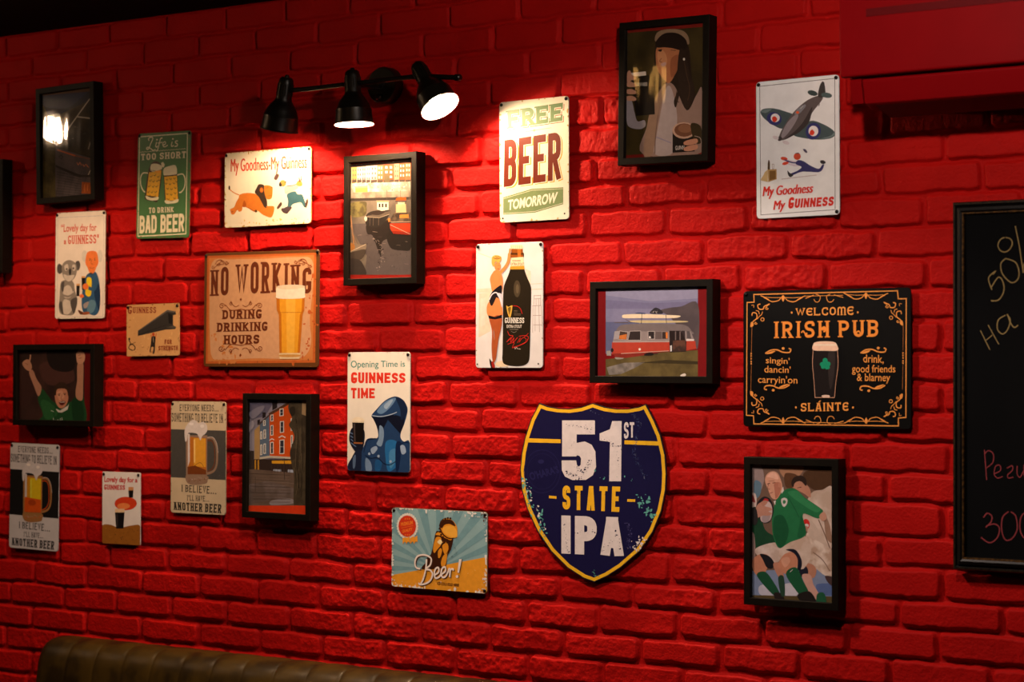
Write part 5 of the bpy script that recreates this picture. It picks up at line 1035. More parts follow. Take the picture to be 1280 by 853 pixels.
 ('c',(214,136,64),[-133.7,-123.3,-139.2,-122.5,-143.7,-116.1,-138.3,-119.3]),
 ('k',(214,136,64),2.4,[-180.5,-72.3,-175.9,-83.8,-166.7,-91,-167.5,-101.7,-176.7,-103.4,-178.6,-96.8]),
 ('c',(214,136,64),[-182.4,-71.5,-181.4,-81.3,-175.9,-82.9,-175,-74.8]),
 ('k',(214,136,64),1.64,[-165.8,-80.4,-166.7,-82.2,-168.5,-83.1,-170.4,-82.9,-171.6,-81.8,-171.8,-80.5,-171.2,-79.4,-170,-78.9,-169,-79.1,-168.5,-79.8,-168.5,-80.4,-168.9,-80.8]),
 ('p',(214,136,64),[-147.5,-88.5,-147.9,-90.2,-149,-91.6,-150.6,-92.6,-152.5,-93,-154.4,-92.7,-156.1,-91.7,-157.2,-90.2,-157.5,-88.5,-157.2,-86.8,-156.1,-85.4,-154.5,-84.4,-152.5,-84,-150.6,-84.3,-149,-85.3,-147.9,-86.8]),
 ('p',(22,20,18),[-149.3,-88.5,-149.6,-89.6,-150.3,-90.5,-151.3,-91.1,-152.5,-91.3,-153.7,-91.1,-154.8,-90.5,-155.5,-89.6,-155.7,-88.5,-155.5,-87.4,-154.8,-86.5,-153.8,-85.9,-152.5,-85.6,-151.3,-85.9,-150.3,-86.5,-149.6,-87.4]),
 ('k',(214,136,64),1.6,[-165.8,-89.4,-159.3,-95.9,-154.8,-99.1,-152,-105.6]),
 ('k',(214,136,64),1.64,[-168.4,-108.2,-162,-106.5,-160.2,-100]),
 ('k',(214,136,64),1.23,[-179.4,-119.7,-173.9,-120.5,-173.9,-114.8]),
 ('k',(214,136,64),2.34,[139.1,-124.1,150,-120,153.4,-113.8,162.6,-114.4,165.1,-122.2,159.2,-124.6]),
 ('k',(214,136,64),1.56,[148.8,-116.1,147.8,-118.1,146,-119,144.1,-118.8,142.8,-117.7,142.6,-116.2,143.3,-115,144.4,-114.6,145.5,-114.8,146,-115.5,146,-116.2,145.6,-116.6]),
 ('c',(214,136,64),[137.5,-125.6,142.5,-124.8,146.7,-118.5,141.7,-121.7]),
 ('k',(214,136,64),2.34,[179.9,-76.2,175.8,-87.1,167.5,-94.2,168.4,-104.3,176.7,-105.7,178.3,-99.5]),
 ('c',(214,136,64),[181.6,-75.4,180.8,-84.7,175.8,-86.3,175,-78.5]),
 ('k',(214,136,64),1.56,[173.3,-84,172.5,-85.7,170.9,-86.5,169.2,-86.3,168.1,-85.3,167.9,-84,168.5,-83,169.5,-82.6,170.4,-82.8,170.9,-83.4,170.9,-84,170.5,-84.4]),
 ('p',(214,136,64),[159.2,-91.9,158.8,-93.5,157.8,-94.9,156.3,-95.9,154.6,-96.2,152.8,-95.9,151.3,-95,150.3,-93.6,150,-91.9,150.3,-90.3,151.3,-88.9,152.8,-88,154.5,-87.6,156.3,-87.9,157.8,-88.9,158.8,-90.2]),
 ('p',(22,20,18),[157.5,-91.9,157.3,-92.9,156.6,-93.8,155.7,-94.4,154.6,-94.6,153.4,-94.4,152.5,-93.9,151.9,-93,151.6,-91.9,151.9,-90.9,152.5,-90,153.4,-89.4,154.6,-89.2,155.7,-89.4,156.6,-90,157.3,-90.9]),
 ('k',(214,136,64),1.56,[166.7,-92.6,160.8,-98.9,156.7,-102,154.2,-108.3]),
 ('k',(214,136,64),1.56,[169.2,-110.5,163.4,-109,161.7,-102.8]),
 ('k',(214,136,64),1.14,[179.2,-121.3,174.2,-122.1,174.2,-116.6]),
 ('t',(218,140,66),'WeLCOme',('k',0.78,0.17,1,0.16),[-70.8,110.7,68.4,112.9,68.4,94.3,-70.7,94.6]),
 ('p',(218,140,66),[-77.4,101.6,-77.6,100.6,-78.1,99.9,-78.8,99.4,-79.7,99.2,-80.5,99.4,-81.3,99.9,-81.7,100.7,-81.9,101.7,-81.8,102.6,-81.3,103.4,-80.5,103.9,-79.7,104,-78.8,103.8,-78.1,103.3,-77.6,102.5]),
 ('p',(218,140,66),[80.4,99.6,80.3,98.7,79.8,98,79.1,97.5,78.3,97.3,77.5,97.5,76.8,98,76.3,98.8,76.1,99.7,76.3,100.6,76.8,101.4,77.5,101.9,78.3,102,79.1,101.8,79.8,101.3,80.3,100.5]),
 ('t',(222,130,52),'IRISH PUB',('k',0.62,0.17,1,0.2),[-123.3,82.2,125.9,82.6,126,46.6,-123.1,45.6]),
 ('k',(222,130,52),3.6,[-8.7,65,-0.8,68.9,2.3,61.7,-3.4,58.6]),
 ('k',(222,130,52),3.12,[73.7,55.1,80.5,59,84.8,52.6]),
 ('k',(222,130,52),3.2,[-56.3,56.9,-51.9,60.8,-48.3,56]),
 ('t',(218,140,66),"singin'",('b',0.006,0),[-143.4,5.1,-84.7,1.5,-84.6,-16.2,-143.3,-14.4]),
 ('t',(218,140,66),"dancin'",('b',0.006,0),[-146.9,-14.4,-82.3,-17,-82.3,-31.6,-146.9,-30.7]),
 ('t',(218,140,66),"carryin'on",('b',0.006,0),[-162.8,-37.2,-65.7,-38.8,-65.7,-59.8,-162.7,-58.4]),
 ('t',(218,140,66),'drink,',('b',0.006,0),[90.9,8.4,138.4,7.3,138.4,-13.1,91,-11.3]),
 ('t',(218,140,66),'good friends',('b',0.006,0),[64.5,-13.6,165.2,-14.7,165.3,-35,64.6,-35.7]),
 ('t',(218,140,66),'& blarney',('b',0.006,0),[76.1,-32.5,153.6,-32.6,152.8,-54.5,76.2,-53.8]),
 ('t',(218,140,66),'SLÁINTe',('k',0.66,0.17,1,0.16),[-57.5,-92.7,56.1,-89.5,56.2,-113.2,-57.4,-116]),
 ('p',(218,140,66),[-67.3,-107.2,-67.4,-108.2,-67.9,-109,-68.6,-109.5,-69.5,-109.7,-70.3,-109.5,-71,-109,-71.5,-108.2,-71.7,-107.3,-71.5,-106.4,-71.1,-105.6,-70.3,-105,-69.5,-104.9,-68.6,-105,-67.9,-105.5,-67.4,-106.3]),
 ('p',(218,140,66),[69.1,-106,68.9,-106.9,68.4,-107.6,67.8,-108.2,66.9,-108.4,66.1,-108.2,65.4,-107.7,64.9,-106.9,64.8,-106,64.9,-105.1,65.4,-104.3,66.1,-103.8,66.9,-103.6,67.7,-103.8,68.4,-104.3,68.9,-105.1]),
 ('k',(214,136,64),2.8,[-144.8,11.7,-131.2,18.9,-115.3,19.6,-101.8,14.6,-86,13.7,-81.6,20.1,-87,22.6]),
 ('p',(214,136,64),[-96.9,22.6,-97.1,21.6,-97.9,20.6,-99.1,20,-100.4,19.8,-101.8,20.1,-103,20.7,-103.8,21.6,-104.1,22.7,-103.8,23.8,-103,24.7,-101.8,25.3,-100.5,25.5,-99.1,25.3,-97.9,24.7,-97.1,23.7]),
 ('c',(214,136,64),[-142.5,10.8,-131.1,16.4,-119.8,17.2,-128.9,11.5]),
 ('k',(214,136,64),2.73,[84.5,11.6,97.3,18.6,112.2,19.2,124.9,14.4,139.6,13.5,143.8,19.8,138.7,22.1]),
 ('p',(214,136,64),[129.5,22.2,129.2,21.2,128.5,20.3,127.4,19.7,126.1,19.5,124.8,19.7,123.7,20.3,123,21.2,122.7,22.3,123,23.3,123.7,24.2,124.8,24.8,126.1,25,127.4,24.8,128.5,24.2,129.2,23.3]),
 ('c',(214,136,64),[86.7,10.8,97.3,16.2,107.9,16.9,99.4,11.5]),
 ('k',(214,136,64),2.87,[-84.4,-57.4,-96.9,-63.9,-112.7,-64.7,-126.3,-59.9,-142.2,-60,-146.7,-66.5,-140.3,-68.9]),
 ('p',(214,136,64),[-121.3,-69.6,-121.5,-70.7,-122.3,-71.7,-123.5,-72.3,-124.9,-72.5,-126.3,-72.3,-127.4,-71.7,-128.2,-70.8,-128.5,-69.7,-128.2,-68.6,-127.5,-67.7,-126.3,-67,-124.9,-66.8,-123.5,-67,-122.3,-67.6,-121.5,-68.6]),
 ('c',(214,136,64),[-87.1,-55.8,-99.2,-62.3,-110.5,-63.1,-101.5,-58.2]),
 ('k',(214,136,64),2.8,[141.9,-57.6,130.1,-63.9,115.4,-64.8,102.6,-60.1,87.7,-60.1,83.5,-66.4,89.5,-68.8]),
 ('p',(214,136,64),[107.3,-69.5,107.1,-70.5,106.3,-71.4,105.2,-72,103.9,-72.3,102.6,-72.1,101.5,-71.5,100.8,-70.6,100.5,-69.5,100.8,-68.5,101.5,-67.6,102.6,-67,103.9,-66.8,105.2,-67,106.3,-67.6,107.1,-68.4]),
 ('c',(214,136,64),[139.4,-56.1,128,-62.4,117.5,-63.2,125.9,-58.5]),
 ('p',(26,20,19),[-27.4,20.4,31.2,19.9,32.1,-15.8,26.6,-51.6,23.3,-84.2,-23.1,-84.4,-25.8,-51.6,-29.5,-15.6]),
 ('lc',(190,140,110),1.2,[-27.4,20.4,-29.1,-3.6,-28.6,-19.6,-25.4,-51.6,-23.1,-85.2,23.3,-84.9,26.6,-51.6,31.7,-19.8,32.1,-3.9,30.7,19.9]),
 ('c',(44,36,34),[9,12.2,24.2,12,22.2,-35.7,13.6,-67.5,8.3,-27.7]),
 ('c',(226,178,150),[-27.4,18.8,-27,31.6,-19.6,36.4,1.1,37.7,22,35.9,29,30.3,30.7,17.6,1.1,17]),
 ('p',(236,196,172),[-26.1,31.6,29,31.1,29,27.9,-26.1,28.4]),
 ('c',(200,170,150),[-6,-80.3,9.3,-79.5,11.5,-84.2,-4.6,-84.3]),
 ('p',(22,128,92),[7.3,-4.6,6.9,-6.9,5.5,-8.8,3.6,-10.1,1.2,-10.5,-1.1,-10.1,-3.1,-8.8,-4.4,-6.8,-4.9,-4.5,-4.5,-2.2,-3.1,-0.3,-1.2,1,1.2,1.4,3.5,1,5.5,-0.3,6.8,-2.3]),
 ('p',(22,128,92),[1.7,-12.5,1.2,-14.5,-0.2,-16.2,-2.4,-17.3,-4.9,-17.7,-7.4,-17.3,-9.5,-16.2,-11,-14.5,-11.5,-12.5,-11,-10.5,-9.6,-8.8,-7.4,-7.7,-4.9,-7.3,-2.4,-7.7,-0.3,-8.9,1.2,-10.5]),
 ('p',(22,128,92),[14.3,-11.8,13.8,-13.8,12.4,-15.4,10.3,-16.5,7.8,-16.9,5.3,-16.5,3.2,-15.4,1.7,-13.7,1.2,-11.7,1.7,-9.7,3.1,-8.1,5.3,-7,7.8,-6.6,10.3,-7,12.4,-8.1,13.8,-9.8]),
 ('p',(22,128,92),[1.7,-18.1,1.3,-19.8,0.2,-21.2,-1.5,-22.2,-3.5,-22.5,-5.6,-22.1,-7.3,-21.2,-8.4,-19.8,-8.8,-18.1,-8.4,-16.4,-7.3,-15,-5.6,-14,-3.6,-13.7,-1.6,-14,0.1,-15,1.3,-16.4]),
 ('p',(22,128,92),[12.2,-18.9,11.7,-20.8,10.4,-22.3,8.4,-23.3,6.1,-23.7,3.7,-23.3,1.7,-22.3,0.4,-20.7,-0.1,-18.9,0.4,-17.1,1.7,-15.5,3.7,-14.5,6,-14.1,8.4,-14.5,10.4,-15.6,11.7,-17.1]),
 ('k',(22,128,92),1.95,[1.2,-9.7,2.1,-17.7,4.8,-23.7]),
],
'beer': [
 ('p',(112,150,156),[-7.1,-47.2,-163.7,-189.6,-187.1,-175.2]),
 ('p',(112,150,156),[-7.1,-47.2,-208.7,-157.3,-225.5,-138.4]),
 ('p',(112,150,156),[-7.1,-47.2,-239.2,-116.4,-247.9,-94.5]),
 ('p',(112,150,156),[-7.1,-47.2,-252.5,-70.2,-252.4,-47]),
 ('p',(112,150,156),[-7.1,-47.2,-247.5,-22.2,-238.6,0.5]),
 ('p',(112,150,156),[-7.1,-47.2,-224.7,23.8,-207.7,44.3]),
 ('p',(112,150,156),[-7.1,-47.2,-185.8,64.4,-162.2,81.1]),
 ('p',(112,150,156),[-7.1,-47.2,-134.1,96.3,-105.7,108]),
 ('p',(112,150,156),[-7.1,-47.2,-73.7,117.4,-42.6,123.3]),
 ('p',(112,150,156),[-7.1,-47.2,-9.1,126.3,22.2,126]),
 ('p',(112,150,156),[-7.1,-47.2,54.8,122.5,84.1,116.2]),
 ('p',(112,150,156),[-7.1,-47.2,113.5,106.5,138.7,94.7]),
 ('p',(112,150,156),[-7.1,-47.2,162.8,79.7,182.3,63.4]),
 ('p',(112,150,156),[-7.1,-47.2,199.6,44.1,212.1,24.4]),
 ('p',(112,150,156),[-7.1,-47.2,221.4,2.2,226.1,-19.4]),
 ('p',(112,150,156),[-7.1,-47.2,226.9,-43,223.6,-65.2]),
 ('p',(112,150,156),[-7.1,-47.2,215.8,-88.5,204.6,-109.7]),
 ('p',(112,150,156),[-7.1,-47.2,188.7,-131.2,170.4,-149.9]),
 ('p',(112,150,156),[-7.1,-47.2,147.5,-168.1,123.3,-183.1]),
 ('p',(226,150,42),[-146.8,-70.9,-56.1,-52.4,41.2,-31.3,147.6,-8.9,146.6,-99.6,-17.8,-100.5,-146.4,-99.5]),
 ('p',(222,214,200),[-65.3,54.6,-67.6,42.7,-74.4,32.4,-84.7,25.1,-96.9,22.2,-109.2,24,-119.8,30.2,-126.9,39.9,-129.5,51.7,-127.2,63.8,-120.3,74.1,-109.9,81.3,-97.7,84.2,-85.4,82.4,-74.9,76.1,-67.9,66.4]),
 ('p',(222,214,200),[-63.4,55.6,-63.6,54.4,-64.4,53.2,-65.5,52.5,-66.8,52.2,-68.1,52.3,-69.2,53,-70,54.1,-70.2,55.3,-70,56.6,-69.3,57.7,-68.2,58.5,-66.9,58.8,-65.5,58.6,-64.4,58,-63.7,56.9]),
 ('p',(222,214,200),[-64.1,49,-64.3,47.7,-65.1,46.6,-66.2,45.8,-67.5,45.5,-68.8,45.7,-69.9,46.4,-70.6,47.4,-70.9,48.7,-70.7,50,-69.9,51.1,-68.8,51.9,-67.5,52.2,-66.2,52,-65.1,51.3,-64.4,50.3]),
 ('p',(222,214,200),[-66.3,42.6,-66.5,41.3,-67.2,40.2,-68.3,39.4,-69.6,39.1,-70.9,39.3,-72.1,40,-72.8,41,-73.1,42.3,-72.9,43.6,-72.1,44.7,-71,45.5,-69.7,45.8,-68.4,45.6,-67.3,44.9,-66.5,43.9]),
 ('p',(222,214,200),[-69.8,36.8,-70.1,35.5,-70.8,34.4,-71.9,33.6,-73.2,33.3,-74.5,33.5,-75.6,34.2,-76.4,35.2,-76.7,36.5,-76.4,37.8,-75.7,38.9,-74.6,39.7,-73.3,40,-72,39.8,-70.8,39.1,-70.1,38.1]),
 ('p',(222,214,200),[-74.6,31.9,-74.8,30.6,-75.5,29.5,-76.6,28.7,-78,28.4,-79.3,28.6,-80.4,29.3,-81.1,30.3,-81.4,31.6,-81.2,32.9,-80.4,34,-79.3,34.7,-78,35.1,-76.7,34.9,-75.6,34.2,-74.8,33.2]),
 ('p',(222,214,200),[-80.3,28.1,-80.5,26.8,-81.3,25.7,-82.4,24.9,-83.7,24.6,-85,24.8,-86.1,25.4,-86.9,26.5,-87.2,27.7,-86.9,29,-86.2,30.2,-85.1,30.9,-83.8,31.2,-82.5,31.1,-81.3,30.4,-80.6,29.3]),
 ('p',(222,214,200),[-86.7,25.6,-87,24.3,-87.7,23.2,-88.8,22.4,-90.1,22.1,-91.4,22.2,-92.5,22.9,-93.3,24,-93.6,25.2,-93.3,26.5,-92.6,27.6,-91.5,28.4,-90.2,28.7,-88.9,28.5,-87.7,27.9,-87,26.8]),
 ('p',(222,214,200),[-93.5,24.5,-93.7,23.2,-94.5,22.1,-95.6,21.3,-96.9,21,-98.2,21.2,-99.3,21.8,-100.1,22.9,-100.4,24.2,-100.1,25.5,-99.4,26.6,-98.3,27.3,-97,27.7,-95.7,27.5,-94.5,26.8,-93.8,25.8]),
 ('p',(222,214,200),[-100.3,24.9,-100.5,23.6,-101.3,22.5,-102.4,21.7,-103.7,21.4,-105,21.6,-106.1,22.3,-106.9,23.3,-107.2,24.6,-106.9,25.9,-106.2,27,-105.1,27.8,-103.8,28.1,-102.5,27.9,-101.3,27.2,-100.6,26.2]),
 ('p',(222,214,200),[-106.8,26.8,-107,25.5,-107.8,24.4,-108.9,23.6,-110.2,23.3,-111.5,23.5,-112.7,24.2,-113.4,25.2,-113.7,26.5,-113.4,27.8,-112.7,28.9,-111.6,29.7,-110.3,30,-109,29.8,-107.8,29.1,-107.1,28.1]),
 ('p',(222,214,200),[-112.7,30.1,-112.9,28.8,-113.6,27.7,-114.7,26.9,-116.1,26.6,-117.4,26.8,-118.5,27.4,-119.3,28.5,-119.6,29.7,-119.3,31,-118.6,32.2,-117.5,32.9,-116.1,33.3,-114.8,33.1,-113.7,32.4,-112.9,31.3]),
 ('p',(222,214,200),[-117.6,34.6,-117.8,33.3,-118.5,32.2,-119.7,31.4,-121,31.1,-122.3,31.2,-123.4,31.9,-124.2,33,-124.5,34.2,-124.2,35.5,-123.5,36.7,-122.4,37.4,-121.1,37.8,-119.7,37.6,-118.6,36.9,-117.8,35.8]),
 ('p',(222,214,200),[-121.3,40.1,-121.5,38.8,-122.3,37.6,-123.4,36.9,-124.7,36.5,-126,36.7,-127.2,37.4,-127.9,38.5,-128.2,39.7,-128,41,-127.2,42.2,-126.1,42.9,-124.8,43.3,-123.5,43.1,-122.3,42.4,-121.6,41.3]),
 ('p',(222,214,200),[-123.6,46.3,-123.9,45,-124.6,43.8,-125.7,43.1,-127.1,42.8,-128.4,42.9,-129.5,43.6,-130.3,44.7,-130.6,45.9,-130.3,47.2,-129.6,48.4,-128.5,49.1,-127.1,49.5,-125.8,49.3,-124.7,48.6,-123.9,47.5]),
 ('p',(222,214,200),[-124.5,52.9,-124.7,51.6,-125.5,50.5,-126.6,49.7,-127.9,49.4,-129.2,49.6,-130.4,50.2,-131.1,51.3,-131.4,52.6,-131.2,53.9,-130.4,55,-129.3,55.8,-128,56.1,-126.7,55.9,-125.5,55.2,-124.8,54.1]),
 ('p',(222,214,200),[-123.8,59.6,-124.1,58.3,-124.8,57.1,-125.9,56.4,-127.2,56.1,-128.6,56.2,-129.7,56.9,-130.4,58,-130.7,59.3,-130.5,60.5,-129.7,61.7,-128.6,62.4,-127.3,62.8,-126,62.6,-124.9,61.9,-124.1,60.8]),
 ('p',(222,214,200),[-121.6,66,-121.9,64.7,-122.6,63.6,-123.7,62.8,-125,62.5,-126.4,62.7,-127.5,63.3,-128.3,64.4,-128.5,65.7,-128.3,67,-127.5,68.1,-126.4,68.9,-125.1,69.2,-123.8,69,-122.7,68.3,-121.9,67.2]),
 ('p',(222,214,200),[-118,71.8,-118.3,70.5,-119,69.4,-120.1,68.6,-121.4,68.3,-122.8,68.5,-123.9,69.2,-124.7,70.2,-124.9,71.5,-124.7,72.8,-124,73.9,-122.8,74.7,-121.5,75,-120.2,74.8,-119.1,74.1,-118.3,73.1]),
 ('p',(222,214,200),[-113.2,76.7,-113.5,75.4,-114.2,74.3,-115.3,73.6,-116.6,73.2,-118,73.4,-119.1,74.1,-119.9,75.2,-120.1,76.4,-119.9,77.7,-119.2,78.9,-118,79.6,-116.7,79.9,-115.4,79.7,-114.3,79.1,-113.5,78]),
 ('p',(222,214,200),[-107.5,80.5,-107.7,79.3,-108.4,78.1,-109.6,77.4,-110.9,77,-112.2,77.2,-113.3,77.9,-114.1,79,-114.4,80.2,-114.1,81.5,-113.4,82.7,-112.3,83.4,-110.9,83.7,-109.6,83.5,-108.5,82.9,-107.7,81.8]),
 ('p',(222,214,200),[-101,83,-101.3,81.7,-102,80.6,-103.1,79.8,-104.4,79.5,-105.7,79.7,-106.9,80.4,-107.6,81.5,-107.9,82.7,-107.7,84,-106.9,85.1,-105.8,85.9,-104.5,86.2,-103.2,86,-102.1,85.3,-101.3,84.3]),
 ('p',(222,214,200),[-94.2,84.1,-94.5,82.8,-95.2,81.7,-96.3,80.9,-97.6,80.6,-98.9,80.8,-100.1,81.4,-100.8,82.5,-101.1,83.8,-100.9,85.1,-100.1,86.2,-99,87,-97.7,87.3,-96.4,87.1,-95.3,86.4,-94.5,85.3]),
 ('p',(222,214,200),[-87.4,83.6,-87.7,82.3,-88.4,81.2,-89.5,80.4,-90.8,80.1,-92.1,80.3,-93.3,81,-94,82,-94.3,83.3,-94,84.6,-93.3,85.7,-92.2,86.5,-90.9,86.8,-89.6,86.6,-88.5,85.9,-87.7,84.9]),
 ('p',(222,214,200),[-80.9,81.7,-81.2,80.4,-81.9,79.3,-83,78.5,-84.3,78.2,-85.6,78.4,-86.8,79.1,-87.5,80.1,-87.8,81.4,-87.6,82.7,-86.8,83.8,-85.7,84.6,-84.4,84.9,-83.1,84.7,-82,84,-81.2,82.9]),
 ('p',(222,214,200),[-75.1,78.4,-75.4,77.1,-76.1,76,-77.2,75.2,-78.5,74.9,-79.8,75.1,-80.9,75.8,-81.7,76.8,-82,78.1,-81.7,79.4,-81,80.5,-79.9,81.3,-78.6,81.6,-77.3,81.4,-76.2,80.7,-75.4,79.6]),
 ('p',(222,214,200),[-70.3,73.9,-70.5,72.6,-71.2,71.5,-72.3,70.7,-73.6,70.4,-74.9,70.6,-76.1,71.3,-76.8,72.3,-77.1,73.6,-76.9,74.9,-76.1,76,-75,76.8,-73.7,77.1,-72.4,76.9,-71.3,76.2,-70.5,75.1]),
 ('p',(222,214,200),[-66.6,68.4,-66.8,67.1,-67.5,66,-68.6,65.2,-69.9,64.9,-71.3,65.1,-72.4,65.8,-73.1,66.8,-73.4,68.1,-73.2,69.4,-72.4,70.5,-71.3,71.3,-70,71.6,-68.7,71.4,-67.6,70.7,-66.8,69.7]),
 ('p',(222,214,200),[-64.2,62.2,-64.5,60.9,-65.2,59.8,-66.3,59,-67.6,58.7,-68.9,58.9,-70.1,59.6,-70.8,60.6,-71.1,61.9,-70.8,63.2,-70.1,64.3,-69,65.1,-67.7,65.4,-66.4,65.2,-65.3,64.5,-64.5,63.5]),
 ('p',(228,150,46),[-112.6,23.6,-100.4,26.6,-99.4,10.8,-105.6,15.4,-111.7,8.4]),
 ('p',(228,150,46),[-101.9,24.1,-89.7,28.4,-88.8,12.6,-94.9,15.9,-100.9,8.9]),
 ('p',(228,150,46),[-88.9,24.7,-76.8,30.5,-75.8,14.8,-82,16.5,-88,9.6]),
 ('p',(228,150,46),[-78.3,25.2,-66.2,32.3,-65.2,16.6,-71.3,17.1,-77.3,10.1]),
 ('p',(198,54,28),[-70.2,55.3,-72.2,45,-78,36.1,-86.9,29.9,-97.4,27.3,-107.9,28.9,-116.9,34.3,-123,42.7,-125.3,52.8,-123.3,63.2,-117.4,72.2,-108.5,78.4,-98,80.9,-87.5,79.3,-78.5,73.9,-72.4,65.5]),
 ('t',(224,120,40),'PREMIUM',('b',0.035,0),[-118.5,61.7,-81.1,68.8,-80.2,59.7,-117.6,52.6]),
 ('t',(224,120,40),'QUALITY',('b',0.035,0),[-113.6,44.2,-81.6,51.2,-81.5,42.1,-113.5,35.7]),
 ('l',(224,120,40),0.93,[-116.4,48.4,-79.4,56.1]),
 ('p',(224,120,40),[-102.1,72.2,-102.2,71.5,-102.7,70.8,-103.3,70.4,-104,70.2,-104.7,70.4,-105.4,70.7,-105.8,71.3,-105.9,72,-105.8,72.7,-105.4,73.3,-104.8,73.7,-104,73.9,-103.3,73.8,-102.7,73.4,-102.3,72.8]),
 ('p',(224,120,40),[-101.6,32,-101.8,31.3,-102.2,30.7,-102.8,30.3,-103.5,30.1,-104.2,30.2,-104.9,30.6,-105.3,31.1,-105.4,31.8,-105.3,32.5,-104.9,33.1,-104.3,33.6,-103.5,33.7,-102.8,33.6,-102.2,33.3,-101.8,32.7]),
 ('p',(224,120,40),[-95.2,72.5,-95.4,71.8,-95.8,71.1,-96.4,70.7,-97.1,70.5,-97.8,70.7,-98.5,71,-98.9,71.6,-99,72.3,-98.9,73,-98.5,73.6,-97.9,74,-97.2,74.2,-96.4,74.1,-95.8,73.7,-95.4,73.1]),
 ('p',(224,120,40),[-94.7,32.3,-94.9,31.6,-95.3,31,-95.9,30.6,-96.6,30.4,-97.4,30.5,-98,30.9,-98.4,31.5,-98.6,32.2,-98.4,32.9,-98,33.5,-97.4,33.9,-96.7,34.1,-95.9,34,-95.3,33.6,-94.9,33]),
 ('p',(224,120,40),[-89.1,72.7,-89.3,72,-89.7,71.4,-90.3,71,-91,70.8,-91.7,70.9,-92.4,71.3,-92.8,71.9,-92.9,72.6,-92.8,73.3,-92.4,73.9,-91.8,74.3,-91,74.5,-90.3,74.4,-89.7,74,-89.3,73.4]),
 ('p',(224,120,40),[-88.6,32.6,-88.8,31.9,-89.2,31.3,-89.8,30.9,-90.5,30.7,-91.2,30.8,-91.9,31.2,-92.3,31.8,-92.4,32.4,-92.3,33.1,-91.9,33.8,-91.3,34.2,-90.6,34.4,-89.8,34.3,-89.2,33.9,-88.8,33.3]),
 ('c',(58,28,14),[-52.3,-49.7,-37.4,-30.8,-22.6,-8.9,-15.4,18.6,-10,40,-0.7,46.4,40.5,33.4,41.5,15.4,35.3,0.1,26.2,-15.4,20.9,-39.6,-10.9,-47.4]),
 ('c',(214,138,36),[-17,0.4,-14.6,15.6,-7.2,31.1,7,30.2,7.2,13.7,-3.9,1.1,-13.2,-8.4]),
 ('c',(238,214,160),[-4.1,19.2,4.1,26.2,10.9,19.9,5.3,13.6]),
 ('c',(214,138,36),[11,10.9,25.8,17.6,29.7,2.8,18.7,-9.7]),
 ('c',(214,138,36),[-2,-4.8,5.4,4.6,10.3,-1.2,5.7,-16.4,-0.7,-19.8]),
 ('c',(214,138,36),[7.7,-28.4,15,-12.9,26.1,-9.4,20.8,-36.6,9.7,-40.3]),
 ('c',(214,138,36),[-9.9,37,3.1,43.6,36.8,31.7,35,25.6,7,34.8]),
 ('g',(58,28,14),30,40,1,3,[-0.5,34.4,33.2,24,33.5,-3]),
 ('g',(214,138,36),31,30,0.8,2,[-7.9,25,29.6,14.8,26.1,-3.4]),
 ('c',(58,28,14),[-39.3,-30.9,-28.2,-15.2,-7.5,-11.1,-7.2,-35.2,-22.2,-45]),
 ('p',(58,28,14),[51.4,64.4,55.9,54.6,56.4,44.6,52.7,36.1,45.5,30.2,35.7,27.9,25,29.6,14.8,35,6.8,43.2,2.3,53.1,1.8,63.1,5.5,71.7,12.8,77.5,22.6,79.8,33.3,78,43.4,72.7]),
 ('p',(214,138,36),[52.3,65.1,56.5,55.9,56.9,46.6,53.5,38.6,46.6,33.1,37.5,30.9,27.4,32.4,17.9,37.4,10.4,45.1,6.1,54.4,5.7,63.7,9.2,71.8,16.1,77.3,25.3,79.4,35.4,77.8,44.9,72.8]),
 ('c',(58,28,14),[4.8,60.2,10.3,72.5,25.2,76.2,42,73.9,50.6,60.8,32.8,65.4,17.9,62.3,9.7,53.5]),
 ('c',(232,166,60),[12.4,53.1,25.4,60.3,44,60.5,55.2,49,56.1,35.6,46.1,32.1,29.4,35.8,16.2,42.7]),
 ('p',(58,28,14),[16.2,32.4,16,31.3,15.3,30.4,14.2,29.8,12.9,29.5,11.6,29.6,10.5,30.2,9.8,31,9.5,32,9.7,33.1,10.5,34,11.5,34.6,12.8,34.9,14.1,34.8,15.2,34.2,16,33.4]),
 ('p',(58,28,14),[10.9,38,10.6,36.9,9.9,36,8.8,35.4,7.6,35.1,6.3,35.2,5.2,35.8,4.4,36.6,4.2,37.7,4.4,38.7,5.1,39.6,6.2,40.3,7.5,40.5,8.8,40.4,9.9,39.8,10.6,39]),
 ('p',(58,28,14),[7.5,44.9,7.3,43.9,6.5,43,5.5,42.3,4.2,42.1,2.9,42.2,1.8,42.8,1,43.6,0.8,44.6,1,45.7,1.7,46.6,2.8,47.2,4.1,47.5,5.4,47.3,6.5,46.8,7.2,46]),
 ('p',(58,28,14),[6.4,52.6,6.1,51.6,5.4,50.7,4.3,50,3,49.8,1.8,49.9,0.7,50.5,-0.1,51.3,-0.4,52.3,-0.1,53.4,0.6,54.3,1.7,54.9,3,55.2,4.3,55.1,5.4,54.5,6.1,53.7]),
 ('p',(58,28,14),[7.6,60.4,7.4,59.4,6.7,58.5,5.6,57.8,4.3,57.6,3,57.7,1.9,58.2,1.1,59.1,0.9,60.1,1.1,61.2,1.8,62.1,2.9,62.7,4.2,63,5.5,62.8,6.6,62.3,7.3,61.4]),
 ('p',(58,28,14),[11.1,67.6,10.8,66.5,10.1,65.6,9,65,7.8,64.7,6.5,64.9,5.4,65.4,4.6,66.3,4.4,67.3,4.6,68.3,5.3,69.2,6.4,69.9,7.7,70.1,9,70,10.1,69.5,10.8,68.6]),
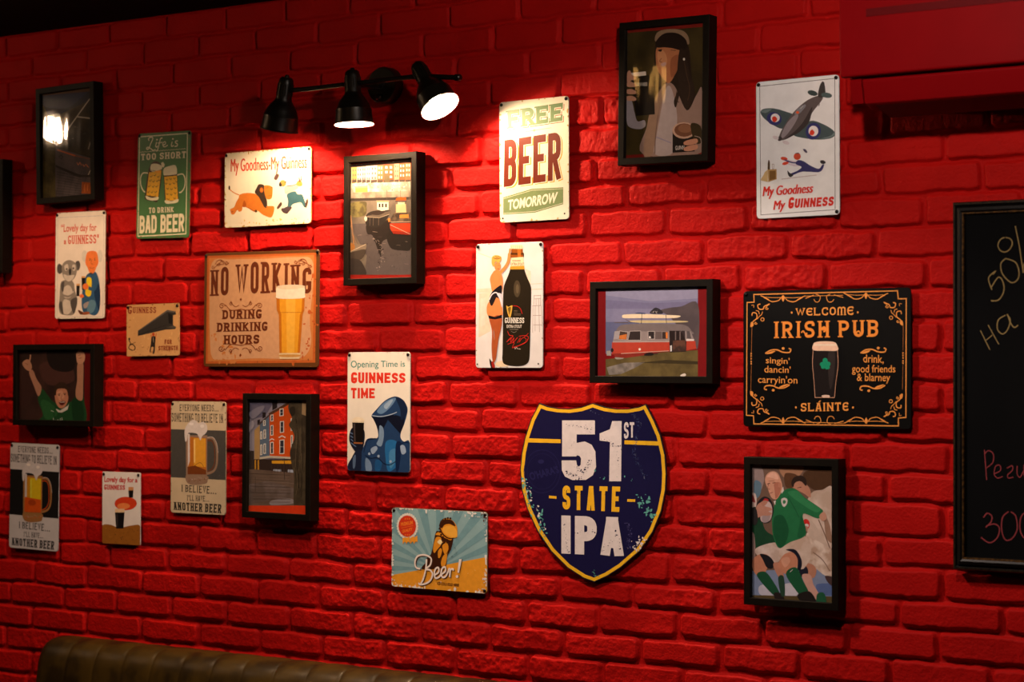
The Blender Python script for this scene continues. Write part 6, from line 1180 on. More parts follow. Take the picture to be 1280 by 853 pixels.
 ('p',(58,28,14),[16.5,73.5,16.3,72.5,15.5,71.5,14.5,70.9,13.2,70.6,11.9,70.8,10.8,71.3,10,72.2,9.8,73.2,10,74.3,10.7,75.2,11.8,75.8,13.1,76.1,14.4,75.9,15.5,75.4,16.2,74.5]),
 ('p',(58,28,14),[23.4,77.7,23.1,76.6,22.4,75.7,21.3,75.1,20,74.8,18.8,75,17.7,75.5,16.9,76.3,16.7,77.4,16.9,78.4,17.6,79.3,18.7,80,20,80.2,21.3,80.1,22.4,79.5,23.1,78.7]),
 ('p',(58,28,14),[31.1,79.7,30.9,78.6,30.1,77.7,29.1,77.1,27.8,76.8,26.5,77,25.4,77.5,24.7,78.4,24.4,79.4,24.6,80.4,25.4,81.3,26.4,82,27.7,82.2,29,82.1,30.1,81.6,30.8,80.7]),
 ('p',(58,28,14),[39,79.4,38.8,78.4,38,77.5,37,76.8,35.7,76.6,34.4,76.7,33.3,77.3,32.6,78.1,32.3,79.1,32.6,80.2,33.3,81.1,34.3,81.7,35.6,82,36.9,81.8,38,81.3,38.7,80.4]),
 ('g',(60,60,60),32,50,0.5,1.6,[40.7,21.4,55.8,-4.8,33.7,-21]),
 ('k',(70,40,24),4.5,[-53.4,-51.6,-65.6,-49.3,-70.3,-37.4,-63.2,-21.9,-46.3,-16.5,-29.2,-18.6,-19.8,-25.6,-23.3,-40.9,-36.4,-50.7,-23.2,-52.9,-15.6,-61.5,-21,-76.9,-36,-86.8,-53,-90.3,-58.7,-86.7]),
 ('k',(70,40,24),4.5,[-34.1,-26.4,-36.4,-50.7,-43.7,-75.2,-53,-90.3]),
 ('k',(70,40,24),4.5,[-8.8,-64.2,3.1,-56,2.2,-45.5,-6.3,-49,-10,-61.2,-6.1,-71.5,5.1,-67.9,10.6,-60]),
 ('k',(70,40,24),4.5,[11.4,-61.5,23.6,-52.7,22.4,-42.9,14.2,-46.3,10.6,-58.5,15.2,-68.2,24.9,-65.2,32.2,-52.8]),
 ('k',(70,40,24),4.5,[32.2,-55.2,35.1,-46.1,38.8,-48.2,37.8,-55.5,36.8,-66.9]),
 ('k',(70,40,24),4.35,[38.5,-50.1,42.5,-46.2,47,-46.6,47.8,-50.1]),
 ('k',(232,216,204),4.5,[-56.1,-49.9,-68.3,-47.6,-73,-35.7,-65.9,-20.2,-48.9,-14.8,-31.9,-16.9,-22.4,-24,-26,-39.2,-39.1,-49,-25.9,-51.3,-18.2,-59.9,-23.7,-75.3,-38.7,-85.2,-55.6,-88.6,-61.4,-85]),
 ('k',(232,216,204),4.5,[-36.7,-24.7,-39.1,-49,-46.3,-73.6,-55.6,-88.6]),
 ('k',(232,216,204),4.5,[-11.4,-62.5,0.5,-54.3,-0.4,-43.8,-9,-47.3,-12.6,-59.6,-8.7,-69.9,2.5,-66.2,8,-58.4]),
 ('k',(232,216,204),4.5,[8.8,-59.8,21,-51,19.8,-41.2,11.6,-44.7,8,-56.9,12.6,-66.5,22.2,-63.6,29.6,-51.2]),
 ('k',(232,216,204),4.5,[29.6,-53.6,32.5,-44.4,36.2,-46.6,35.2,-53.8,34.2,-65.3]),
 ('k',(232,216,204),4.5,[35.8,-48.4,39.9,-44.6,44.4,-44.9,45.1,-48.5]),
 ('p',(70,40,24),[64.8,-19.3,73,-18.9,65.2,-52.7,60,-52.4]),
 ('p',(70,40,24),[63.4,-61.8,63.1,-63.2,62.3,-64.4,61,-65.2,59.4,-65.6,57.8,-65.4,56.5,-64.7,55.6,-63.6,55.3,-62.3,55.6,-60.9,56.5,-59.7,57.8,-58.8,59.3,-58.4,60.9,-58.6,62.2,-59.3,63.1,-60.4]),
 ('p',(232,216,204),[62.6,-19.4,70.7,-19,63,-52.9,57.8,-52.5]),
 ('p',(232,216,204),[61.2,-61.9,60.9,-63.3,60,-64.5,58.7,-65.4,57.2,-65.7,55.6,-65.5,54.3,-64.8,53.4,-63.7,53.1,-62.4,53.4,-61,54.2,-59.8,55.5,-58.9,57.1,-58.6,58.7,-58.7,60,-59.4,60.9,-60.6]),
 ('t',(70,44,24),'ICE COLD SOLD HERE!',('b',0.035,0),[-3,-78.8,63.2,-79.7,62.6,-86.3,-2.9,-86.1]),
 ('ge',(222,214,206),33,90,3,8,6),
 ('g',(222,214,206),34,40,1,5,[-146.6,36.6,-145.1,-85.4,-128,-98.1,-55.5,-102.8]),
 ('g',(222,214,206),35,50,1,5,[-76.9,100.6,17.5,98.4,139.4,85.6,142.9,20.5]),
 ('g',(222,214,206),36,50,1.5,5,[144.1,-26.9,144,-86.1,108.3,-98.7]),
 ('g',(80,50,36),37,26,1.5,5,[-143.9,94.8,-138.2,99.6,-122.8,98.7]),
 ('g',(80,50,36),38,26,1.5,5,[121.1,93.8,141.2,91.6,142.4,79.8]),
 ('g',(90,60,40),39,16,1,4,[-146.7,-82.5,-141.5,-97.4,-131.8,-99.2]),
 ('g',(222,214,206),40,24,0.6,2,[-128.2,-84.4,-32.9,-90.9,93.2,-53.5,126,-39.8]),
 ('g',(90,60,40),41,16,1,3,[130.2,-91.4,144,-89.1]),
],
'shield': [
 ('p',(232,176,36),[-217.8,232.8,-196.3,225.9,-165.9,221.7,-132.5,221,-99.2,225.3,-68.6,234.8,-35.7,226.1,-3.2,222.6,29,223,57.8,227.7,74.7,233.8,95.6,199.1,112.9,164.7,125.3,119.7,128.5,77.2,126.7,39.9,115.7,-8.4,93,-57.4,59,-101.7,9,-142,-29,-164.7,-63.2,-179.9,-91.2,-173.2,-136.5,-151.2,-182.5,-115.2,-222.5,-67.4,-250.7,-17.4,-266.3,26.5,-271.2,76.5,-266.6,115.6,-256.6,154.9,-240,197]),
 ('p',(22,19,58),[-213.4,223,-198.9,218.3,-166.9,214,-132,213.2,-97,217.8,-68.5,226.7,-37.7,218.5,-3.8,214.9,29.7,215.4,60.3,220.4,70.6,224.1,87.7,195.8,104.7,162.2,116.7,118.4,119.8,76.8,118.1,40.5,107.4,-6.6,85.3,-54.1,52.4,-97,3.6,-136.2,-33.3,-158.2,-63.7,-171.7,-87.2,-166,-130.7,-144.9,-175.3,-109.9,-214.3,-63.2,-241.9,-14.3,-256.9,28.2,-261.7,76.7,-257.2,114.6,-247.5,153,-231.3,194]),
 ('p',(232,176,36),[-260.6,150.9,-157.5,150.2,-157.5,141.3,-263.3,140.8]),
 ('p',(232,176,36),[18.7,151.6,112.9,150.9,115.4,141.3,18.8,142.4]),
 ('lc',(34,31,74),1.68,[-157.9,74.2,-159.7,60.9,-164.8,48.5,-173,37.6,-183.7,29.1,-196.2,23.6,-209.7,21.4,-223.2,22.6,-235.9,27.3,-246.8,35.1,-255.2,45.5,-260.5,57.8,-262.4,71.1,-260.6,84.6,-255.4,97.2,-247,108.1,-236.2,116.5,-223.5,122,-210,124,-196.5,122.6,-183.9,117.8,-173.2,109.9,-164.9,99.5,-159.7,87.4]),
 ('lc',(34,31,74),1.12,[-167.2,73.9,-168.6,63,-172.8,52.6,-179.6,43.7,-188.4,36.7,-198.6,32.1,-209.7,30.3,-220.8,31.3,-231.2,35.2,-240.1,41.7,-247,50.3,-251.4,60.4,-252.9,71.4,-251.5,82.5,-247.2,92.9,-240.3,101.9,-231.4,108.9,-221.1,113.4,-210,115.1,-198.9,113.9,-188.6,109.9,-179.7,103.4,-173,94.9,-168.7,84.8]),
 ('t',(36,33,78),"O'HARA'S",('b',0.03,0),[-248.8,68.7,-166.6,87.8,-159.9,71.4,-242,49.3]),
 ('p',(36,33,78),[-204.6,96.3,-205.2,94.3,-207.1,92.6,-209.9,91.5,-213.2,91,-216.6,91.3,-219.4,92.3,-221.3,93.9,-222,95.8,-221.3,97.7,-219.4,99.4,-216.6,100.6,-213.3,101.1,-209.9,100.8,-207.1,99.7,-205.2,98.2]),
 ('p',(216,204,200),[-153.6,195.2,-63.4,196.6,-62.1,194.4,-62,163.7,-112.8,162.7,-112.7,142.8,-89.9,146.6,-71,139.3,-60.6,123.7,-58.6,88.1,-67,68.1,-86.4,56.5,-124.3,54.7,-145.4,62.4,-154,77.1,-154.7,100.4,-113.9,101.4,-111.9,91,-106.7,86.7,-101.5,91.3,-100.2,106.2,-104.8,112.1,-111.3,113.6,-113.9,110.8,-153.4,109.8]),
 ('p',(216,204,200),[-49.1,166.1,-20.8,176.5,-14.5,195.7,11,196.1,10,56.3,-22.5,55.2,-20.8,147,-49.1,149.7]),
 ('t',(216,204,200),'ST',('k',0.5,0.18,0,0.14),[17.4,193.5,45.2,193.9,45.3,159.2,17.5,154.3]),
 ('t',(232,176,36),'STATE',('k',0.42,0.19,0,0.3),[-151.9,41.1,7.5,43.7,5.1,-15.1,-151.7,-15.4]),
 ('p',(232,176,36),[-190.3,15.9,-169,15,-169,8.9,-190.3,9.8]),
 ('p',(232,176,36),[26.6,15.6,48.1,15.8,48.1,9.9,26.6,9.6]),
 ('t',(216,204,200),'IPA',('k',0.56,0.24,0,0.14),[-155,-29.9,17.8,-27.1,18,-118.3,-154.8,-119.7]),
 ('g',(22,19,58),50,40,1,4,[-119.1,83.6,-93,73.3,-73.5,98.6]),
 ('g',(22,19,58),51,50,0.8,2.6,[-145.7,185.4,-99.7,180.6,-67.2,175.7,-145.5,124.4]),
 ('g',(22,19,58),52,50,0.8,3,[-47.8,156.8,9.9,133.5,-18.9,143.8,10,90]),
 ('g',(22,19,58),53,60,0.8,3.4,[-118.7,-68.2,-66.6,-60.3,-40.7,-108.3,-2.4,-62.8,10.4,-111.1]),
 ('g',(22,19,58),54,36,0.7,2.4,[-148.4,-47.4,-138.3,-113.3,-112.1,-100.9]),
 ('g',(22,19,58),55,40,0.7,2.4,[-147.9,30.2,-105.9,26.1,-41.1,28.4,0.6,-2.8]),
 ('g',(22,19,58),56,30,1.5,4,[-138.8,69.2,-99.4,56.6]),
 ('g',(92,160,150),57,36,3,8,[-265.7,59.8,-252.1,26.6,-238.4,-34.5]),
 ('g',(92,160,150),58,30,3,8,[-211.6,-11.1,-211.4,-61.3,-199.3,-94.1]),
 ('g',(92,160,150),59,34,3,8,[63.8,21.2,73.3,-5.4,98.3,-20.5]),
 ('g',(216,204,200),60,20,2,6,[-258.9,54.4,-211.5,-55.7,-198,-71.8]),
 ('g',(216,204,200),61,30,2,7,[32.6,-99.1,73.4,-75.5,48.4,-109.1]),
 ('g',(70,66,110),62,50,1,4,[22.9,-39.9,35.6,-61,29.4,-93.9]),
 ('g',(92,160,150),63,10,1.5,4,[-66.4,-156.2,-56.7,-166.6]),
 ('g',(58,72,110),64,90,0.8,3,[35.1,215.4,60.3,199.5,41.6,123.4,66.8,80.8,85.6,59.8]),
 ('g',(120,128,150),65,60,0.5,1.6,[38.2,215.5,63.5,194.2,44.7,128.9,73.1,64.8]),
 ('g',(92,160,150),66,10,1,4,[-63.8,87.9,-47.6,61,41.7,63.8]),
 ('g',(120,128,150),67,10,0.5,1.4,[-73.8,219.5,-41.5,203.5]),
],
'F1': [
 ('p',(40,36,28),[-124.4,178.3,111.9,154.9,107.9,-165.6,-128.2,-149.7]),
 ('p',(30,36,66),[-108.7,159,93.5,143.7,93.1,113.3,37.7,101,12.8,85.8,-49.5,95.9,-81.1,85.5,-109.6,88.1]),
 ('c',(22,24,44),[-109.2,114.7,-61.9,105.9,13,103.3,93.4,139.3,98.8,78,12.5,59.6,-109.9,57.1]),
 ('p',(84,50,24),[-115.1,155.2,93.6,151.5,93.4,139.3,-112,146.9]),
 ('p',(38,32,26,60,50,36,30),[-30.8,85.4,99.3,117,97.3,-43.4,-47.6,-10]),
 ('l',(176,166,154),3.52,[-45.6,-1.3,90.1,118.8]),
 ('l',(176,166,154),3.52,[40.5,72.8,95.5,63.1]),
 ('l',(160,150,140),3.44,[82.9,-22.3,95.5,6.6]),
 ('p',(66,58,62,84,74,76,30),[-47.6,-6.5,100.2,-50.2,98.9,-156.3,-55.5,-145.8]),
 ('l',(176,84,40),3.52,[-41.4,-14,29.9,-36.4]),
 ('l',(120,70,50),2.15,[29.9,-36.4,97.2,-52.1]),
 ('lc',(30,26,26),1.32,[-35.4,-32.9,-25.9,-30.2,-18.5,-36.5,-26.1,-42.5]),
 ('k',(206,120,80),1.72,[37,-56.1,43.1,-63.1,49.3,-57.1,55.4,-66.3]),
 ('k',(206,120,80),1.72,[60.3,-62.3,66.4,-69.3,72.6,-64.1,83.5,-73.6]),
 ('p',(44,38,38),[-48.2,-56.1,47.7,-91.8,96.6,-95.5,96.5,-101.9,41.4,-97.9,-48.2,-62.7]),
 ('p',(136,66,24),[56.6,-112.1,97.6,-118.1,97.2,-148.4,54.4,-144.6]),
 ('l',(190,110,60),1.76,[67,-119.4,66.7,-141.1]),
 ('l',(190,110,60),1.72,[79.2,-120.2,78.9,-141.9]),
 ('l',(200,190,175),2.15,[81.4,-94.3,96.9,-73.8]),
 ('p',(74,64,34,52,44,24,20),[-104.6,132,-50.1,43.1,-49.3,-148.4,-99.6,-146.3]),
 ('l',(30,28,26),0.88,[-45.2,-67.4,53.8,-92.3]),
 ('l',(30,28,26),0.88,[-45.3,-75.3,53.7,-98.8]),
 ('l',(30,28,26),0.88,[-45.3,-83.2,53.7,-105.3]),
 ('l',(30,28,26),0.88,[-45.4,-91.1,53.6,-111.9]),
 ('l',(30,28,26),0.86,[-45.5,-99,53.5,-118.4]),
 ('l',(30,28,26),0.86,[-45.6,-106.9,53.4,-124.9]),
 ('l',(30,28,26),0.88,[-45.7,-114.8,53.3,-131.4]),
 ('l',(30,28,26),0.88,[-45.8,-122.7,53.3,-138]),
 ('l',(30,28,26),0.88,[-45.9,-130.6,53.2,-144.5]),
 ('l',(30,28,26),0.88,[-46,-138.5,53.1,-151]),
 ('l',(34,30,26),0.88,[-96.5,-147.4,-82.9,-68.9]),
 ('l',(34,30,26),0.88,[-72.5,-149.1,-54.6,-71.1]),
 ('l',(34,30,26),0.88,[-48.7,-150.7,-26.5,-73.2]),
 ('l',(34,30,26),0.88,[-24.9,-152.3,1.5,-75.3]),
 ('l',(34,30,26),0.88,[-1.3,-153.9,29.4,-77.4]),
 ('l',(34,30,26),0.88,[22.2,-155.5,57.1,-79.5]),
 ('l',(34,30,26),0.88,[45.6,-157,84.6,-81.5]),
 ('l',(34,30,26),0.86,[69,-158.6,112,-83.6]),
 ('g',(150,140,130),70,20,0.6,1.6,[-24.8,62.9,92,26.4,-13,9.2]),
],
'F2': [
 ('p',(140,126,110),[-119.8,161.6,100.8,148.7,101.9,-157.9,-118.5,-152.5]),
 ('p',(182,42,26),[-119.8,161.6,100.8,148.7,100.9,123.5,-119.7,135.8]),
 ('p',(222,210,196),[-109.9,142.5,90.3,144.3,90.5,90.4,-109.7,94.4]),
 ('p',(180,164,144),[-109.8,138.7,-97.8,138.8,-97.6,97,-109.7,95.7]),
 ('p',(120,96,86),[-109.9,142.1,-103.8,145.2,-97.8,141.4,-97.7,136.3,-109.8,136.9]),
 ('p',(96,84,84),[-107.6,131.7,-105.2,131.5,-105.2,125.9,-107.6,126.1]),
 ('p',(96,84,84),[-102.6,131.4,-100.1,131.2,-100.1,125.7,-102.5,125.8]),
 ('p',(96,84,84),[-107.6,119.6,-105.2,119.5,-105.1,113.9,-107.6,114]),
 ('p',(96,84,84),[-102.5,119.3,-100.1,119.2,-100.1,113.6,-102.5,113.8]),
 ('p',(96,84,84),[-107.5,107.6,-105.1,107.5,-105.1,101.9,-107.5,102]),
 ('p',(96,84,84),[-102.5,107.3,-100,107.2,-100,101.6,-102.4,101.7]),
 ('p',(78,66,58),[-108.6,105.1,-98.7,105.4,-98.7,98.5,-108.6,97.3]),
 ('p',(176,140,76),[-97.8,138.8,-81.3,138.8,-81.1,96.6,-97.6,95.3]),
 ('p',(120,96,86),[-97.8,142.3,-89.6,145.2,-81.3,141.3,-81.3,136.2,-97.7,137.1]),
 ('p',(96,84,84),[-94.8,131.8,-91.5,131.6,-91.4,126,-94.7,126.2]),
 ('p',(96,84,84),[-87.9,131.4,-84.6,131.2,-84.5,125.7,-87.8,125.8]),
 ('p',(96,84,84),[-94.7,119.8,-91.4,119.6,-91.4,114,-94.7,114.2]),
 ('p',(96,84,84),[-87.8,119.4,-84.5,119.2,-84.5,113.6,-87.8,113.8]),
 ('p',(96,84,84),[-94.7,107.8,-91.4,107.6,-91.4,102,-94.6,102.2]),
 ('p',(96,84,84),[-87.8,107.4,-84.5,107.2,-84.5,101.6,-87.7,101.8]),
 ('p',(78,66,58),[-96.5,104.4,-82.3,104.5,-82.2,97.7,-96.5,96.7]),
 ('p',(180,171,160),[-81.3,139.1,-64.9,139,-64.8,96.1,-81.1,94.9]),
 ('p',(120,96,86),[-81.3,142.5,-73.2,145.5,-65,141.6,-64.9,136.4,-81.3,137.4]),
 ('p',(96,84,84),[-78.3,132,-75.1,131.9,-75,126.3,-78.3,126.5]),
 ('p',(96,84,84),[-71.5,131.7,-68.2,131.5,-68.2,125.9,-71.4,126.1]),
 ('p',(96,84,84),[-78.3,120,-75,119.9,-75,114.3,-78.3,114.5]),
 ('p',(96,84,84),[-71.4,119.7,-68.1,119.5,-68.1,113.9,-71.4,114.1]),
 ('p',(96,84,84),[-78.2,108,-75,107.9,-74.9,102.3,-78.2,102.5]),
 ('p',(96,84,84),[-71.4,107.7,-68.1,107.5,-68.1,101.9,-71.3,102.1]),
 ('p',(78,66,58),[-80.1,103.6,-65.9,103.7,-65.9,96.8,-80.1,95.8]),
 ('p',(150,139,144),[-64.9,139.3,-51.4,139.4,-51.2,95.7,-64.8,94.4]),
 ('p',(120,96,86),[-65,142.7,-58.2,145.8,-51.4,142,-51.3,136.8,-64.9,137.6]),
 ('p',(96,84,84),[-62.5,132.3,-59.7,132.2,-59.7,126.6,-62.4,126.8]),
 ('p',(96,84,84),[-56.8,132,-54,131.9,-54,126.3,-56.7,126.4]),
 ('p',(96,84,84),[-62.4,120.3,-59.7,120.2,-59.7,114.6,-62.4,114.8]),
 ('p',(96,84,84),[-56.7,120,-54,119.9,-54,114.3,-56.7,114.5]),
 ('p',(96,84,84),[-62.4,108.4,-59.7,108.2,-59.6,102.6,-62.4,102.8]),
 ('p',(96,84,84),[-56.7,108.1,-53.9,107.9,-53.9,102.3,-56.6,102.5]),
 ('p',(78,66,58),[-63.7,102.7,-52.3,103,-52.3,96.1,-63.7,95]),
 ('p',(184,176,164),[-51.4,139.5,-36.7,139.5,-36.5,95.3,-51.2,94]),
 ('p',(120,96,86),[-51.4,142.9,-44,145.9,-36.7,142.1,-36.7,137,-51.3,137.8]),
 ('p',(96,84,84),[-48.7,132.5,-45.8,132.3,-45.7,126.8,-48.7,127]),
 ('p',(96,84,84),[-42.5,132.2,-39.6,132,-39.6,126.5,-42.5,126.6]),
 ('p',(96,84,84),[-48.6,120.5,-45.7,120.4,-45.7,114.8,-48.6,115]),
 ('p',(96,84,84),[-42.5,120.2,-39.6,120.1,-39.5,114.5,-42.5,114.7]),
 ('p',(96,84,84),[-48.6,108.6,-45.7,108.4,-45.6,102.9,-48.6,103]),
 ('p',(96,84,84),[-42.4,108.3,-39.5,108.1,-39.5,102.6,-42.4,102.7]),
 ('p',(78,66,58),[-50.1,102,-37.6,102.2,-37.6,95.4,-50.1,94.3]),
 ('p',(177,164,150),[-36.7,139.7,-15.1,139.3,-14.9,94.7,-36.5,93.6]),
 ('p',(120,96,86),[-36.7,143.1,-25.9,145.9,-15.1,141.9,-15.1,136.8,-36.7,138]),
 ('p',(96,84,84),[-32.8,132.7,-28.5,132.4,-28.4,126.9,-32.8,127.1]),
 ('p',(96,84,84),[-23.7,132.2,-19.4,131.9,-19.4,126.4,-23.7,126.6]),
 ('p',(96,84,84),[-32.7,120.7,-28.4,120.5,-28.4,114.9,-32.7,115.2]),
 ('p',(96,84,84),[-23.7,120.2,-19.3,120,-19.3,114.4,-23.6,114.7]),
 ('p',(96,84,84),[-32.7,108.8,-28.4,108.5,-28.3,103,-32.7,103.2]),
 ('p',(96,84,84),[-23.6,108.3,-19.3,108.1,-19.3,102.5,-23.6,102.7]),
 ('p',(78,66,58),[-35.5,101.2,-16,101,-16,94.2,-35.4,93.5]),
 ('p',(156,96,64),[-15.1,140,4.3,139.8,4.4,94.2,-14.9,93]),
 ('p',(120,96,86),[-15.1,143.4,-5.4,146.3,4.2,142.3,4.3,137.2,-15.1,138.3]),
 ('p',(230,216,200),[-11.6,133,-7.7,132.8,-7.7,127.3,-11.6,127.5]),
 ('p',(230,216,200),[-3.5,132.6,0.4,132.3,0.4,126.8,-3.4,127]),
 ('p',(230,216,200),[-11.5,121.1,-7.7,120.9,-7.6,115.3,-11.5,115.6]),
 ('p',(230,216,200),[-3.4,120.6,0.5,120.4,0.5,114.9,-3.4,115.1]),
 ('p',(230,216,200),[-11.5,109.2,-7.6,109,-7.6,103.4,-11.5,103.6]),
 ('p',(230,216,200),[-3.4,108.7,0.5,108.5,0.5,103,-3.3,103.2]),
 ('p',(78,66,58),[-13.9,100.1,3.3,100,3.4,93.2,-13.8,92.4]),
 ('p',(147,78,51),[4.3,140.3,38.5,139.2,38.6,93.2,4.4,92.5]),
 ('p',(120,96,86),[4.2,143.7,21.4,146.1,38.5,141.7,38.5,136.6,4.3,138.6]),
 ('p',(230,216,200),[10.5,133.1,17.3,132.8,17.3,127.2,10.5,127.6]),
 ('p',(230,216,200),[24.8,132.3,31.7,132,31.7,126.4,24.9,126.8]),
 ('p',(230,216,200),[10.5,121.3,17.4,120.9,17.4,115.4,10.5,115.7]),
 ('p',(230,216,200),[24.9,120.5,31.7,120.1,31.7,114.6,24.9,115]),
 ('p',(230,216,200),[10.5,109.4,17.4,109,17.4,103.5,10.6,103.9]),
 ('p',(230,216,200),[24.9,108.6,31.8,108.2,31.8,102.7,24.9,103.1]),
 ('p',(78,66,58),[5.5,99.1,37.5,98.2,37.6,91.5,5.5,91.4]),
 ('p',(164,136,112),[38.5,140.8,54.4,140.7,54.6,92.7,38.6,91.5]),
 ('p',(120,96,86),[38.4,144.2,46.4,147.1,54.4,143.2,54.4,138.2,38.5,139.1]),
 ('p',(96,84,84),[41.4,133.8,44.6,133.7,44.6,128.2,41.4,128.3]),
 ('p',(96,84,84),[48.1,133.5,51.3,133.3,51.3,127.8,48.1,128]),
 ('p',(96,84,84),[41.4,122,44.6,121.8,44.6,116.3,41.4,116.5]),
 ('p',(96,84,84),[48.1,121.6,51.3,121.4,51.3,116,48.1,116.1]),
 ('p',(96,84,84),[41.4,110.1,44.6,110,44.7,104.5,41.5,104.6]),
 ('p',(96,84,84),[48.1,109.8,51.3,109.6,51.4,104.1,48.2,104.3]),
 ('p',(78,66,58),[39.7,97.3,53.5,97.4,53.5,90.6,39.7,89.7]),
 ('p',(140,84,49),[54.4,141,73.5,140.8,73.6,92.2,54.6,91]),
 ('p',(120,96,86),[54.4,144.4,63.9,147.2,73.5,143.3,73.5,138.2,54.4,139.3]),
 ('p',(230,216,200),[57.9,134,61.7,133.8,61.7,128.3,57.9,128.6]),
 ('p',(230,216,200),[65.9,133.6,69.7,133.4,69.7,127.9,65.9,128.1]),
 ('p',(230,216,200),[57.9,122.2,61.7,122,61.7,116.5,57.9,116.7]),
 ('p',(230,216,200),[65.9,121.8,69.7,121.6,69.8,116.1,65.9,116.3]),
 ('p',(230,216,200),[58,110.4,61.8,110.2,61.8,104.7,58,104.9]),
 ('p',(230,216,200),[66,110,69.8,109.8,69.8,104.3,66,104.5]),
 ('p',(78,66,58),[55.6,96.4,72.6,96.4,72.6,89.6,55.7,88.8]),
 ('p',(148,96,64),[73.5,141.3,91.4,141.1,91.6,91.7,73.6,90.5]),
 ('p',(120,96,86),[73.5,144.6,82.4,147.5,91.4,143.6,91.4,138.6,73.5,139.6]),
 ('p',(230,216,200),[76.7,134.3,80.3,134.1,80.3,128.7,76.7,128.9]),
 ('p',(230,216,200),[84.3,133.9,87.8,133.7,87.9,128.2,84.3,128.4]),
 ('p',(230,216,200),[76.8,122.5,80.4,122.3,80.4,116.9,76.8,117.1]),
 ('p',(230,216,200),[84.3,122.1,87.9,121.9,87.9,116.5,84.3,116.7]),
 ('p',(230,216,200),[76.8,110.7,80.4,110.5,80.4,105.1,76.8,105.3]),
 ('p',(230,216,200),[84.3,110.3,87.9,110.1,87.9,104.7,84.4,104.9]),
 ('p',(78,66,58),[74.7,95.4,90.5,95.4,90.5,88.7,74.7,87.8]),
 ('c',(92,84,62),[8.1,109.5,21.5,110.9,25.8,98,18.9,89.9,9.8,92.5]),
 ('p',(150,140,124,206,196,180,14),[-109.7,95.7,90.5,90.4,90.6,64.3,-109.6,71.6]),
 ('g',(60,54,50),71,50,1,3,[-103,89.7,87.9,84.2,-103,81.1,87.9,73.7]),
 ('g',(230,224,214),72,40,0.8,2.4,[-103,87.6,87.9,80,-5.2,78.4]),
 ('p',(216,170,84),[-85.5,85,-45.7,85.5,-45.1,71,-84.3,72.1]),
 ('p',(236,200,120),[-85.5,86.7,-45.7,87.2,-45.7,82.1,-85.5,82.4]),
 ('p',(124,112,98,160,146,128,16),[-109.6,72.9,90.6,67.3,90.7,48.3,-109.5,54.4]),
 ('p',(64,56,50),[-109.5,57.8,90.7,52.5,90.7,43.3,-109.5,49.2]),
 ('p',(104,94,84,126,114,100,26),[-109.5,50.9,91.7,45.8,92.4,-147.1,-108.7,-144.1]),
 ('c',(124,116,70,90,82,56,10),[-102.9,44.6,-53.7,47.5,-48.2,33.6,-53.6,12.4,-91.7,9.8,-105.5,23.2]),
 ('p',(98,88,86),[-105.4,-6.8,90.9,-10.5,91.3,-141.6,-53,-139.1,-47.7,-90.2]),
 ('l',(90,80,74),1.05,[16.3,73.1,16.6,1]),
 ('l',(90,80,74),1.08,[58.9,70.9,59.2,-0.8]),
 ('l',(90,80,74),1.05,[86.4,69.6,86.6,-2]),
 ('c',(48,40,36),[-48,-11.3,-10.2,-15.8,27.2,0.5,27.4,-41.8,0.7,-57.8,-1.9,-91.7,-12.7,-74.3,-29,-39.7,-45.2,-34.9]),
 ('c',(44,38,34),[19.4,-33,91,-40,91.1,-77.8,64.7,-80.3,27.5,-71.4]),
 ('g',(52,44,42),73,60,1.5,4,[-26.3,-39.8,0.8,-74.8,-7.2,-112.7]),
 ('g',(150,136,128),74,50,1,3,[-31.7,-43.9,-4.7,-57.6,6.2,-91.9,-9.8,-125.4]),
 ('g',(60,52,50),75,40,0.6,2,[27.6,-92.6,80.6,-85.8,70.2,-127.6,27.7,-118]),
 ('c',(52,46,42),[-50.8,9.8,-37.3,20.3,-10.4,23.3,27.2,20.8,26.1,12.4,-4.8,-17.3,-47,-13.5]),
 ('c',(104,92,80),[-45.4,11.2,-26.5,13.4,27.2,20,26.1,14.1,-4.9,5.3,-42.7,6.9]),
 ('c',(58,46,40),[-37.3,16,-10.4,22.5,11.1,19,-10.3,11.4]),
 ('l',(176,160,140),1.26,[-48.1,8.8,-7.6,4.5,26.1,12.4]),
 ('l',(120,104,90),1.05,[-37.3,6.6,-37.7,-13.8]),
 ('l',(120,104,90),1.08,[-26.5,6.2,-26.9,-14.3]),
 ('l',(120,104,90),1.08,[-9.2,5.4,-9.7,-14.9]),
 ('p',(218,206,190),[-14.7,45.7,21.7,44.8,21.8,23.6,0.4,21.2,-14.7,26.1]),
 ('p',(180,150,120),[-16.9,48.3,23.9,46.4,22.8,42.2,-15.8,43.2]),
 ('p',(46,38,36),[-9.3,40.3,-4,40.1,-3.9,30.7,-9.3,31]),
 ('p',(46,38,36),[0.3,39.9,5.7,39.6,5.7,30.3,0.4,30.5]),
 ('p',(46,38,36),[11.1,39.4,16.4,39.1,16.4,29.8,11.1,30]),
 ('c',(220,206,186),[-55.7,4.8,-50.8,10.2,-45.9,3.6,-50.8,-3.1]),
 ('c',(222,130,60),[19.8,-1.3,24,2.8,28.3,-2.9,23.5,-7.8]),
 ('p',(226,186,140),[45.2,36.1,75.9,35.5,78.1,11,45.3,10.8]),
 ('p',(214,84,30),[45.2,50.5,59,54.1,76.9,51.5,77,43.9,45.2,43.7]),
 ('p',(236,206,166),[51,40.9,72.8,40.8,72.8,34.9,51.1,35]),
 ('p',(96,80,72),[43.1,45.5,79.1,44.7,79.1,39.6,43.1,41.3]),
 ('p',(70,58,50,120,100,80,12),[27.2,-1.2,38.9,14.8,90.8,13.8,90.9,-10.5,28.3,-8]),
 ('p',(222,140,60),[57,9.4,84.5,9.1,85.6,-0.2,57,1]),
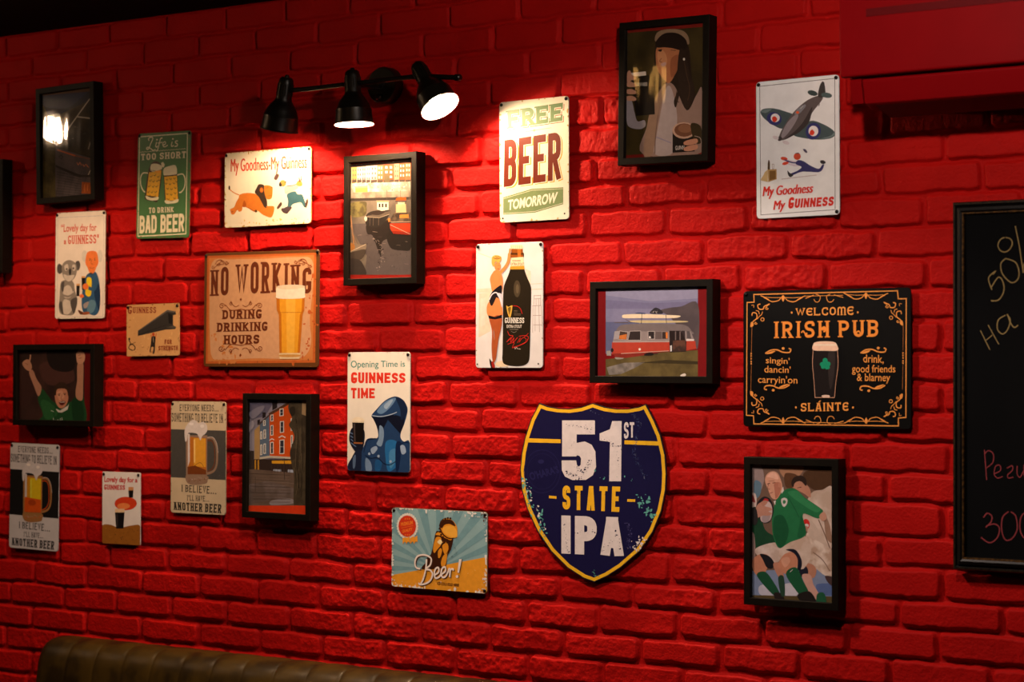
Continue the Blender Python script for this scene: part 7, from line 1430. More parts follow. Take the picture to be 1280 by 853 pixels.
 ('p',(190,64,34),[26.2,-11.3,90.9,-12.2,91,-42.5,37,-37.1,27.3,-24.9]),
 ('p',(150,44,26),[30,-29.2,91,-35.8,91,-42.5,38,-37.1]),
 ('l',(216,190,160),1.26,[28.3,-8,90.9,-8.9]),
 ('l',(236,220,200),0.84,[27.3,-14.3,91,-40.8]),
 ('k',(140,126,118),1.1,[-76.8,-37.1,-70,-36.7,-63.2,-36.7]),
 ('k',(140,126,118),1.1,[-72.6,-65.1,-69.4,-65,-66.2,-64.7]),
 ('k',(140,126,118),0.77,[72.4,-113.6,78.8,-114.2,85.1,-115.1]),
 ('k',(140,126,118),1.22,[31.6,-118.7,33.9,-117.9,36.1,-116.5]),
 ('k',(72,62,58),1.04,[-59.2,-59.2,-51.2,-59.5,-43.2,-59.2]),
 ('k',(140,126,118),0.89,[-80,-99.1,-72.5,-99.9,-65.1,-99.1]),
 ('k',(72,62,58),0.71,[-50.6,-38.2,-45.2,-38.4,-39.8,-40.2]),
 ('k',(140,126,118),1.1,[-13.8,-76.6,-8,-75.8,-2.2,-76.8]),
 ('k',(72,62,58),0.66,[-97.6,-108.4,-91,-108.5,-84.5,-107.8]),
 ('k',(140,126,118),0.64,[47.4,-66.5,53.7,-66.4,60,-67.4]),
 ('k',(72,62,58),1.23,[-85.3,-59.1,-80.7,-58.9,-76.1,-59.2]),
 ('k',(140,126,118),1.24,[-6.8,-64.4,-2.8,-63.9,1.1,-65]),
 ('k',(72,62,58),0.71,[-92.2,27.7,-87.5,28.6,-82.9,30]),
 ('k',(140,126,118),1.24,[75.6,-58,78.7,-58.4,81.9,-59.4]),
 ('k',(140,126,118),1.04,[3.7,-60.8,8.6,-61,13.4,-61.1]),
 ('k',(72,62,58),0.71,[-94.2,-64.3,-88.6,-65.7,-83,-67.4]),
 ('k',(72,62,58),1.19,[7.4,-97.5,11.2,-96.6,14.9,-98.2]),
 ('k',(72,62,58),0.81,[-41.1,-92.6,-38.4,-92.9,-35.7,-94.4]),
 ('k',(140,126,118),1.22,[-28.3,-29.5,-20.8,-30.3,-13.3,-31.8]),
 ('k',(72,62,58),1.14,[-12.6,-43.2,-5.9,-43.9,0.8,-44.3]),
 ('c',(126,112,96),[-109,-66.8,-97,-54.4,-64.1,-61.9,-47.9,-60.4,-53.2,-81.5,-64,-100.4,-108.8,-101.2]),
 ('c',(70,60,52),[-108.9,-84,-53.2,-73,-58.6,-94.2,-80.3,-102,-108.8,-103.3]),
 ('c',(168,112,56),[-105.2,-62.7,-95.9,-55.3,-84.9,-63.4,-88.7,-73.9,-103.5,-73.5]),
 ('l',(176,130,90),3.87,[-99.4,14.4,-88.2,-59]),
 ('l',(150,120,96),2.15,[-102.7,-2.6,-80.5,-59.2]),
 ('c',(56,48,44),[-108.9,-99,-74.9,-97.9,-58.5,-111.2,-50.3,-139.2,-108.7,-144.1]),
 ('l',(200,180,160),1.29,[-106.7,-79.8,-50.6,-61.1]),
 ('p',(60,40,40),[-98.5,44.4,-98.9,41.5,-100,39,-101.8,37.4,-103.9,36.9,-106,37.6,-107.8,39.4,-109,41.9,-109.4,44.9,-109,47.9,-107.9,50.3,-106.1,51.9,-104,52.4,-101.9,51.7,-100.1,49.9,-98.9,47.4]),
 ('p',(180,60,40),[-98.9,26.4,-99.3,24.8,-100.4,23.4,-102,22.6,-103.9,22.3,-105.8,22.7,-107.4,23.7,-108.4,25.2,-108.8,26.8,-108.5,28.5,-107.4,29.8,-105.8,30.7,-103.9,30.9,-102,30.5,-100.4,29.5,-99.3,28.1]),
 ('p',(140,28,18),[-118.6,-136.1,101.8,-141.9,101.9,-157.9,-118.5,-152.5]),
 ('p',(150,30,20),[-113.1,-141.4,96.6,-140.9,96.6,-157.7,-113,-152.6]),
],
'F3': [
 ('p',(48,38,18,64,52,24,40),[-123.5,174.6,105.5,155.4,109.8,-165.5,-118.8,-155.3]),
 ('p',(118,26,18),[-109.8,150.6,95.5,148.2,95.6,140.2,-109.7,142.4]),
 ('p',(118,26,18),[-105.7,-141.2,99.4,-139.2,99.5,-151.6,-105.5,-153.6]),
 ('c',(42,28,20),[-27.5,107.7,-29.4,58,-14.9,29.9,-20.9,12.2,0,1.8,26.2,-17.9,36.8,-45.5,62.5,-49.2,80.1,-30.2,77.2,-3.2,69.1,28.7,60.6,96.4,39.7,120.5,-17.3,125]),
 ('c',(150,122,110),[-56.5,-140.8,-48.4,-81.3,-29.7,-32.5,-14.5,2.7,5,19.5,25.8,9.1,57.4,-46.7,82.4,-12.4,96.5,-4.4,98.4,-142.7]),
 ('c',(176,160,158),[-25,-142.3,-21.4,-100.8,-13.7,-60.6,0,1.8,14.4,9.9,29,-36,32.2,-81.2,22.7,-141.3]),
 ('k',(110,86,76),2.3,[-2.7,11,-16,-42.4,-23.6,-96.2,-25.1,-141.4]),
 ('l',(150,140,160),2.7,[-21.9,-103.1,17.2,-118.6]),
 ('c',(150,120,100),[-43.5,-58.9,-29.8,-23.5,-14.5,2.7,-5.1,-2.4,-19.9,-60.2,-31.9,-141,-55.5,-140.9]),
 ('c',(178,112,74),[-25.7,94,-16,105.9,9,104.9,36,92.9,38.5,62.2,27.9,42.7,16.3,23.3,5,19.5,-10.8,36.4,-22.6,57.5]),
 ('c',(200,138,94),[-22,89.2,-6.4,94.8,4.2,73.7,-0.7,56,-15.3,57]),
 ('c',(150,88,56),[14.6,72.9,36.2,80.3,30.5,44.8,15.2,32.3]),
 ('l',(40,24,18),1.8,[-21,95.9,-9.1,97.2]),
 ('p',(40,24,20),[-9.6,94.6,-9.9,93.6,-10.9,92.7,-12.4,92.3,-14.2,92.2,-16,92.5,-17.5,93.2,-18.6,94.2,-18.9,95.3,-18.6,96.3,-17.6,97.1,-16.1,97.6,-14.3,97.6,-12.5,97.3,-11,96.6,-9.9,95.6]),
 ('l',(60,36,24),1.35,[13.3,93.7,27.2,91.8]),
 ('c',(190,150,140),[-12.3,63.6,-0.9,67.3,2.3,62.5,-5.9,57.3]),
 ('k',(110,60,40),1.38,[-10.4,77,-15.5,70.6,-8.7,67.8]),
 ('c',(138,112,86),[-28.7,119.1,-22.6,136.7,3.3,142.3,39.5,137.6,57.6,123.6,60.5,103.2,39.8,113.7,3.6,123.4,-17.1,115.9]),
 ('c',(34,22,16),[-25.5,116.6,-4.4,133,29.3,131.2,52.6,115,55.4,96.8,41.2,91.2,19.4,97.3,-3.9,101.4,-22.2,102.8]),
 ('c',(46,32,24),[37.5,93.7,53.1,83.6,63.9,38,76.1,5.8,72.4,-25.2,57.3,-44.5,46.9,-28.1,38.9,-9.7,29,-38.3,23.6,-22.2,36.1,8.5,31.5,44.7]),
 ('k',(70,50,34),1.8,[48.1,70.5,56.3,34,64.4,2.1,59.6,-24.4]),
 ('k',(66,46,32),1.8,[31.1,-0.2,28.7,-18,36.6,-27.5]),
 ('p',(226,216,200),[51.2,70.2,51,69.1,50.5,68.1,49.6,67.5,48.7,67.3,47.7,67.6,46.8,68.3,46.3,69.4,46.1,70.6,46.2,71.8,46.8,72.8,47.6,73.4,48.6,73.6,49.6,73.3,50.4,72.5,51,71.5]),
 ('c',(156,146,150),[-102.2,-14.5,-88.9,-15.3,-80.6,-43.1,-72.3,-64.1,-53.9,-62.9,-51.1,-76.6,-66.8,-82.6,-93.3,-76.6,-101.5,-60.2]),
 ('p',(24,18,14),[-90.8,41.8,-43.3,40.9,-27.8,-19.1,-26.3,-50.8,-76.7,-51.6]),
 ('p',(222,206,190),[-91.4,48.7,-51.8,49.6,-50.6,40.5,-90.7,39.5]),
 ('t',(190,180,170),'GUINNESS',('b',0.02,0),[-83.1,26.3,-47.2,23.9,-47.1,15.7,-83,18.1]),
 ('c',(196,142,114),[-103.5,43.2,-89.7,44,-78,37.8,-79,32.4,-94.9,32.5,-102.4,35.8]),
 ('c',(196,142,114),[-103.3,26.7,-89.5,27.6,-77.8,21.4,-78.7,16,-94.6,16.1,-102.1,19.3]),
 ('c',(196,142,114),[-103.1,10.2,-89.3,11.2,-77.5,5,-78.5,-0.5,-94.4,-0.4,-101.9,2.9]),
 ('c',(196,142,114),[-102.8,-5.3,-89.1,-4.3,-77.3,-10.5,-78.3,-15.9,-94.2,-15.9,-101.7,-12.7]),
 ('c',(196,142,114),[-101.5,49.4,-94.1,54.4,-88.6,39.4,-94.8,26.1,-102.3,31.2]),
 ('p',(26,18,16),[21,-89.5,81,-92.7,79.1,-140.9,21.7,-141.3]),
 ('p',(196,158,136),[80,-93.6,77.8,-100.6,71.5,-106.4,61.9,-110,50.6,-110.8,39.1,-108.8,29.4,-104.2,22.8,-97.8,20.4,-90.4,22.6,-83.3,29,-77.5,38.7,-74,50.1,-73.2,61.4,-75.2,71.1,-79.8,77.6,-86.3]),
 ('p',(116,74,52),[76.9,-92.5,75,-98.2,69.6,-102.9,61.3,-105.8,51.5,-106.4,41.7,-104.7,33.3,-101,27.6,-95.7,25.6,-89.8,27.5,-84,33,-79.4,41.3,-76.5,51.1,-75.9,60.9,-77.6,69.3,-81.4,74.9,-86.6]),
 ('p',(140,96,70),[72.2,-88.7,70.9,-92.4,67,-95.4,61,-97.2,54,-97.6,46.9,-96.5,40.9,-94,36.8,-90.6,35.3,-86.7,36.7,-83,40.7,-80,46.6,-78.2,53.7,-77.8,60.8,-79,66.8,-81.4,70.8,-84.9]),
 ('c',(56,44,24),[68,-78.6,93.6,-84.5,96.6,-120.3,78.8,-119.4]),
 ('t',(206,196,190),'GUINN',('b',0.02,0),[28.7,-125.9,52.3,-125.7,52.4,-135.1,28.8,-135.8]),
 ('c',(198,140,112),[50.7,-118.9,63.4,-114.2,83.8,-112.5,86.4,-120.7,73.8,-125.4,54.3,-125.4]),
 ('c',(198,140,112),[50.9,-132.4,63.6,-127.6,84,-125.9,86.6,-134.1,73.9,-138.8,54.5,-138.8]),
 ('k',(170,150,140),1.32,[78.6,-106,92.9,-111.2,96.6,-124.8]),
],
'F4': [
 ('p',(120,18,20),[-161.9,111.4,148.8,105,149.5,-111.2,-160.9,-113.1]),
 ('p',(128,124,150),[-125.6,107.1,118.8,102.3,119.1,10.7,-125.2,12.8]),
 ('p',(146,140,162),[-125.6,103.6,118.8,101.6,118.9,75.1,-3.5,70.3,-125.5,86.2]),
 ('p',(118,112,140),[-125.5,75.7,-3.5,66.1,118.9,68.3,119,51.4,-125.4,54.7]),
 ('p',(44,80,150),[-125.6,107.8,118.8,102.9,118.8,99.9,-125.6,104.7]),
 ('p',(98,100,130),[-125.3,24,-35.3,24.5,-35,-50.1,-125,-50]),
 ('c',(78,68,70,92,80,80,40),[20.4,48.6,44.1,54.5,75.4,57.4,118.9,62.9,119.3,-36.8,99.1,-16.3,75.6,4.2,44.2,35.3]),
 ('p',(84,70,40,104,88,50,20),[-124.9,-62.6,-83.3,-58.8,-35,-50.1,20.8,-46.8,119.3,-41.9,119.5,-103.9,-124.7,-105.2]),
 ('p',(104,96,88,140,130,120,14),[-122,-81.4,-75.2,-70.9,-18.9,-69.1,-42.9,-81.2,-83.2,-97,-115.7,-98.9]),
 ('p',(60,50,30),[-34.9,-70.9,36.6,-63.9,119.4,-67.3,119.4,-74.1,36.7,-72.2]),
 ('c',(214,200,186),[74,-98.7,85.7,-94.5,88.5,-99.6,78,-102.1]),
 ('c',(150,140,128),[-98.8,-57,-79.3,-55,-77.2,-61.2,-95.5,-62.6]),
 ('c',(116,104,102),[-96.6,3.9,-87.7,14.2,-67.5,18.2,-3.3,19.3,67.8,17.3,91.2,12.6,102.1,2.3,101,-6.2,-3.2,-2.7,-95.7,-4.8]),
 ('p',(142,128,124),[-99,2.1,100.9,0.6,110.7,-20.5,45.2,-21.5,-105.9,-22.9]),
 ('p',(176,62,44),[-107.9,-22.9,45.2,-22.9,45.2,-44.1,-35,-47.4,-87.4,-50.8,-108.6,-51.4]),
 ('p',(176,62,44),[89.4,-21.1,112.6,-21.2,115.4,-38.5,89.4,-42.8]),
 ('p',(130,44,34),[-104.5,-49.4,20.8,-46.8,-3,-51.6,-71.2,-59.8,-98.8,-57.7]),
 ('l',(196,160,140),1.36,[-83.4,-49.4,44.4,-43.4]),
 ('l',(170,150,142),2.72,[-105.9,-22.2,45.2,-22.2]),
 ('p',(214,200,192),[89.3,-16.3,109.9,-17.1,108.8,-21.1,89.4,-21.1]),
 ('p',(160,150,150),[-100.7,2.2,-88.5,2.8,-90.8,-15.3,-103.8,-15.9]),
 ('p',(72,56,48),[-86.8,2.7,-65.4,-0.2,-68.1,-17.5,-89.6,-16.7]),
 ('p',(52,42,40),[-59.3,1.8,-31.2,2.3,-31.1,-18.4,-64.9,-18.2]),
 ('p',(48,40,40),[-10.4,0.8,5.5,0.7,5.6,-15.8,-10.3,-15.7]),
 ('p',(100,86,82),[8.7,0.6,25.4,0.5,25.4,-16.6,8,-16.5]),
 ('p',(60,46,42),[26.5,-0.2,41.1,-0.3,41.2,-16,26.6,-15.9]),
 ('p',(88,80,80),[90.4,1.4,98.2,0.7,102.2,-15.7,91.3,-15.6]),
 ('p',(56,46,46),[77.2,2.2,85.8,2.1,86.6,-16.3,78,-16.2]),
 ('p',(196,110,50),[-87.6,-7.7,-67.4,-4.3,-69.3,-16.8,-88.4,-16]),
 ('p',(210,120,50),[35.6,-0.9,41.1,-1,41.2,-15.3,36.5,-15.3]),
 ('p',(220,210,200),[-8.7,-10.9,-4.8,-8.9,-3.1,-14.4,-8.7,-14.4]),
 ('lc',(190,176,168),1.02,[-86.8,3.1,-65,0.2,-68.1,-17.9,-90,-17]),
 ('lc',(190,176,168),1.02,[-59.3,2.2,-30.8,2.7,-30.7,-18.7,-64.9,-18.6]),
 ('lc',(190,176,168),1.05,[-10.8,1.5,5.9,1.4,6,-16.2,-10.7,-16.1]),
 ('p',(40,30,28),[45.1,2.4,75.6,2.2,89.8,-23.1,89.1,-45.2,46.8,-46.8]),
 ('p',(96,62,48,60,44,38,10),[54.2,-20.2,87.4,-19,89.1,-44.2,55.5,-45.5]),
 ('p',(200,190,186),[47.5,-31.4,52.3,-30.4,52.3,-44.1,47.6,-44.8]),
 ('p',(110,96,92),[60,0.9,63.1,0.9,63.2,-18.9,60.1,-18.9]),
 ('p',(110,96,92),[71.7,0.9,74.9,0.8,74.9,-18.9,71.8,-18.9]),
 ('p',(226,214,196),[-29.8,-39.8,-30,-40.9,-30.7,-41.8,-31.8,-42.3,-33,-42.6,-34.2,-42.3,-35.3,-41.7,-36,-40.8,-36.2,-39.8,-36,-38.7,-35.3,-37.8,-34.2,-37.2,-33,-37,-31.8,-37.2,-30.7,-37.8,-30,-38.7]),
 ('l',(60,40,36),2.1,[-21,-51.2,14.9,-49.5]),
 ('c',(34,26,24),[-20.9,-53.6,-13,-48.1,1.8,-48.1,1.8,-53.6]),
 ('c',(228,206,172),[-80.5,36.7,-73.6,40.8,-27.3,41.6,36.3,38.8,70.8,36.7,72.4,33.6,52,31.1,-27.3,32,-73.6,32.5]),
 ('c',(196,176,130),[-65.5,25.5,-23.3,27.1,81.8,24.6,81.8,21.2,-23.2,20.9]),
 ('l',(100,86,82),1.75,[-102,23.1,-63.4,22]),
 ('l',(90,76,74),1.36,[-71.5,29.7,-54.6,21.9]),
 ('l',(60,52,50),1.4,[-27.3,41.6,-28.8,18.9]),
 ('l',(60,52,50),1.4,[36.3,38.8,37.9,18.9]),
 ('c',(50,46,50),[-5.4,42.8,0.6,51.3,10.5,55.6,24.4,49.2,26.4,41.7]),
 ('c',(70,76,110),[-45.4,42.6,-35.3,45.2,-19.3,43.6,-19.3,41.2]),
 ('g',(190,180,170),76,14,0.6,2,[-1.4,46.1,22.4,45.8]),
 ('p',(40,32,30),[-103.3,-41.4,-103.6,-43.2,-104.4,-44.8,-105.6,-45.9,-107,-46.2,-108.4,-45.8,-109.6,-44.8,-110.4,-43.2,-110.7,-41.3,-110.4,-39.5,-109.6,-37.9,-108.4,-36.8,-107,-36.5,-105.6,-36.8,-104.4,-37.9,-103.6,-39.5]),
 ('p',(160,150,140),[-122.1,-43.1,-111.9,-42.4,-109.4,-54.2,-122.1,-54.2]),
],
'F5': [
 ('p',(112,86,72),[-110.3,147.3,103.3,152.9,103.1,-152.8,-110.3,-166.7]),
 ('c',(150,128,124),[-103.1,143.2,-77,143.9,-69.9,110.3,-86.5,75.9,-103.1,79.6]),
 ('c',(96,120,136),[-93.6,109.6,-77,105.8,-79.4,80.4,-93.6,71.4]),
 ('c',(166,120,92),[-30,145.2,25.7,146.7,11.9,121.2,-20.7,120.2]),
 ('c',(78,52,34),[30.3,134.3,98.8,146.5,98.8,94.8,57.8,93.5,32.6,109.3]),
 ('c',(92,60,40),[-18.3,128.7,11.9,125.4,7.2,100.1,-16,99.4]),
 ('p',(124,136,164),[-103.1,-90,98.6,-70.5,98.6,-136.5,-103.1,-145]),
 ('c',(190,184,196),[-81.8,-122.6,-58.2,-117,-39.4,-136.8,-77.1,-141.3]),
 ('c',(196,190,200),[-20.8,-114.7,11.7,-112.8,11.7,-135.8,-16.1,-139.6]),
 ('c',(86,104,150),[57.7,-110.1,98.6,-107.6,98.6,-130.3,66.8,-130.2]),
 ('p',(88,72,44),[-103.1,-142.9,11.7,-137.8,98.6,-133.2,98.5,-153,-103.1,-166.2]),
 ('c',(206,184,170,184,158,140,20),[44.1,86.8,71.5,96,97.8,96.9,97.8,-20.9,76,-22,57.8,2,30.3,17.5,25.7,42.3]),
 ('c',(150,116,96),[76,40.2,89.6,20,94.1,-17,80.5,-5.2]),
 ('c',(214,194,180,176,146,126,16),[34.8,1,66.9,-5.8,97.7,-41.6,97.7,-91.2,75.9,-88.3,57.7,-76.9,39.4,-73.7,32.5,-40.8]),
 ('c',(196,172,156),[25.7,42.3,48.6,26.6,71.4,-5.6,89.6,-29.6,66.9,-18.3,39.4,-2.9]),
 ('k',(120,90,74),2.52,[62.3,31.3,76,2.9,89.6,-29.6]),
 ('k',(130,100,84),2.1,[48.6,-40,71.4,-55.4,89.6,-79.2]),
 ('c',(184,128,104),[0.3,99.9,11.8,112.8,28,109.2,41.8,97.1,43.2,78.4,28,86.2,7.2,95.9]),
 ('c',(48,34,28),[-3,108.2,3.5,120.9,21.1,125.6,32.6,117.6,32.6,103,20.2,113.1,6.3,109.3,1.7,99.1]),
 ('l',(60,36,28),1.26,[11.8,98.2,22,100.6]),
 ('p',(196,44,40),[41.7,20.1,41,15.6,39,11.7,36.1,9,32.5,8,29,8.7,26,11.1,24,14.8,23.3,19.3,24,23.8,26,27.6,29,30.3,32.6,31.3,36.1,30.6,39.1,28.2,41,24.5]),
 ('p',(206,190,186),[39.4,17,39,15.4,37.8,14,36,13,33.9,12.6,31.8,12.9,30,13.7,28.8,15,28.4,16.6,28.8,18.2,30,19.6,31.8,20.6,33.9,21,36,20.7,37.8,19.9,39,18.6]),
 ('p',(180,130,108),[37.6,10.3,37.3,8,36.3,6.1,34.8,4.8,33,4.3,31.2,4.6,29.8,5.8,28.8,7.7,28.4,9.9,28.8,12.1,29.8,14.1,31.3,15.4,33,15.9,34.8,15.6,36.3,14.4,37.3,12.5]),
 ('p',(190,40,36),[96,53.4,98.7,53.5,98.7,41.1,96,41]),
 ('c',(180,124,100),[32.5,-65.8,50.9,-68.9,57.7,-81,50.8,-95.9,34.8,-90.6]),
 ('c',(30,30,44),[17.3,-79.1,32.5,-72,38,-86.3,25.6,-96.1,17.3,-91.6]),
 ('c',(72,52,50),[78.2,-90.2,98.6,-93.2,98.6,-111.8,85,-104.3]),
 ('c',(206,180,170),[-103.6,81.7,-91.2,82.1,-87.5,67.4,-91.2,50.3,-103.6,49.9]),
 ('c',(150,60,60),[-103.6,83.8,-96,77.7,-91.2,63,-100.8,66.9]),
 ('c',(30,66,44),[-100.8,45.7,-81.8,46.5,-67.6,4.8,-44.1,-11,-44.1,-27.8,-81.8,-38.1,-100.8,-26.3]),
 ('c',(150,124,118),[-103.1,-9.5,-93.6,-9,-91.3,-55.5,-103.1,-64.6]),
 ('c',(210,190,180,186,160,146,16),[-88.9,-38.4,-39.4,-23.4,-29.1,-43.9,-37.1,-67.4,-81.8,-57.1]),
 ('c',(192,126,98),[-97.9,-64.3,-77.1,-50.5,-58.2,-53.8,-58.2,-70.6,-67.6,-92.2,-81.8,-101.5,-96,-87.5]),
 ('c',(30,28,32),[-79.4,-50.6,-58.2,-53.8,-45,-67.8,-48.8,-80.6,-62.9,-79.3,-72.3,-62.9]),
 ('c',(186,126,102),[-46.4,-70,-30.1,-69.1,-20.7,-98,-30.1,-102.7,-41.8,-86.6]),
 ('c',(30,78,52),[-87.5,-97.6,-68.6,-88.9,-51.2,-103.9,-30.1,-136.3,-41.8,-141.2,-62.9,-125.7]),
 ('c',(40,32,30),[-45.1,-135.1,-27.8,-134,-19.8,-148.2,-39.4,-151.5]),
 ('c',(40,66,50),[-34.8,-100.9,-21.7,-97.2,-18.4,-135.5,-27.8,-138.2]),
 ('c',(204,182,168,188,160,142,18),[-32.4,-39.8,-6.8,-21.8,25.6,-5.7,43.1,-19.4,44,-48.5,30.2,-74.2,16.4,-79.1,-20.7,-77]),
 ('c',(192,128,100),[-34.7,-69.4,-18.4,-47.5,7.1,-42,16.4,-54.1,9.9,-75.3,-5.9,-92.9,-20.7,-89.6,-32.4,-79.7]),
 ('c',(26,26,40),[-16.1,-38.2,7.1,-37,21.9,-58,21,-76.8,11.8,-81.5,12.7,-58.5,2.5,-44.4]),
 ('c',(206,150,124),[-27.7,-60.6,-11.4,-53.5,-5.8,-63.6,-18.4,-76.9]),
 ('c',(196,150,136),[23.3,-91.3,43.1,-90.1,50.8,-110.5,63.1,-130.5,57.7,-143.3,44.9,-135.8,32.5,-115.7]),
 ('c',(30,84,54),[-16.1,-91.4,8.1,-75.4,25.6,-103.6,38.4,-127.8,25.6,-141.1,11.7,-129.5]),
 ('c',(34,28,26),[11.7,-135.8,39.4,-125.7,55.4,-141.3,55.4,-151.7,25.6,-151.6]),
 ('c',(34,86,58),[59.5,-130.7,75.9,-127.6,80.4,-150.1,59.5,-153.5]),
 ('l',(200,190,190),1.23,[-5.9,-86.6,0.6,-80.8]),
 ('c',(38,108,66),[-48.8,35.1,-39.4,71.3,-18.3,93,7.2,95.9,30.3,77.9,66.9,56.4,73.3,48.4,62.3,33.4,25.7,42.3,32.5,9.2,27.9,-7.6,-6.8,-21.8,-32.4,-35.6,-46.4,-11.1,-49.7,14]),
 ('c',(52,128,80),[-11.4,86.9,11.8,91.9,30.3,75.9,66.9,54.3,53.2,47.6,16.4,67]),
 ('c',(26,82,50),[-44.1,31.1,-23,36.2,-9.1,7.4,-16.1,-22.3,-32.4,-33.5,-46.4,-2.7]),
 ('c',(30,92,56),[21,37.9,32.5,9.2,25.6,-6.9,11.8,-8.4,17.3,16.9]),
 ('k',(30,88,54),2.1,[-11.4,78.6,4.9,54,16.4,33.6]),
 ('p',(216,204,196),[-28.1,92.7,-22.5,100,-20.7,90.8,-26.3,84.3]),
 ('p',(216,204,196),[-45.9,66.8,-40.3,69.1,-42.2,58.5]),
 ('c',(206,196,190),[-27.2,71.7,-19.7,75.7,-12.3,72.2,-13.2,62.6,-19.8,55.6,-25.4,60.4]),
 ('p',(60,120,80),[-16,66.7,-16.3,65,-17.1,63.6,-18.3,62.7,-19.8,62.3,-21.2,62.6,-22.4,63.4,-23.2,64.8,-23.5,66.4,-23.2,68,-22.4,69.4,-21.2,70.3,-19.7,70.7,-18.3,70.4,-17.1,69.6,-16.3,68.2]),
 ('c',(206,150,124),[-66.6,110.4,-62.9,125.3,-48.7,132.9,-35.6,129,-27.7,113.7,-24.4,99.1,-29.1,84.2,-39.4,71.3,-51.1,75.1,-58.2,89.6]),
 ('c',(224,172,148),[-62.9,121.1,-48.7,131.2,-37,126,-34.7,115.6,-53.4,119.2]),
 ('c',(176,112,90),[-44.1,106.9,-29.1,107.4,-30,86.3,-40.3,73.3,-43.1,90.1]),
 ('l',(110,64,50),1.68,[-61.9,104.2,-54.4,106.6]),
 ('l',(110,64,50),1.68,[-48.7,106.7,-41.2,108.7]),
 ('k',(130,76,60),1.26,[-58.2,104.3,-60,94.6,-54.4,93.1]),
 ('l',(130,60,56),1.26,[-55.3,84.6,-47.8,86.5]),
 ('p',(186,124,100),[-27.2,103.2,-27.5,101,-28.3,99,-29.5,97.7,-30.9,97.2,-32.4,97.6,-33.6,98.8,-34.4,100.7,-34.7,103,-34.4,105.2,-33.6,107.2,-32.4,108.5,-30.9,109,-29.5,108.6,-28.3,107.3,-27.5,105.5]),
 ('l',(120,76,60),0.84,[-58.2,110.7,-44.1,111.9]),
 ('c',(40,34,36),[-88.9,50.4,-81.8,67.6,-67.6,76.6,-53.5,70.8,-45.9,54.2,-47.8,35.2,-58.2,20,-77,21.3]),
 ('c',(196,170,164),[-76.1,46.7,-67.6,66,-54.4,63.6,-48.8,47.8,-53.5,26.5,-67.6,19.2,-78,25.5]),
 ('c',(176,40,44),[-73.3,62.9,-67.6,72.4,-58.2,69.3,-65.2,63.2]),
 ('c',(160,140,140),[-72.3,34.2,-53.5,39.2,-58.2,22.1,-72.3,19.8]),
 ('c',(184,130,110),[-91.2,46.1,-84.1,59.1,-74.7,62.8,-67.6,55.5,-53.5,52.6,-49.7,47.7,-58.2,44,-49.7,40.1,-58.2,34.7,-72.3,34.2,-84.1,29.5,-90.3,33.4]),
 ('c',(176,122,102),[-78,62.7,-67.6,68.1,-60,65,-69.9,55.4]),
 ('c',(44,40,40),[-100.8,45.7,-89.4,50.4,-84.1,25.2,-91.3,12.2,-100.8,20.3]),
 ('c',(190,140,118),[64.6,39.7,76,48.5,82.8,36.3,76,28.6,68.7,30.7]),
],
'F6': [
 ('p',(126,118,128,146,138,148,60),[-117.7,154.4,100.4,156.9,101.9,-16.6,-116.1,-23.2]),
 ('p',(104,98,116),[-111.1,144.6,-10.5,148.3,-48.8,101.3,-110.6,95.3]),
 ('l',(70,84,140),2.45,[-111.1,146.6,27.8,149.3]),
 ('p',(176,140,90),[-83.5,66.3,-64.8,80.4,-63.7,-36.3,-82.6,-36.9]),
 ('p',(96,112,130),[-64.8,82.4,-32,104,-29.8,-1,-64,-6.9]),
 ('p',(214,84,26),[-32,105.5,2.5,124.1,37.5,136.8,72.3,142.1,73.5,-3,-29.8,-1]),
 ('p',(92,60,40),[-34.7,111.3,37.4,144.1,53.3,144.3,37.5,136.8,-32,104.5]),
 ('p',(44,34,34),[-23.4,145.7,-5.4,146,-5.2,126.4,-21.8,118.9]),
 ('p',(44,34,34),[-56.7,113.4,-45,113.6,-44.9,101.4,-55.2,97.3]),
 ('p',(44,34,34),[-73.4,93,-64.3,95.1,-64.2,83.9,-73.2,78.8]),
 ('p',(80,66,62),[-74.6,80.2,-32.1,108.9,-32,104,-64.8,80.4]),
 ('p',(230,222,210),[2.5,123.6,16.6,124.8,16.7,105.4,2.7,104.1]),
 ('p',(50,50,60),[5.1,121.7,14,122.8,14.2,107.3,5.2,106.1]),
 ('l',(220,212,204),0.72,[3.9,114.4,15.4,114.6]),
 ('p',(230,222,210),[4.1,91,18.1,92.2,18.4,62.1,4.4,60.8]),
 ('p',(50,50,60),[6.7,89.1,15.6,90.2,15.8,64,6.9,62.8]),
 ('l',(220,212,204),0.74,[5.5,76.4,17,76.6]),
 ('p',(230,222,210),[3.2,42.7,19.8,44.1,20.2,7.2,3.6,5.7]),
 ('p',(50,50,60),[5.8,40.9,17.3,42.1,17.6,9,6.1,7.7]),
 ('l',(220,212,204),0.73,[4.7,24.8,18.7,25.1]),
 ('p',(230,222,210),[-28.2,107.5,-17.9,108.7,-17.7,91.1,-28,89.9]),
 ('p',(50,50,60),[-25.6,105.6,-20.4,106.7,-20.3,93,-25.5,91.9]),
 ('l',(220,212,204),0.72,[-26.8,99.2,-19.1,99.4]),
 ('p',(230,222,210),[-27.9,80.1,-17.6,81.3,-17.4,54,-27.7,52.8]),
 ('p',(50,50,60),[-25.3,78.2,-20.2,79.3,-20,55.9,-25.1,54.8]),
 ('l',(220,212,204),0.74,[-26.5,67,-18.8,67.1]),
 ('p',(230,222,210),[-28.2,36.1,-16.6,37.4,-16.3,6.2,-27.9,4.9]),
 ('p',(50,50,60),[-25.6,34.3,-19.2,35.4,-18.9,8,-25.3,6.9]),
 ('l',(220,212,204),0.74,[-26.7,21,-17.7,21.3]),
 ('p',(230,222,210),[41,99,49.9,100.1,50.1,68.1,41.3,66.9]),
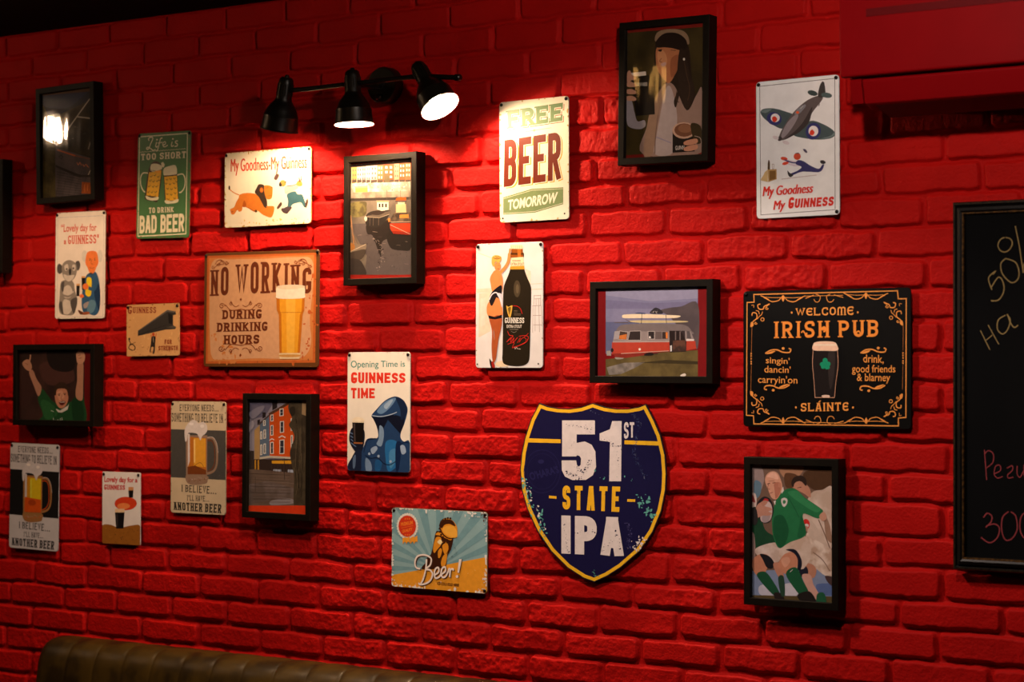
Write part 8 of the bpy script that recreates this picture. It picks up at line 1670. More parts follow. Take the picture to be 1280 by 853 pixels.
 ('p',(50,50,60),[43.5,97.1,47.3,98.1,47.6,70,43.8,68.9]),
 ('l',(220,212,204),0.72,[42.4,83.5,48.7,83.6]),
 ('p',(230,222,210),[41.4,55.3,49,56.4,49.3,14.7,41.7,13.6]),
 ('p',(50,50,60),[43.9,53.4,46.5,54.4,46.8,16.6,44.3,15.6]),
 ('l',(220,212,204),0.72,[42.8,34.9,47.9,35.1]),
 ('l',(230,222,210),2.94,[0.6,48.5,12.1,53.7,23.6,49.1]),
 ('l',(230,222,210),2.45,[-31.4,40.5,-22.5,45.1,-14.7,42.3]),
 ('p',(230,222,210),[-53.2,92.4,-44.8,93.5,-44.7,78.8,-53.1,77.7]),
 ('p',(50,50,60),[-50.6,90.5,-47.4,91.5,-47.3,80.8,-50.5,79.7]),
 ('l',(220,212,204),0.73,[-51.9,85.6,-46.1,85.7]),
 ('p',(230,222,210),[-51.7,67.9,-43.3,69.1,-43.1,45.6,-51.5,44.4]),
 ('p',(50,50,60),[-49.1,66,-45.9,67.1,-45.7,47.5,-48.9,46.4]),
 ('l',(220,212,204),0.74,[-50.3,56.7,-44.5,56.8]),
 ('p',(230,222,210),[-51.4,31.2,-43,32.4,-42.7,5.9,-51.1,4.7]),
 ('p',(50,50,60),[-48.8,29.3,-45.6,30.3,-45.3,7.8,-48.6,6.8]),
 ('l',(220,212,204),0.73,[-50,18.5,-44.2,18.6]),
 ('p',(230,222,210),[-62.7,62.8,-55.6,63.9,-55.4,43.3,-62.5,42.2]),
 ('p',(50,50,60),[-60.1,60.9,-58.1,61.9,-58,45.2,-59.9,44.2]),
 ('l',(220,212,204),0.73,[-61.3,53,-56.8,53.1]),
 ('p',(230,222,210),[-62.4,28.5,-55.3,29.6,-55,2.2,-62.1,1]),
 ('p',(50,50,60),[-59.8,26.6,-57.8,27.6,-57.6,4.1,-59.5,3]),
 ('l',(220,212,204),0.74,[-61,15.2,-56.4,15.4]),
 ('p',(200,190,170),[-64,-4,-29.8,0.9,73.5,-1.1,73.5,-5.9,-29.7,-5,-64,-9.9]),
 ('p',(56,42,36),[-83.5,-9.9,73.5,-5.4,73.9,-41.6,-83.2,-41.9]),
 ('p',(226,160,40),[-21.9,-12.1,58.4,-9.2,58.5,-17.9,-21.9,-19.4]),
 ('p',(170,176,190),[-16.6,-33.9,10.3,-34,10.4,-44.7,-16.5,-44.6]),
 ('p',(170,176,190),[32.6,-33.3,54.8,-33.6,55,-47.1,32.8,-47.8]),
 ('p',(196,140,44),[-81.5,-12.3,-76.3,-11.2,-76.1,-39.2,-81.3,-39.4]),
 ('p',(196,140,44),[-71.1,-12,-65.9,-10.9,-65.7,-38.9,-70.8,-39]),
 ('p',(60,50,44),[-100,11.8,-83.7,12.2,-83.2,-37,-99.6,-37.5]),
 ('g',(60,54,50),77,20,1,3,[-100.1,21.6,-86.8,-7.6]),
 ('p',(96,78,66,112,92,78,40),[-109.4,-37.8,-83.2,-36,73.9,-41.6,99.7,-127.5,-108.4,-136.3]),
 ('p',(120,104,98,98,84,76,30),[-109,-77.2,-34.3,-64.7,55.3,-81,55.5,-105.2,-21,-113.1,-108.5,-131.4]),
 ('l',(70,54,46),1.5,[-78.5,-56.5,-78.1,-95.7]),
 ('l',(126,106,92),1.44,[-102.6,-64.7,55.1,-68.9]),
 ('l',(60,48,42),1.96,[20.3,-4.5,22,-60.4]),
 ('c',(146,136,136),[-21,-115.5,42.8,-108.1,55.6,-119.7,-20.9,-127.7]),
 ('c',(64,54,40,82,70,52,16),[35.7,117.3,33.1,131.9,43.8,142.7,72.2,146,81.8,132.5,78.8,113.2,94.6,103.8,96.6,-127.7,55.7,-129.4,53.7,-52,45.2,-18.3,40.5,15.5,54.1,49.8,46.3,69,36,82.4,46.1,99.1]),
 ('p',(170,140,100),[79.8,147,94.2,147.2,94.6,106.2,78.8,110.7]),
 ('k',(44,36,26),2.45,[60,98.3,66.7,50,64.1,-8.1,71,-80.4]),
 ('k',(44,36,26),1.96,[78.9,98.7,82.8,16.6,79.4,-104.2]),
 ('c',(48,40,30),[37.6,124.6,53.4,129.7,56.7,112.8,44.1,105.3]),
 ('c',(60,50,38),[40.5,15.5,60.7,20.9,64,1.6,45.1,-8.6]),
 ('k',(100,86,64),0.96,[77.2,53.5,76.3,24.4,81,-7]),
 ('k',(48,40,30),1.46,[70.5,-12.7,70.5,-41.7,68.5,-80.5]),
 ('k',(100,86,64),1.49,[90.9,25.6,90.9,-3.3,88.2,-23.8]),
 ('k',(48,40,30),1.15,[57.3,-37.7,61.3,-66.6,62.3,-93.4]),
 ('k',(100,86,64),1.82,[60.4,41.2,60.2,12.1,58.2,-26.8]),
 ('k',(48,40,30),1.6,[62.3,20.9,60.9,-8.2,59.6,-50.1]),
 ('k',(100,86,64),1.14,[71.3,27.2,73.6,-1.7,69,-42.2]),
 ('k',(48,40,30),1.62,[78.6,59.9,79,30.9,78.3,11]),
 ('k',(100,86,64),1.3,[63,-37.2,65.5,-66.1,61.2,-98.3]),
 ('k',(48,40,30),1.15,[57.2,103.1,60.5,74.1,54.8,33.4]),
 ('k',(100,86,64),1.23,[75.3,76,74,47,76.9,2.5]),
 ('k',(48,40,30),1.03,[85.2,66.3,85,37.4,90.4,13.7]),
 ('k',(100,86,64),0.99,[79.5,8.3,77.1,-20.8,84.8,-45.4]),
 ('k',(48,40,30),1.37,[76.8,-37.1,79.9,-66,74.2,-89.6]),
 ('k',(100,86,64),0.96,[62.2,87,63.5,58,60,32.5]),
 ('k',(48,40,30),0.99,[70.4,43.3,71.3,14.3,66.4,-9.7]),
 ('l',(80,64,54),0.98,[-107.3,-47.6,42.3,-47.5]),
 ('l',(112,92,78),0.98,[-104.6,-55.9,42.3,-55.3]),
 ('l',(80,64,54),0.98,[-101.9,-64.1,42.4,-63]),
 ('l',(112,92,78),0.96,[-99.2,-72.4,42.5,-70.8]),
 ('l',(80,64,54),0.98,[-96.5,-80.7,42.6,-78.6]),
 ('l',(112,92,78),0.98,[-93.8,-89,42.6,-86.3]),
 ('l',(80,64,54),0.98,[-91.2,-97.2,42.7,-94.1]),
 ('l',(112,92,78),0.98,[-88.5,-105.5,42.8,-101.8]),
 ('l',(80,64,54),0.98,[-85.8,-113.7,42.8,-109.6]),
 ('l',(112,92,78),0.98,[-83.1,-122,42.9,-117.3]),
 ('l',(74,60,52),1.23,[-21.8,-22.8,-21.6,-44.8]),
 ('l',(74,60,52),1.22,[-11.6,-22.5,-11.4,-44.4]),
 ('l',(74,60,52),1.23,[-1.3,-22.2,-1.1,-44.1]),
 ('l',(74,60,52),1.2,[8.9,-21.9,9.1,-43.8]),
 ('l',(74,60,52),1.2,[19.1,-21.6,19.3,-43.4]),
 ('l',(74,60,52),1.23,[29.3,-21.2,29.5,-43.1]),
 ('l',(74,60,52),1.22,[39.5,-20.9,39.7,-42.8]),
 ('c',(134,128,142),[-100.9,110.3,-75,125.4,-49.1,130.7,-55.4,115.9,-87.7,95.7]),
 ('c',(160,152,160),[-107.2,80.6,-87.7,90.8,-84.3,76.1,-103.7,60.9]),
 ('p',(222,62,24),[-115,-132.6,102.8,-123.6,103.1,-156.3,-114.7,-166.1]),
],
'F7': [
 ('p',(44,30,28,62,40,36,50),[-167.6,104.1,160.4,102.2,161.9,-109.5,-165.7,-114.5]),
 ('p',(98,16,18),[114.7,102.5,152.5,102.3,154.1,-109.6,116.3,-110.2]),
 ('p',(44,18,20),[-159.2,104.1,-146.7,104,-144.8,-114.1,-157.3,-114.3]),
 ('c',(74,46,42),[-63.7,57.9,41.6,69.1,74.1,12.8,-30.6,1.1]),
 ('c',(58,36,34),[-129.5,40.8,-63.5,35.1,-79.5,-16.2,-136.9,-62.4]),
 ('c',(30,22,22),[-31.4,97.6,73.5,91.5,65.9,40.9,-14.7,46.5]),
 ('c',(30,72,40),[-71.1,-41.8,-56.6,-10.4,-30.3,-30.1,-1.8,-49.7,50.6,-49.2,78.4,-37.8,82.2,-9.7,107.7,-26.3,114.2,-43.1,113.1,-105.7,-62.3,-108.3,-50.3,-84.3]),
 ('c',(42,92,52),[-58.8,-44.6,-22,-49.9,10.6,-77.9,-21.6,-98.1,-46.1,-89.9]),
 ('c',(22,56,32),[66.5,-43.5,98.3,-37.6,112.8,-65.5,110.7,-104.7,75,-105.2]),
 ('k',(24,58,34),2.8,[2.4,-61,-5.5,-83.7,2.7,-103.4]),
 ('p',(206,200,196),[0.8,-66.7,18.6,-72.1,50.6,-57.7,55.4,-52,49.1,-69,26.7,-77.7,10.6,-76.7]),
 ('l',(190,196,186),2.28,[-7.9,-92.8,-7,-105.2,-0.5,-105.2]),
 ('k',(190,196,186),1.71,[2.7,-98.3,6,-105.1,10.8,-98.2,15.7,-104.9]),
 ('l',(190,196,186),2.24,[20.4,-93.6,20.5,-104.8]),
 ('l',(190,196,186),2.28,[26.8,-92.3,27.7,-104.7]),
 ('l',(190,196,186),1.43,[-17.8,-72.5,-5.6,-75.8]),
 ('c',(170,124,104),[-108,35.1,-93.2,42,-75.7,15.2,-56.6,-7.5,-69.5,-32.1,-92,3.7]),
 ('c',(176,128,104),[88,58.8,110.2,62.2,110.7,1.7,107.9,-40.9,85.6,-37.7,80.7,-18.1,86.8,12.8]),
 ('c',(196,146,120),[84.6,91.4,95.7,99.2,113.2,91.3,118,77.3,109.4,62.2,89.6,60.5,83.1,77.4]),
 ('c',(180,132,108),[-136.4,62.6,-121.5,72.3,-106.6,69.4,-96.5,52.3,-103,40.8,-117.1,42,-131.3,52.3]),
 ('k',(180,132,108),5.13,[-108.2,64.9,-103.4,78,-102.6,86.6]),
 ('k',(120,80,64),1.45,[-126.4,62.6,-113.1,58]),
 ('k',(120,80,64),1.4,[89.4,83,101.3,85.7]),
 ('k',(120,80,64),1.4,[91.1,74.6,105.4,76.8]),
 ('c',(188,128,102),[-2.8,-22.6,6,-8.9,38.2,-4.2,52,-21.1,50.5,-43.6,39.4,-60.6,18.6,-65.3,2.3,-49.7]),
 ('c',(204,148,120),[5.3,-22.5,26.2,-15.6,36,-32.5,18.4,-43.9]),
 ('c',(52,36,28),[-4.4,-27.1,-2.9,-4.4,18,8.1,42.1,4.2,54.3,-15.4,52,-32.3,43.9,-12.7,18.1,-10,5.2,-14.6,2.1,-28.2]),
 ('l',(80,48,36),1.71,[8.6,-25.9,19.8,-24.7]),
 ('l',(80,48,36),1.68,[31.1,-23.5,44,-23.4]),
 ('p',(50,30,26),[18.3,-28.6,18,-29.3,17.3,-29.8,16.3,-30.2,15.1,-30.4,13.8,-30.2,12.8,-29.9,12.1,-29.3,11.8,-28.7,12.1,-28,12.7,-27.5,13.8,-27.1,15,-27,16.3,-27.1,17.3,-27.4,18,-28]),
 ('p',(50,30,26),[40.8,-26.8,40.5,-27.4,39.8,-28,38.8,-28.4,37.6,-28.5,36.3,-28.4,35.3,-28,34.6,-27.5,34.4,-26.8,34.6,-26.2,35.3,-25.6,36.3,-25.3,37.6,-25.1,38.8,-25.2,39.8,-25.6,40.5,-26.1]),
 ('c',(90,36,34),[15.2,-48.4,28.1,-44.9,40.9,-47.1,33,-56.2,20.1,-56.3]),
 ('l',(220,210,200),1.71,[18.4,-48.4,37.7,-47.7]),
 ('k',(140,84,64),1.42,[26.3,-26.9,23.2,-39.3,31.2,-40.4]),
],
'chalk': [
 ('k',(150,126,80),2.4,[-194.1,306.7,-203.2,302.2,-208.3,290.7,-203.2,279.8,-192.2,276.6,-182.1,283,-177.6,294.5,-182.1,303.3,-192.1,306.6]),
 ('l',(150,126,80),2.4,[-171,329.1,-162.1,285.3,-154.2,232]),
 ('k',(150,126,80),2.4,[-147.2,255.9,-153.2,248.8,-154.2,237.8,-147.3,231.8,-139.3,238.8,-140.3,250.9,-147.2,255.9]),
 ('k',(150,126,80),2.4,[-214.4,237.4,-228.6,223.2,-221.5,198.7]),
 ('k',(150,126,80),2.45,[-222.5,204.6,-207.4,224.6,-197.3,213.7,-196.3,194.3,-207.4,177.6,-223.6,176.4]),
 ('k',(150,126,80),2.45,[-192.2,263,-202.3,251.7,-198.3,230.7,-180.7,213.4,-167.2,217.9,-163.2,233.2,-170.6,254.2,-192.2,263]),
 ('k',(150,126,80),1.92,[-219.5,229.8,-212.4,238.4]),
 ('l',(150,126,80),1.96,[-246.5,114.9,-225.7,74.4]),
 ('l',(150,126,80),1.96,[-229.7,126,-206.5,85.5]),
 ('l',(150,126,80),1.96,[-234.9,93.9,-220.6,105]),
 ('k',(150,126,80),2.4,[-192.3,145.9,-207.5,136.4,-209.5,117,-198.4,107.2,-187.4,116.8,-182.3,136,-189.3,147.7]),
 ('k',(150,126,80),2.45,[-188.3,147.7,-180.8,128.8,-173.3,120.5,-165.3,125.2]),
 ('l',(150,62,66),1.96,[-238.1,-132.9,-233.1,-195]),
 ('k',(150,62,66),1.92,[-238.2,-141.7,-229,-134.2,-218.9,-141.2,-219.9,-158.2,-234.1,-170.7]),
 ('k',(150,62,66),1.92,[-217.9,-182.4,-203.8,-174.7,-204.8,-164.1,-213.9,-166.3,-216.9,-182.3,-209.9,-190.3,-198.8,-186.6]),
 ('k',(150,62,66),1.92,[-189.7,-169.5,-178.7,-164.3,-177.7,-173,-187.7,-182.9,-186.2,-189.6,-175.7,-187.4]),
 ('k',(150,62,66),1.92,[-167.7,-164,-167.7,-180.9,-161.3,-186.9,-153.8,-173.2]),
 ('k',(150,62,66),1.92,[-152.8,-161.2,-152.8,-182.8,-146.4,-186.5]),
 ('k',(150,62,66),2.45,[-240.3,-272.9,-231.7,-263.8,-222.1,-269.7,-224.1,-281.9,-235.3,-293]),
 ('k',(150,62,66),2.4,[-234.3,-290.1,-216.5,-285.4,-206,-293.2,-210,-312.7,-226.7,-324.6,-245.5,-314.4]),
 ('k',(150,62,66),2.4,[-186.3,-258.6,-198.9,-271.1,-200.9,-297.8,-192.9,-316.7,-178.9,-313.6,-167.9,-293.9,-170.8,-267.6,-181.3,-258.8]),
 ('k',(150,62,66),2.35,[-148.9,-257.1,-159.9,-269.5,-161.4,-296,-151.5,-312.3,-140.1,-307,-131.2,-287.4,-134.1,-263.6,-147.9,-257]),
],
}
POSE = {'free': (-2.7084, 0.5134, 0.0081, 200.4, 293.5), 'bottle': (-2.7791, 0.1656, -0.0005, 197.2, 302.9), 'plane': (-2.0099, 0.5012, 0.0065, 202.8, 306.5), 'open': (-3.1778, -0.0968, 0.0013, 201.3, 302), 'every': (-3.7927, -0.2281, 0.0025, 201, 302.6), 'every2': (-4.4283, -0.356, -0.0116, 203, 303.6), 'koala': (-4.2467, 0.3037, -0.0043, 200.5, 303), 'life': (-3.9267, 0.514, -0.0188, 199.6, 291.4), 'lion': (-3.5514, 0.4883, 0.0034, 301.3, 200.8), 'nowork': (-3.5733, 0.1688, -0.0044, 400.8, 305), 'toucan': (-4.0799, -0.3754, 0.0064, 147.6, 200.4), 'strength': (-3.9637, 0.1176, 0.0117, 199.6, 143.4), 'irish': (-1.941, 0.0353, 0.0014, 400.9, 302.4), 'beer': (-2.9871, -0.435, -0.0018, 293.1, 198.5), 'shield': (-2.47, -0.305, 0, 0, 0), 'F1': (-4.277, 0.647, 0.021, 234, 331), 'F2': (-3.151, 0.387, 0.001, 232, 328), 'F3': (-2.333, 0.647, -0.012, 237, 331), 'F4': (-2.366, 0.097, -0.002, 326, 235.5), 'F5': (-2.01, -0.346, 0.001, 229.5, 327), 'F6': (-3.489, -0.216, -0.003, 233, 326), 'F7': (-4.319, -0.035, 0.001, 329, 231.5), 'chalk': (-1.335, -0.022, 0, 0, 0)}
SHIELD = [-219,235.6,-195.6,228.1,-165.6,223.9,-132.6,223.2,-99.9,227.5,-68.7,237.2,-35.1,228.2,-3.1,224.8,28.7,225.1,57.1,229.8,75.9,236.5,97.8,200.1,115.3,165.4,127.8,120.1,130.9,77.3,129.1,39.7,118.1,-9,95.2,-58.3,60.9,-103.1,10.5,-143.7,-27.8,-166.5,-63.1,-182.3,-92.3,-175.2,-138.2,-153.1,-184.6,-116.8,-224.8,-68.6,-253.3,-18.3,-269,26,-273.9,76.4,-269.3,115.9,-259.2,155.4,-242.5,197.8]
# ------------------------------------------------------------------ red painted air conditioner
def air_conditioner():
    root = thing('air_conditioner', 'wall mounted air conditioner painted the same red as the bricks, under the ceiling', 'air conditioner', V(-1.37, 0, .72))
    rm = mat((134, 4, 10), .55, .06, var=.06, scale=8, key='ac'); dk = mat((30, 6, 8), .6)
    X0, X1 = -.45, .45
    def prism(mb, prof, xa, xb, m):
        n = len(prof); vs = [(xa, y, z) for y, z in prof] + [(xb, y, z) for y, z in prof]
        fs = [(i, (i + 1) % n, n + (i + 1) % n, n + i) for i in range(n)] + [tuple(reversed(range(n))), tuple(range(n, 2 * n))]
        mb.add(vs, fs, m)
    mb = MB(); prism(mb, [(-.012, -.155), (-.012, .15), (-.175, .15), (-.185, .12), (-.185, -.09), (-.165, -.128), (-.07, -.158)], X0 + .012, X1 - .012, rm); mb.build('body', root, bevel=.006)
    mb = MB(); prism(mb, [(-.186, .148), (-.2, .14), (-.204, .0), (-.2, -.102), (-.186, -.104)], X0, X1, rm)
    fp = mb.build('front_panel', root, bevel=.004)
    mb = MB(); mb.box(X0 + .062, -.2052, .018, X1 - .062, -.2025, .034, mat((96, 6, 10), .6, .1, key='ac')); mb.build('groove', fp)
    mb = MB(); prism(mb, [(-.187, -.107), (-.192, -.112), (-.178, -.158), (-.168, -.162), (-.172, -.13)], X0 + .047, X1 - .04, rm); mb.build('air_flap', root, bevel=.002)
    mb = MB(); prism(mb, [(-.187, -.107), (-.192, -.112), (-.179, -.157), (-.15, -.15), (-.16, -.12)], X0 + .02, X0 + .045, rm); mb.build('end_cap', root); mb = MB(); prism(mb, [(-.187, -.107), (-.192, -.112), (-.179, -.157), (-.15, -.15), (-.16, -.12)], X1 - .038, X1 - .02, rm); mb.build('end_cap', root)
    mb = MB(); prism(mb, [(-.165, -.132), (-.16, -.158), (-.08, -.178), (-.03, -.17), (-.03, -.15)], X0 + .06, X1 - .05, dk); mb.build('outlet', root)
air_conditioner()

# ------------------------------------------------------------------ leather banquette
def banquette():
    root = thing('banquette', 'long brown leather banquette with channel stitched backrest against the wall', 'banquette', V(-2.95, -.3, -ZO))
    lea = mat((62, 45, 11), .4, .25, scale=14, bump=.2, col2=(38, 26, 6))
    wood = mat((48, 30, 20), .5, var=.3, scale=12)
    X0, X1 = -4.29 + 2.95, 1.35
    prof = [(-.012, -.95), (-.012, -.80), (-.014, -.762), (-.022, -.744), (-.036, -.737), (-.062, -.735), (-.088, -.738), (-.108, -.746), (-.124, -.76), (-.134, -.778), (-.141, -.80), (-.15, -.86), (-.158, -.94), (-.166, -1.06), (-.172, -1.26)]
    def puff(x):
        f = (x - (-4.163 + 2.95)) / .1055
        u = f - math.floor(f); return min(1, abs(math.sin(math.pi * u)) ** .22)
    xs = [X0 + .0037 * i for i in range(int((X1 - X0) / .0037) + 1)]
    vs, fs = [], []; n = len(prof)
    for x in xs:
        e = min(1, max(0, (x - X0) / .04)); ed = math.sqrt(max(0, 1 - (1 - e) ** 2)); pf = puff(x)
        for k, (y, z) in enumerate(prof):
            fr = max(0, min(1, (k - 4) / 4)); y2 = y; z2 = z
            y2 = y + (1 - pf) * .008 * fr; z2 = z - (1 - pf) * .004 * (1 if 4 <= k <= 9 else 0)
            y2 = -.012 + (y2 + .012) * (.75 + .25 * ed); z2 = z2 - (1 - ed) * .022 * (1 if k < 11 and k > 1 else .0)
            vs.append((x, y2 + .3, z2 + ZO))
    for i in range(len(xs) - 1):
        for k in range(n - 1): fs.append((i * n + k, (i + 1) * n + k, (i + 1) * n + k + 1, i * n + k + 1))
    fs.append(tuple(range(n))); fs.append(tuple(reversed(range((len(xs) - 1) * n, len(xs) * n))))
    mb = MB(); mb.add(vs, fs, lea); br = mb.build('backrest', root); br.data.shade_smooth(); br.data.set_sharp_from_angle(angle=1.2)
    mb = MB(); mb.box(X0, -.36, .30, X1, .125, .45, lea); mb.build('seat', root, bevel=.03)
    mb = MB(); mb.box(X0 + .03, -.30, 0, X1 - .03, .26, .298, wood); mb.build('plinth', root, bevel=.004)
banquette()

# ------------------------------------------------------------------ spotlight bar with three heads
BLK = mat((24, 20, 13), .36, .5, .35, var=.3, scale=30); WHT = mat((235, 230, 220), .6)
def wall_spotlight():
    BY = -.14
    root = thing('wall_spotlight', 'black three headed spotlight bar with bell shades fixed to the bricks', 'wall lamp', V(-3.156, 0, .726))
    o = V(-3.156, 0, .726)
    mb = MB(); mb.lathe([(0, .047), (.024, .047), (.029, .044), (.0295, .0435)], BLK, Vector((0, -1, 0)), Vector((0, -.004, 0)), 48)
    ros = mb.build('wall_plate', root, smooth=True)
    mb = MB(); mb.lathe([(0, .0085), (.004, .0085), (.006, .006)], BLK, Vector((0, -1, 0)), Vector((-.006, -.0335, -.03)), 20); mb.build('screw', ros, smooth=True)
    mb = MB(); mb.lathe([(0, .013), (.004, .013), (.007, .008)], BLK, Vector((0, -1, 0)), Vector((0, -.0335, .004)), 24); mb.build('screw', ros, smooth=True)
    mb = MB(); mb.lathe([(0, .006), (.108, .006)], BLK, Vector((0, -1, 0)), Vector((-.006, -.033, -.009)), 16); mb.build('stem', root, smooth=True)
    pts = [V(-3.372, BY, .716) - o, V(-3.30, BY, .715) - o, V(-3.162, BY, .717) - o, V(-3.02, BY, .719) - o, V(-2.948, BY, .719) - o, V(-2.90, BY, .713) - o, V(-2.839, BY, .7065) - o]
    mb = MB()
    for a, b in zip(pts, pts[1:]): mb.lathe([(-.001, .0062), ((b - a).length + .001, .0062)], BLK, b - a, a, 16)
    mb.build('bar', root, smooth=True)
    mb = MB(); d = (pts[-1] - pts[-2]).normalized(); mb.lathe([(0, .0085), (.012, .0085), (.015, .006)], BLK, d, pts[-1] - d * .008, 16); mb.build('end_cap', root, smooth=True)
    for k, (hx, hz, ax) in enumerate(((-3.381, .7195, Vector((-.25, .07, -.96))), (-3.162, .7195, Vector((.05, .0, -1)))
                                   , (-2.948, .724, Vector((.585, -.085, -.806))))):
        ax = ax.normalized(); p = V(hx, BY, hz) - o
        mb = MB(); prof = [(.024, .0205), (.028, .0215), (.034, .026), (.042, .0325), (.053, .0385), (.066, .0435), (.0675, .0447), (.074, .0447), (.101, .0475), (.103, .0495), (.1045, .0495)]
        inn = [(.1045, .0483), (.101, .0462), (.075, .0433), (.066, .042), (.053, .037), (.042, .031), (.034, .0245), (.03, .018)]
        mb.lathe(prof, BLK, ax, p, 48, False, False); mb.lathe([prof[-1], inn[0]], BLK, ax, p, 48, False, False); mb.lathe(inn, WHT, ax, p, 48, False, True)
        hd = mb.build('lamp_shade', root, smooth=True)
        mb = MB(); mb.lathe([(-.037, .004), (-.034, .006), (-.031, .0065), (-.0305, .013), (-.026, .0175), (-.016, .0192), (.02, .0198), (.024, .0205), (.0255, .0205)], BLK, ax, p, 32)
        u = ax.cross(Vector((0, 1, 0))).normalized(); v2 = ax.cross(u)
        for i in range(16):
            a = 2 * math.pi * i / 16; q = p + (u * math.cos(a) + v2 * math.sin(a)) * .0192
            mb.lathe([(-.014, .0016), (.016, .0016)], BLK, ax, q, 6)
        mb.build('socket', hd, smooth=True)
        mb = MB(); mb.lathe([(.03, .012), (.045, .018), (.06, .026), (.064, .0265)], WHT, ax, p, 28, True, False); mb.lathe([(.064, .0265), (.066, .024), (.067, .012), (.0672, .001)], emis((1, .86, .62), 60.0), ax, p, 28, False, True)
        mb.build('bulb', hd, smooth=True)
        l = lamp('spot_glow', 'SPOT', p + ax * .071, SPOT_W[k], WARM, .018, root, spot_size=math.radians(160), spot_blend=.2)
        l.rotation_euler = ax.to_track_quat('-Z', 'Y').to_euler()
wall_spotlight()

# ------------------------------------------------------------------ pendant bulbs (light the room from above)
def pendant(loc, watts, label, shade=False, tint=SOFT, tube=False):
    root = thing('pendant_lamp', label, 'pendant lamp', (loc.x, loc.y, CEIL), 'pendant lamps over the tables')
    h = CEIL - loc.z; dn = Vector((0, 0, -1)); z0 = Vector((0, 0, 0))
    mb = MB(); mb.lathe([(0, .045), (.018, .045), (.024, .02)], BLK, dn, z0, 24); mb.build('canopy', root, smooth=True)
    mb = MB(); mb.lathe([(.02, .003), (max(.025, h - .085), .003)], BLK, dn, z0, 10); mb.build('cord', root)
    mb = MB(); mb.lathe([(h - .09, .012), (h - .085, .02), (h - .05, .021)], BLK, dn, z0, 20); mb.build('socket', root, smooth=True)
    mb = MB(); mb.lathe([(h - .05, .012), (h - .045, .016), (h + .045, .016), (h + .055, .008)] if tube else [(h - .05, .013), (h - .03, .02), (h, .032), (h + .025, .026), (h + .036, .01)], emis((1, .5, .12), 11.0) if tube else emis((1, .72, .38), 14.0) if shade else emis(tint, watts / (math.pi * .0125)), dn, z0, 24); mb.build('bulb', root, smooth=True)
    if shade:
        mb = MB(); am = mat((150, 92, 30), .3)
        am.node_tree.nodes['Principled BSDF'].inputs['Emission Color'].default_value = (1, .55, .14, 1); am.node_tree.nodes['Principled BSDF'].inputs['Emission Strength'].default_value = 1.6
        pr = [(h - .075, .022), (h - .06, .05), (h - .03, .09), (h + .01, .12), (h + .045, .135)]
        mb.lathe(pr, am, dn, z0, 40, False, False); mb.lathe([pr[-1], (h + .045, .131)], am, dn, z0, 40, False, False); mb.lathe([(d, r - .004) for d, r in reversed(pr)], am, dn, z0, 40, False, False)
        mb.build('lamp_shade', root, smooth=True)
        lamp('pendant_glow', 'SPOT', (0, 0, -h - .045), watts, tint, .05, root, spot_size=math.radians(142), spot_blend=.3)
pendant(V(-5.72, -1.33, .905), PEND_W[0], 'bare filament bulb hanging by a cord near the far end of the banquette', tint=WARM)
pendant(V(-4.15, -.70, .86), PEND_W[1], 'amber glass shaded lamp hanging over the far end of the banquette', True, WARM)
pendant(V(-2.55, -1.00, .885), PEND_W[2], 'amber glass shaded lamp hanging in front of the middle of the brick wall', True)
pendant(V(-1.45, -1.30, .90), PEND_W[3], 'bare filament bulb hanging by a cord in front of the chalkboard')
pendant(V(-3.17, -1.42, .895), 0, 'amber tube bulb hanging on a short cord in front of the spotlight bar', tint=WARM, tube=True)

# ------------------------------------------------------------------ tin signs
TOP = ((-1, 1), (1, 1)); WHITE = (236, 228, 216)
tin_sign('free', (238, 230, 208), 'cream sign reading FREE BEER TOMORROW with green panel, beside the right lamp head', TOP, gain=.82)
tin_sign('bottle', (232, 226, 222), 'white sign of a large dark stout bottle and a woman in black bodice', TOP, gain=.82)
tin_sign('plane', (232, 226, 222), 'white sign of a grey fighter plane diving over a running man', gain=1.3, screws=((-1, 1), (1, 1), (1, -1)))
tin_sign('open', (232, 222, 206), 'cream sign with opening time lettering above a blue armoured knight holding a pint', TOP, gain=.92)
tin_sign('every', (196, 174, 142), 'tan sign of a beer mug on a grey band, beside the framed street photo', TOP)
tin_sign('every2', (190, 184, 186), 'whitish sign of a beer mug on a black band, lowest at the far end', TOP)
tin_sign('koala', (224, 208, 196), 'white sign of a grey furry animal and a man in blue suit drinking together', TOP, gain=1.3, edge=(120, 80, 60))
tin_sign('life', (62, 104, 60), 'green sign of two clinking beer mugs with BAD BEER lettering', TOP, gain=1.3, edge=(92, 72, 50))
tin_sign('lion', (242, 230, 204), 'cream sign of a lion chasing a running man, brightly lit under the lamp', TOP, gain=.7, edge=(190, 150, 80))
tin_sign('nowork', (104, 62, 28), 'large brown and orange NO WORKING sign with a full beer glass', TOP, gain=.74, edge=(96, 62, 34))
tin_sign('toucan', (224, 214, 208), 'small white sign with red lettering above a strip of brown ground', TOP, rad=5)
tin_sign('strength', (204, 154, 100), 'small tan sign of a man lifting a black steel girder', TOP, rad=6)
tin_sign('irish', (8, 7, 6), 'black sign with gold ornament reading WELCOME IRISH PUB around a pint', ((-1, 1),), edge=(12, 10, 9), out=.004, gain=1.35)
tin_sign('beer', (136, 168, 170), 'blue and orange worn sign of a tilted bottle with white Beer script', ((-1, 1), (1, 1), (1, -1)), edge=(110, 84, 64))

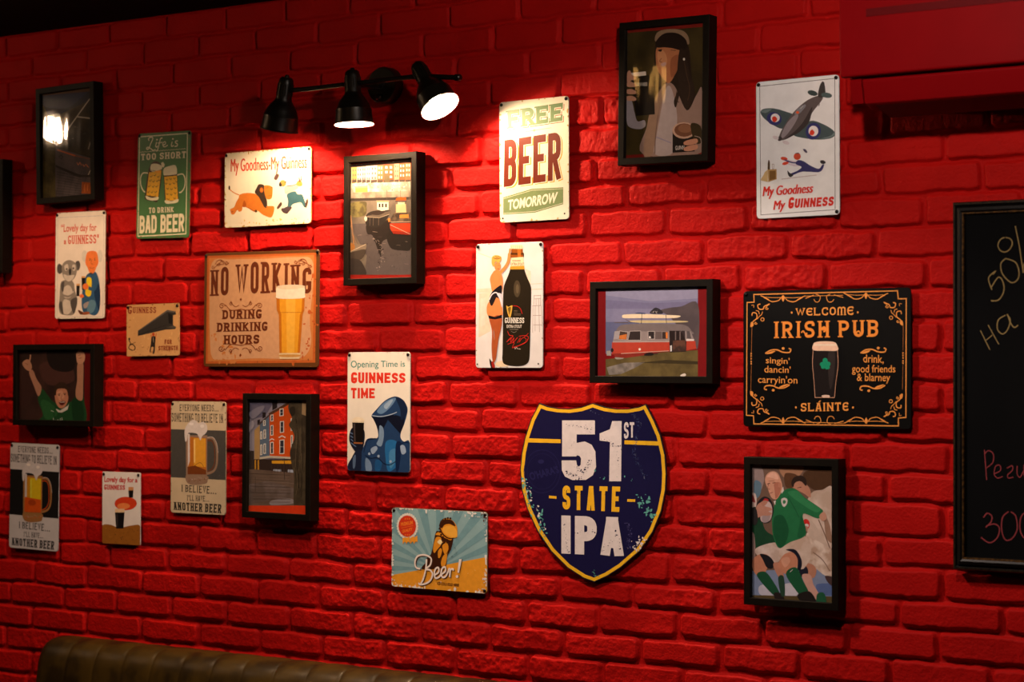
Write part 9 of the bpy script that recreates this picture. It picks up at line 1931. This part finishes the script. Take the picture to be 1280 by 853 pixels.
def shield():
    x, z = POSE['shield'][:2]
    root = thing('shield_sign', 'dark blue shield shaped sign with yellow border reading 51st STATE IPA', 'sign', V(x, -.0095, z))
    pts = [(SHIELD[i], SHIELD[i + 1]) for i in range(0, len(SHIELD), 2)]
    n = len(pts); blk = mat((20, 22, 34), .45); t = .0055
    mb = MB(); vs = [(p[0] / 1000, 0, p[1] / 1000) for p in pts] + [(p[0] / 1000, -t, p[1] / 1000) for p in pts]
    tri = [tuple(a) for a in geometry.tessellate_polygon([[Vector((p[0], p[1], 0)) for p in pts]])]
    mb.add(vs, [(i, (i + 1) % n, n + (i + 1) % n, n + i) for i in range(n)] + tri + [tuple(n + i for i in f) for f in tri], blk)
    hull = [Vector(p) * .992 for p in pts]; hull = [tuple(hull[i]) for i in geometry.convex_hull_2d(hull)]
    if sum(a[0] * b[1] - a[1] * b[0] for a, b in zip(hull, hull[1:] + hull[:1])) < 0: hull = hull[::-1]
    print_art(mb, ART['shield'], -t, hull, 400, 400, 1.1, .42)
    mb.build('plate', root)
shield()

# ------------------------------------------------------------------ framed photographs
picture_frame('F1', 'black frame with a dark night picture of a riverside, reflecting a bright bulb', wavy=.16, gain=1.3)
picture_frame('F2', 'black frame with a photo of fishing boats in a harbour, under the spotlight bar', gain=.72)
picture_frame('F3', 'black frame with a photo of a person in a cap holding two pints', wavy=.2)
picture_frame('F4', 'black landscape frame with a photo of an old red camper coach', gain=1.2)
picture_frame('F5', 'black frame with a photo of rugby players in green and white', gain=1.2)
picture_frame('F6', 'black frame with a photo of an orange corner house and a bronze statue')
picture_frame('F7', 'black landscape frame with a photo of a cheering person in green, arms raised')
POSE['edge'] = (-4.648, .453, 0, 234, 329)
ART['edge'] = [('p', (70, 60, 52), [-110, -160, 110, -160, 110, 160, -110, 160]), ('p', (96, 84, 74), [-110, -160, 110, -160, 110, -40, -110, -40])]
picture_frame('edge', 'black frame partly out of view at the far end, beside the night riverside picture')

# ------------------------------------------------------------------ chalkboard
def chalkboard():
    x, z = POSE['chalk'][:2]
    root = thing('chalkboard', 'large black chalkboard with dark bronze moulded frame and handwritten chalk lettering', 'chalkboard', V(x, -.0085, z))
    W, H = .614, .768
    fr = mat((13, 10, 8), .4, .35, .2, var=.4, scale=60); ge = mat((58, 42, 24), .4, .5, .5, var=.5, scale=180, col2=(16, 12, 9)); gi = mat((126, 88, 44), .35, .5, .6, var=.5, scale=120, col2=(60, 42, 24)); bd = mat((5, 5, 6), .8, .1, var=.3, scale=7)
    mb = MB()
    def ring(d, y): w, h = W - 2 * d, H - 2 * d; return [(-w / 2, y, -h / 2), (w / 2, y, -h / 2), (w / 2, y, h / 2), (-w / 2, y, h / 2)]
    prof = [(0, 0, fr), (0, -.018, ge), (.002, -.022, ge), (.006, -.022, fr), (.009, -.019, fr), (.013, -.026, fr), (.019, -.028, fr), (.023, -.026, gi), (.0255, -.026, gi), (.027, -.0235, fr), (.029, -.0195, fr), (.029, -.004, fr)]
    for (d0, y0, m), (d1, y1, _) in zip(prof, prof[1:]):
        a, b = ring(d0, y0), ring(d1, y1); mb.add(a + b, [(k, (k + 1) % 4, 4 + (k + 1) % 4, 4 + k) for k in range(4)], m)
    mb.build('frame', root)
    mb = MB(); mb.box(-W / 2 + .02, -.0195, -H / 2 + .02, W / 2 - .02, -.004, H / 2 - .02, bd)
    print_art(mb, ART['chalk'], -.0195, None, 600, 700, 1.0, .9, .1)
    mb.build('board', root)
chalkboard()
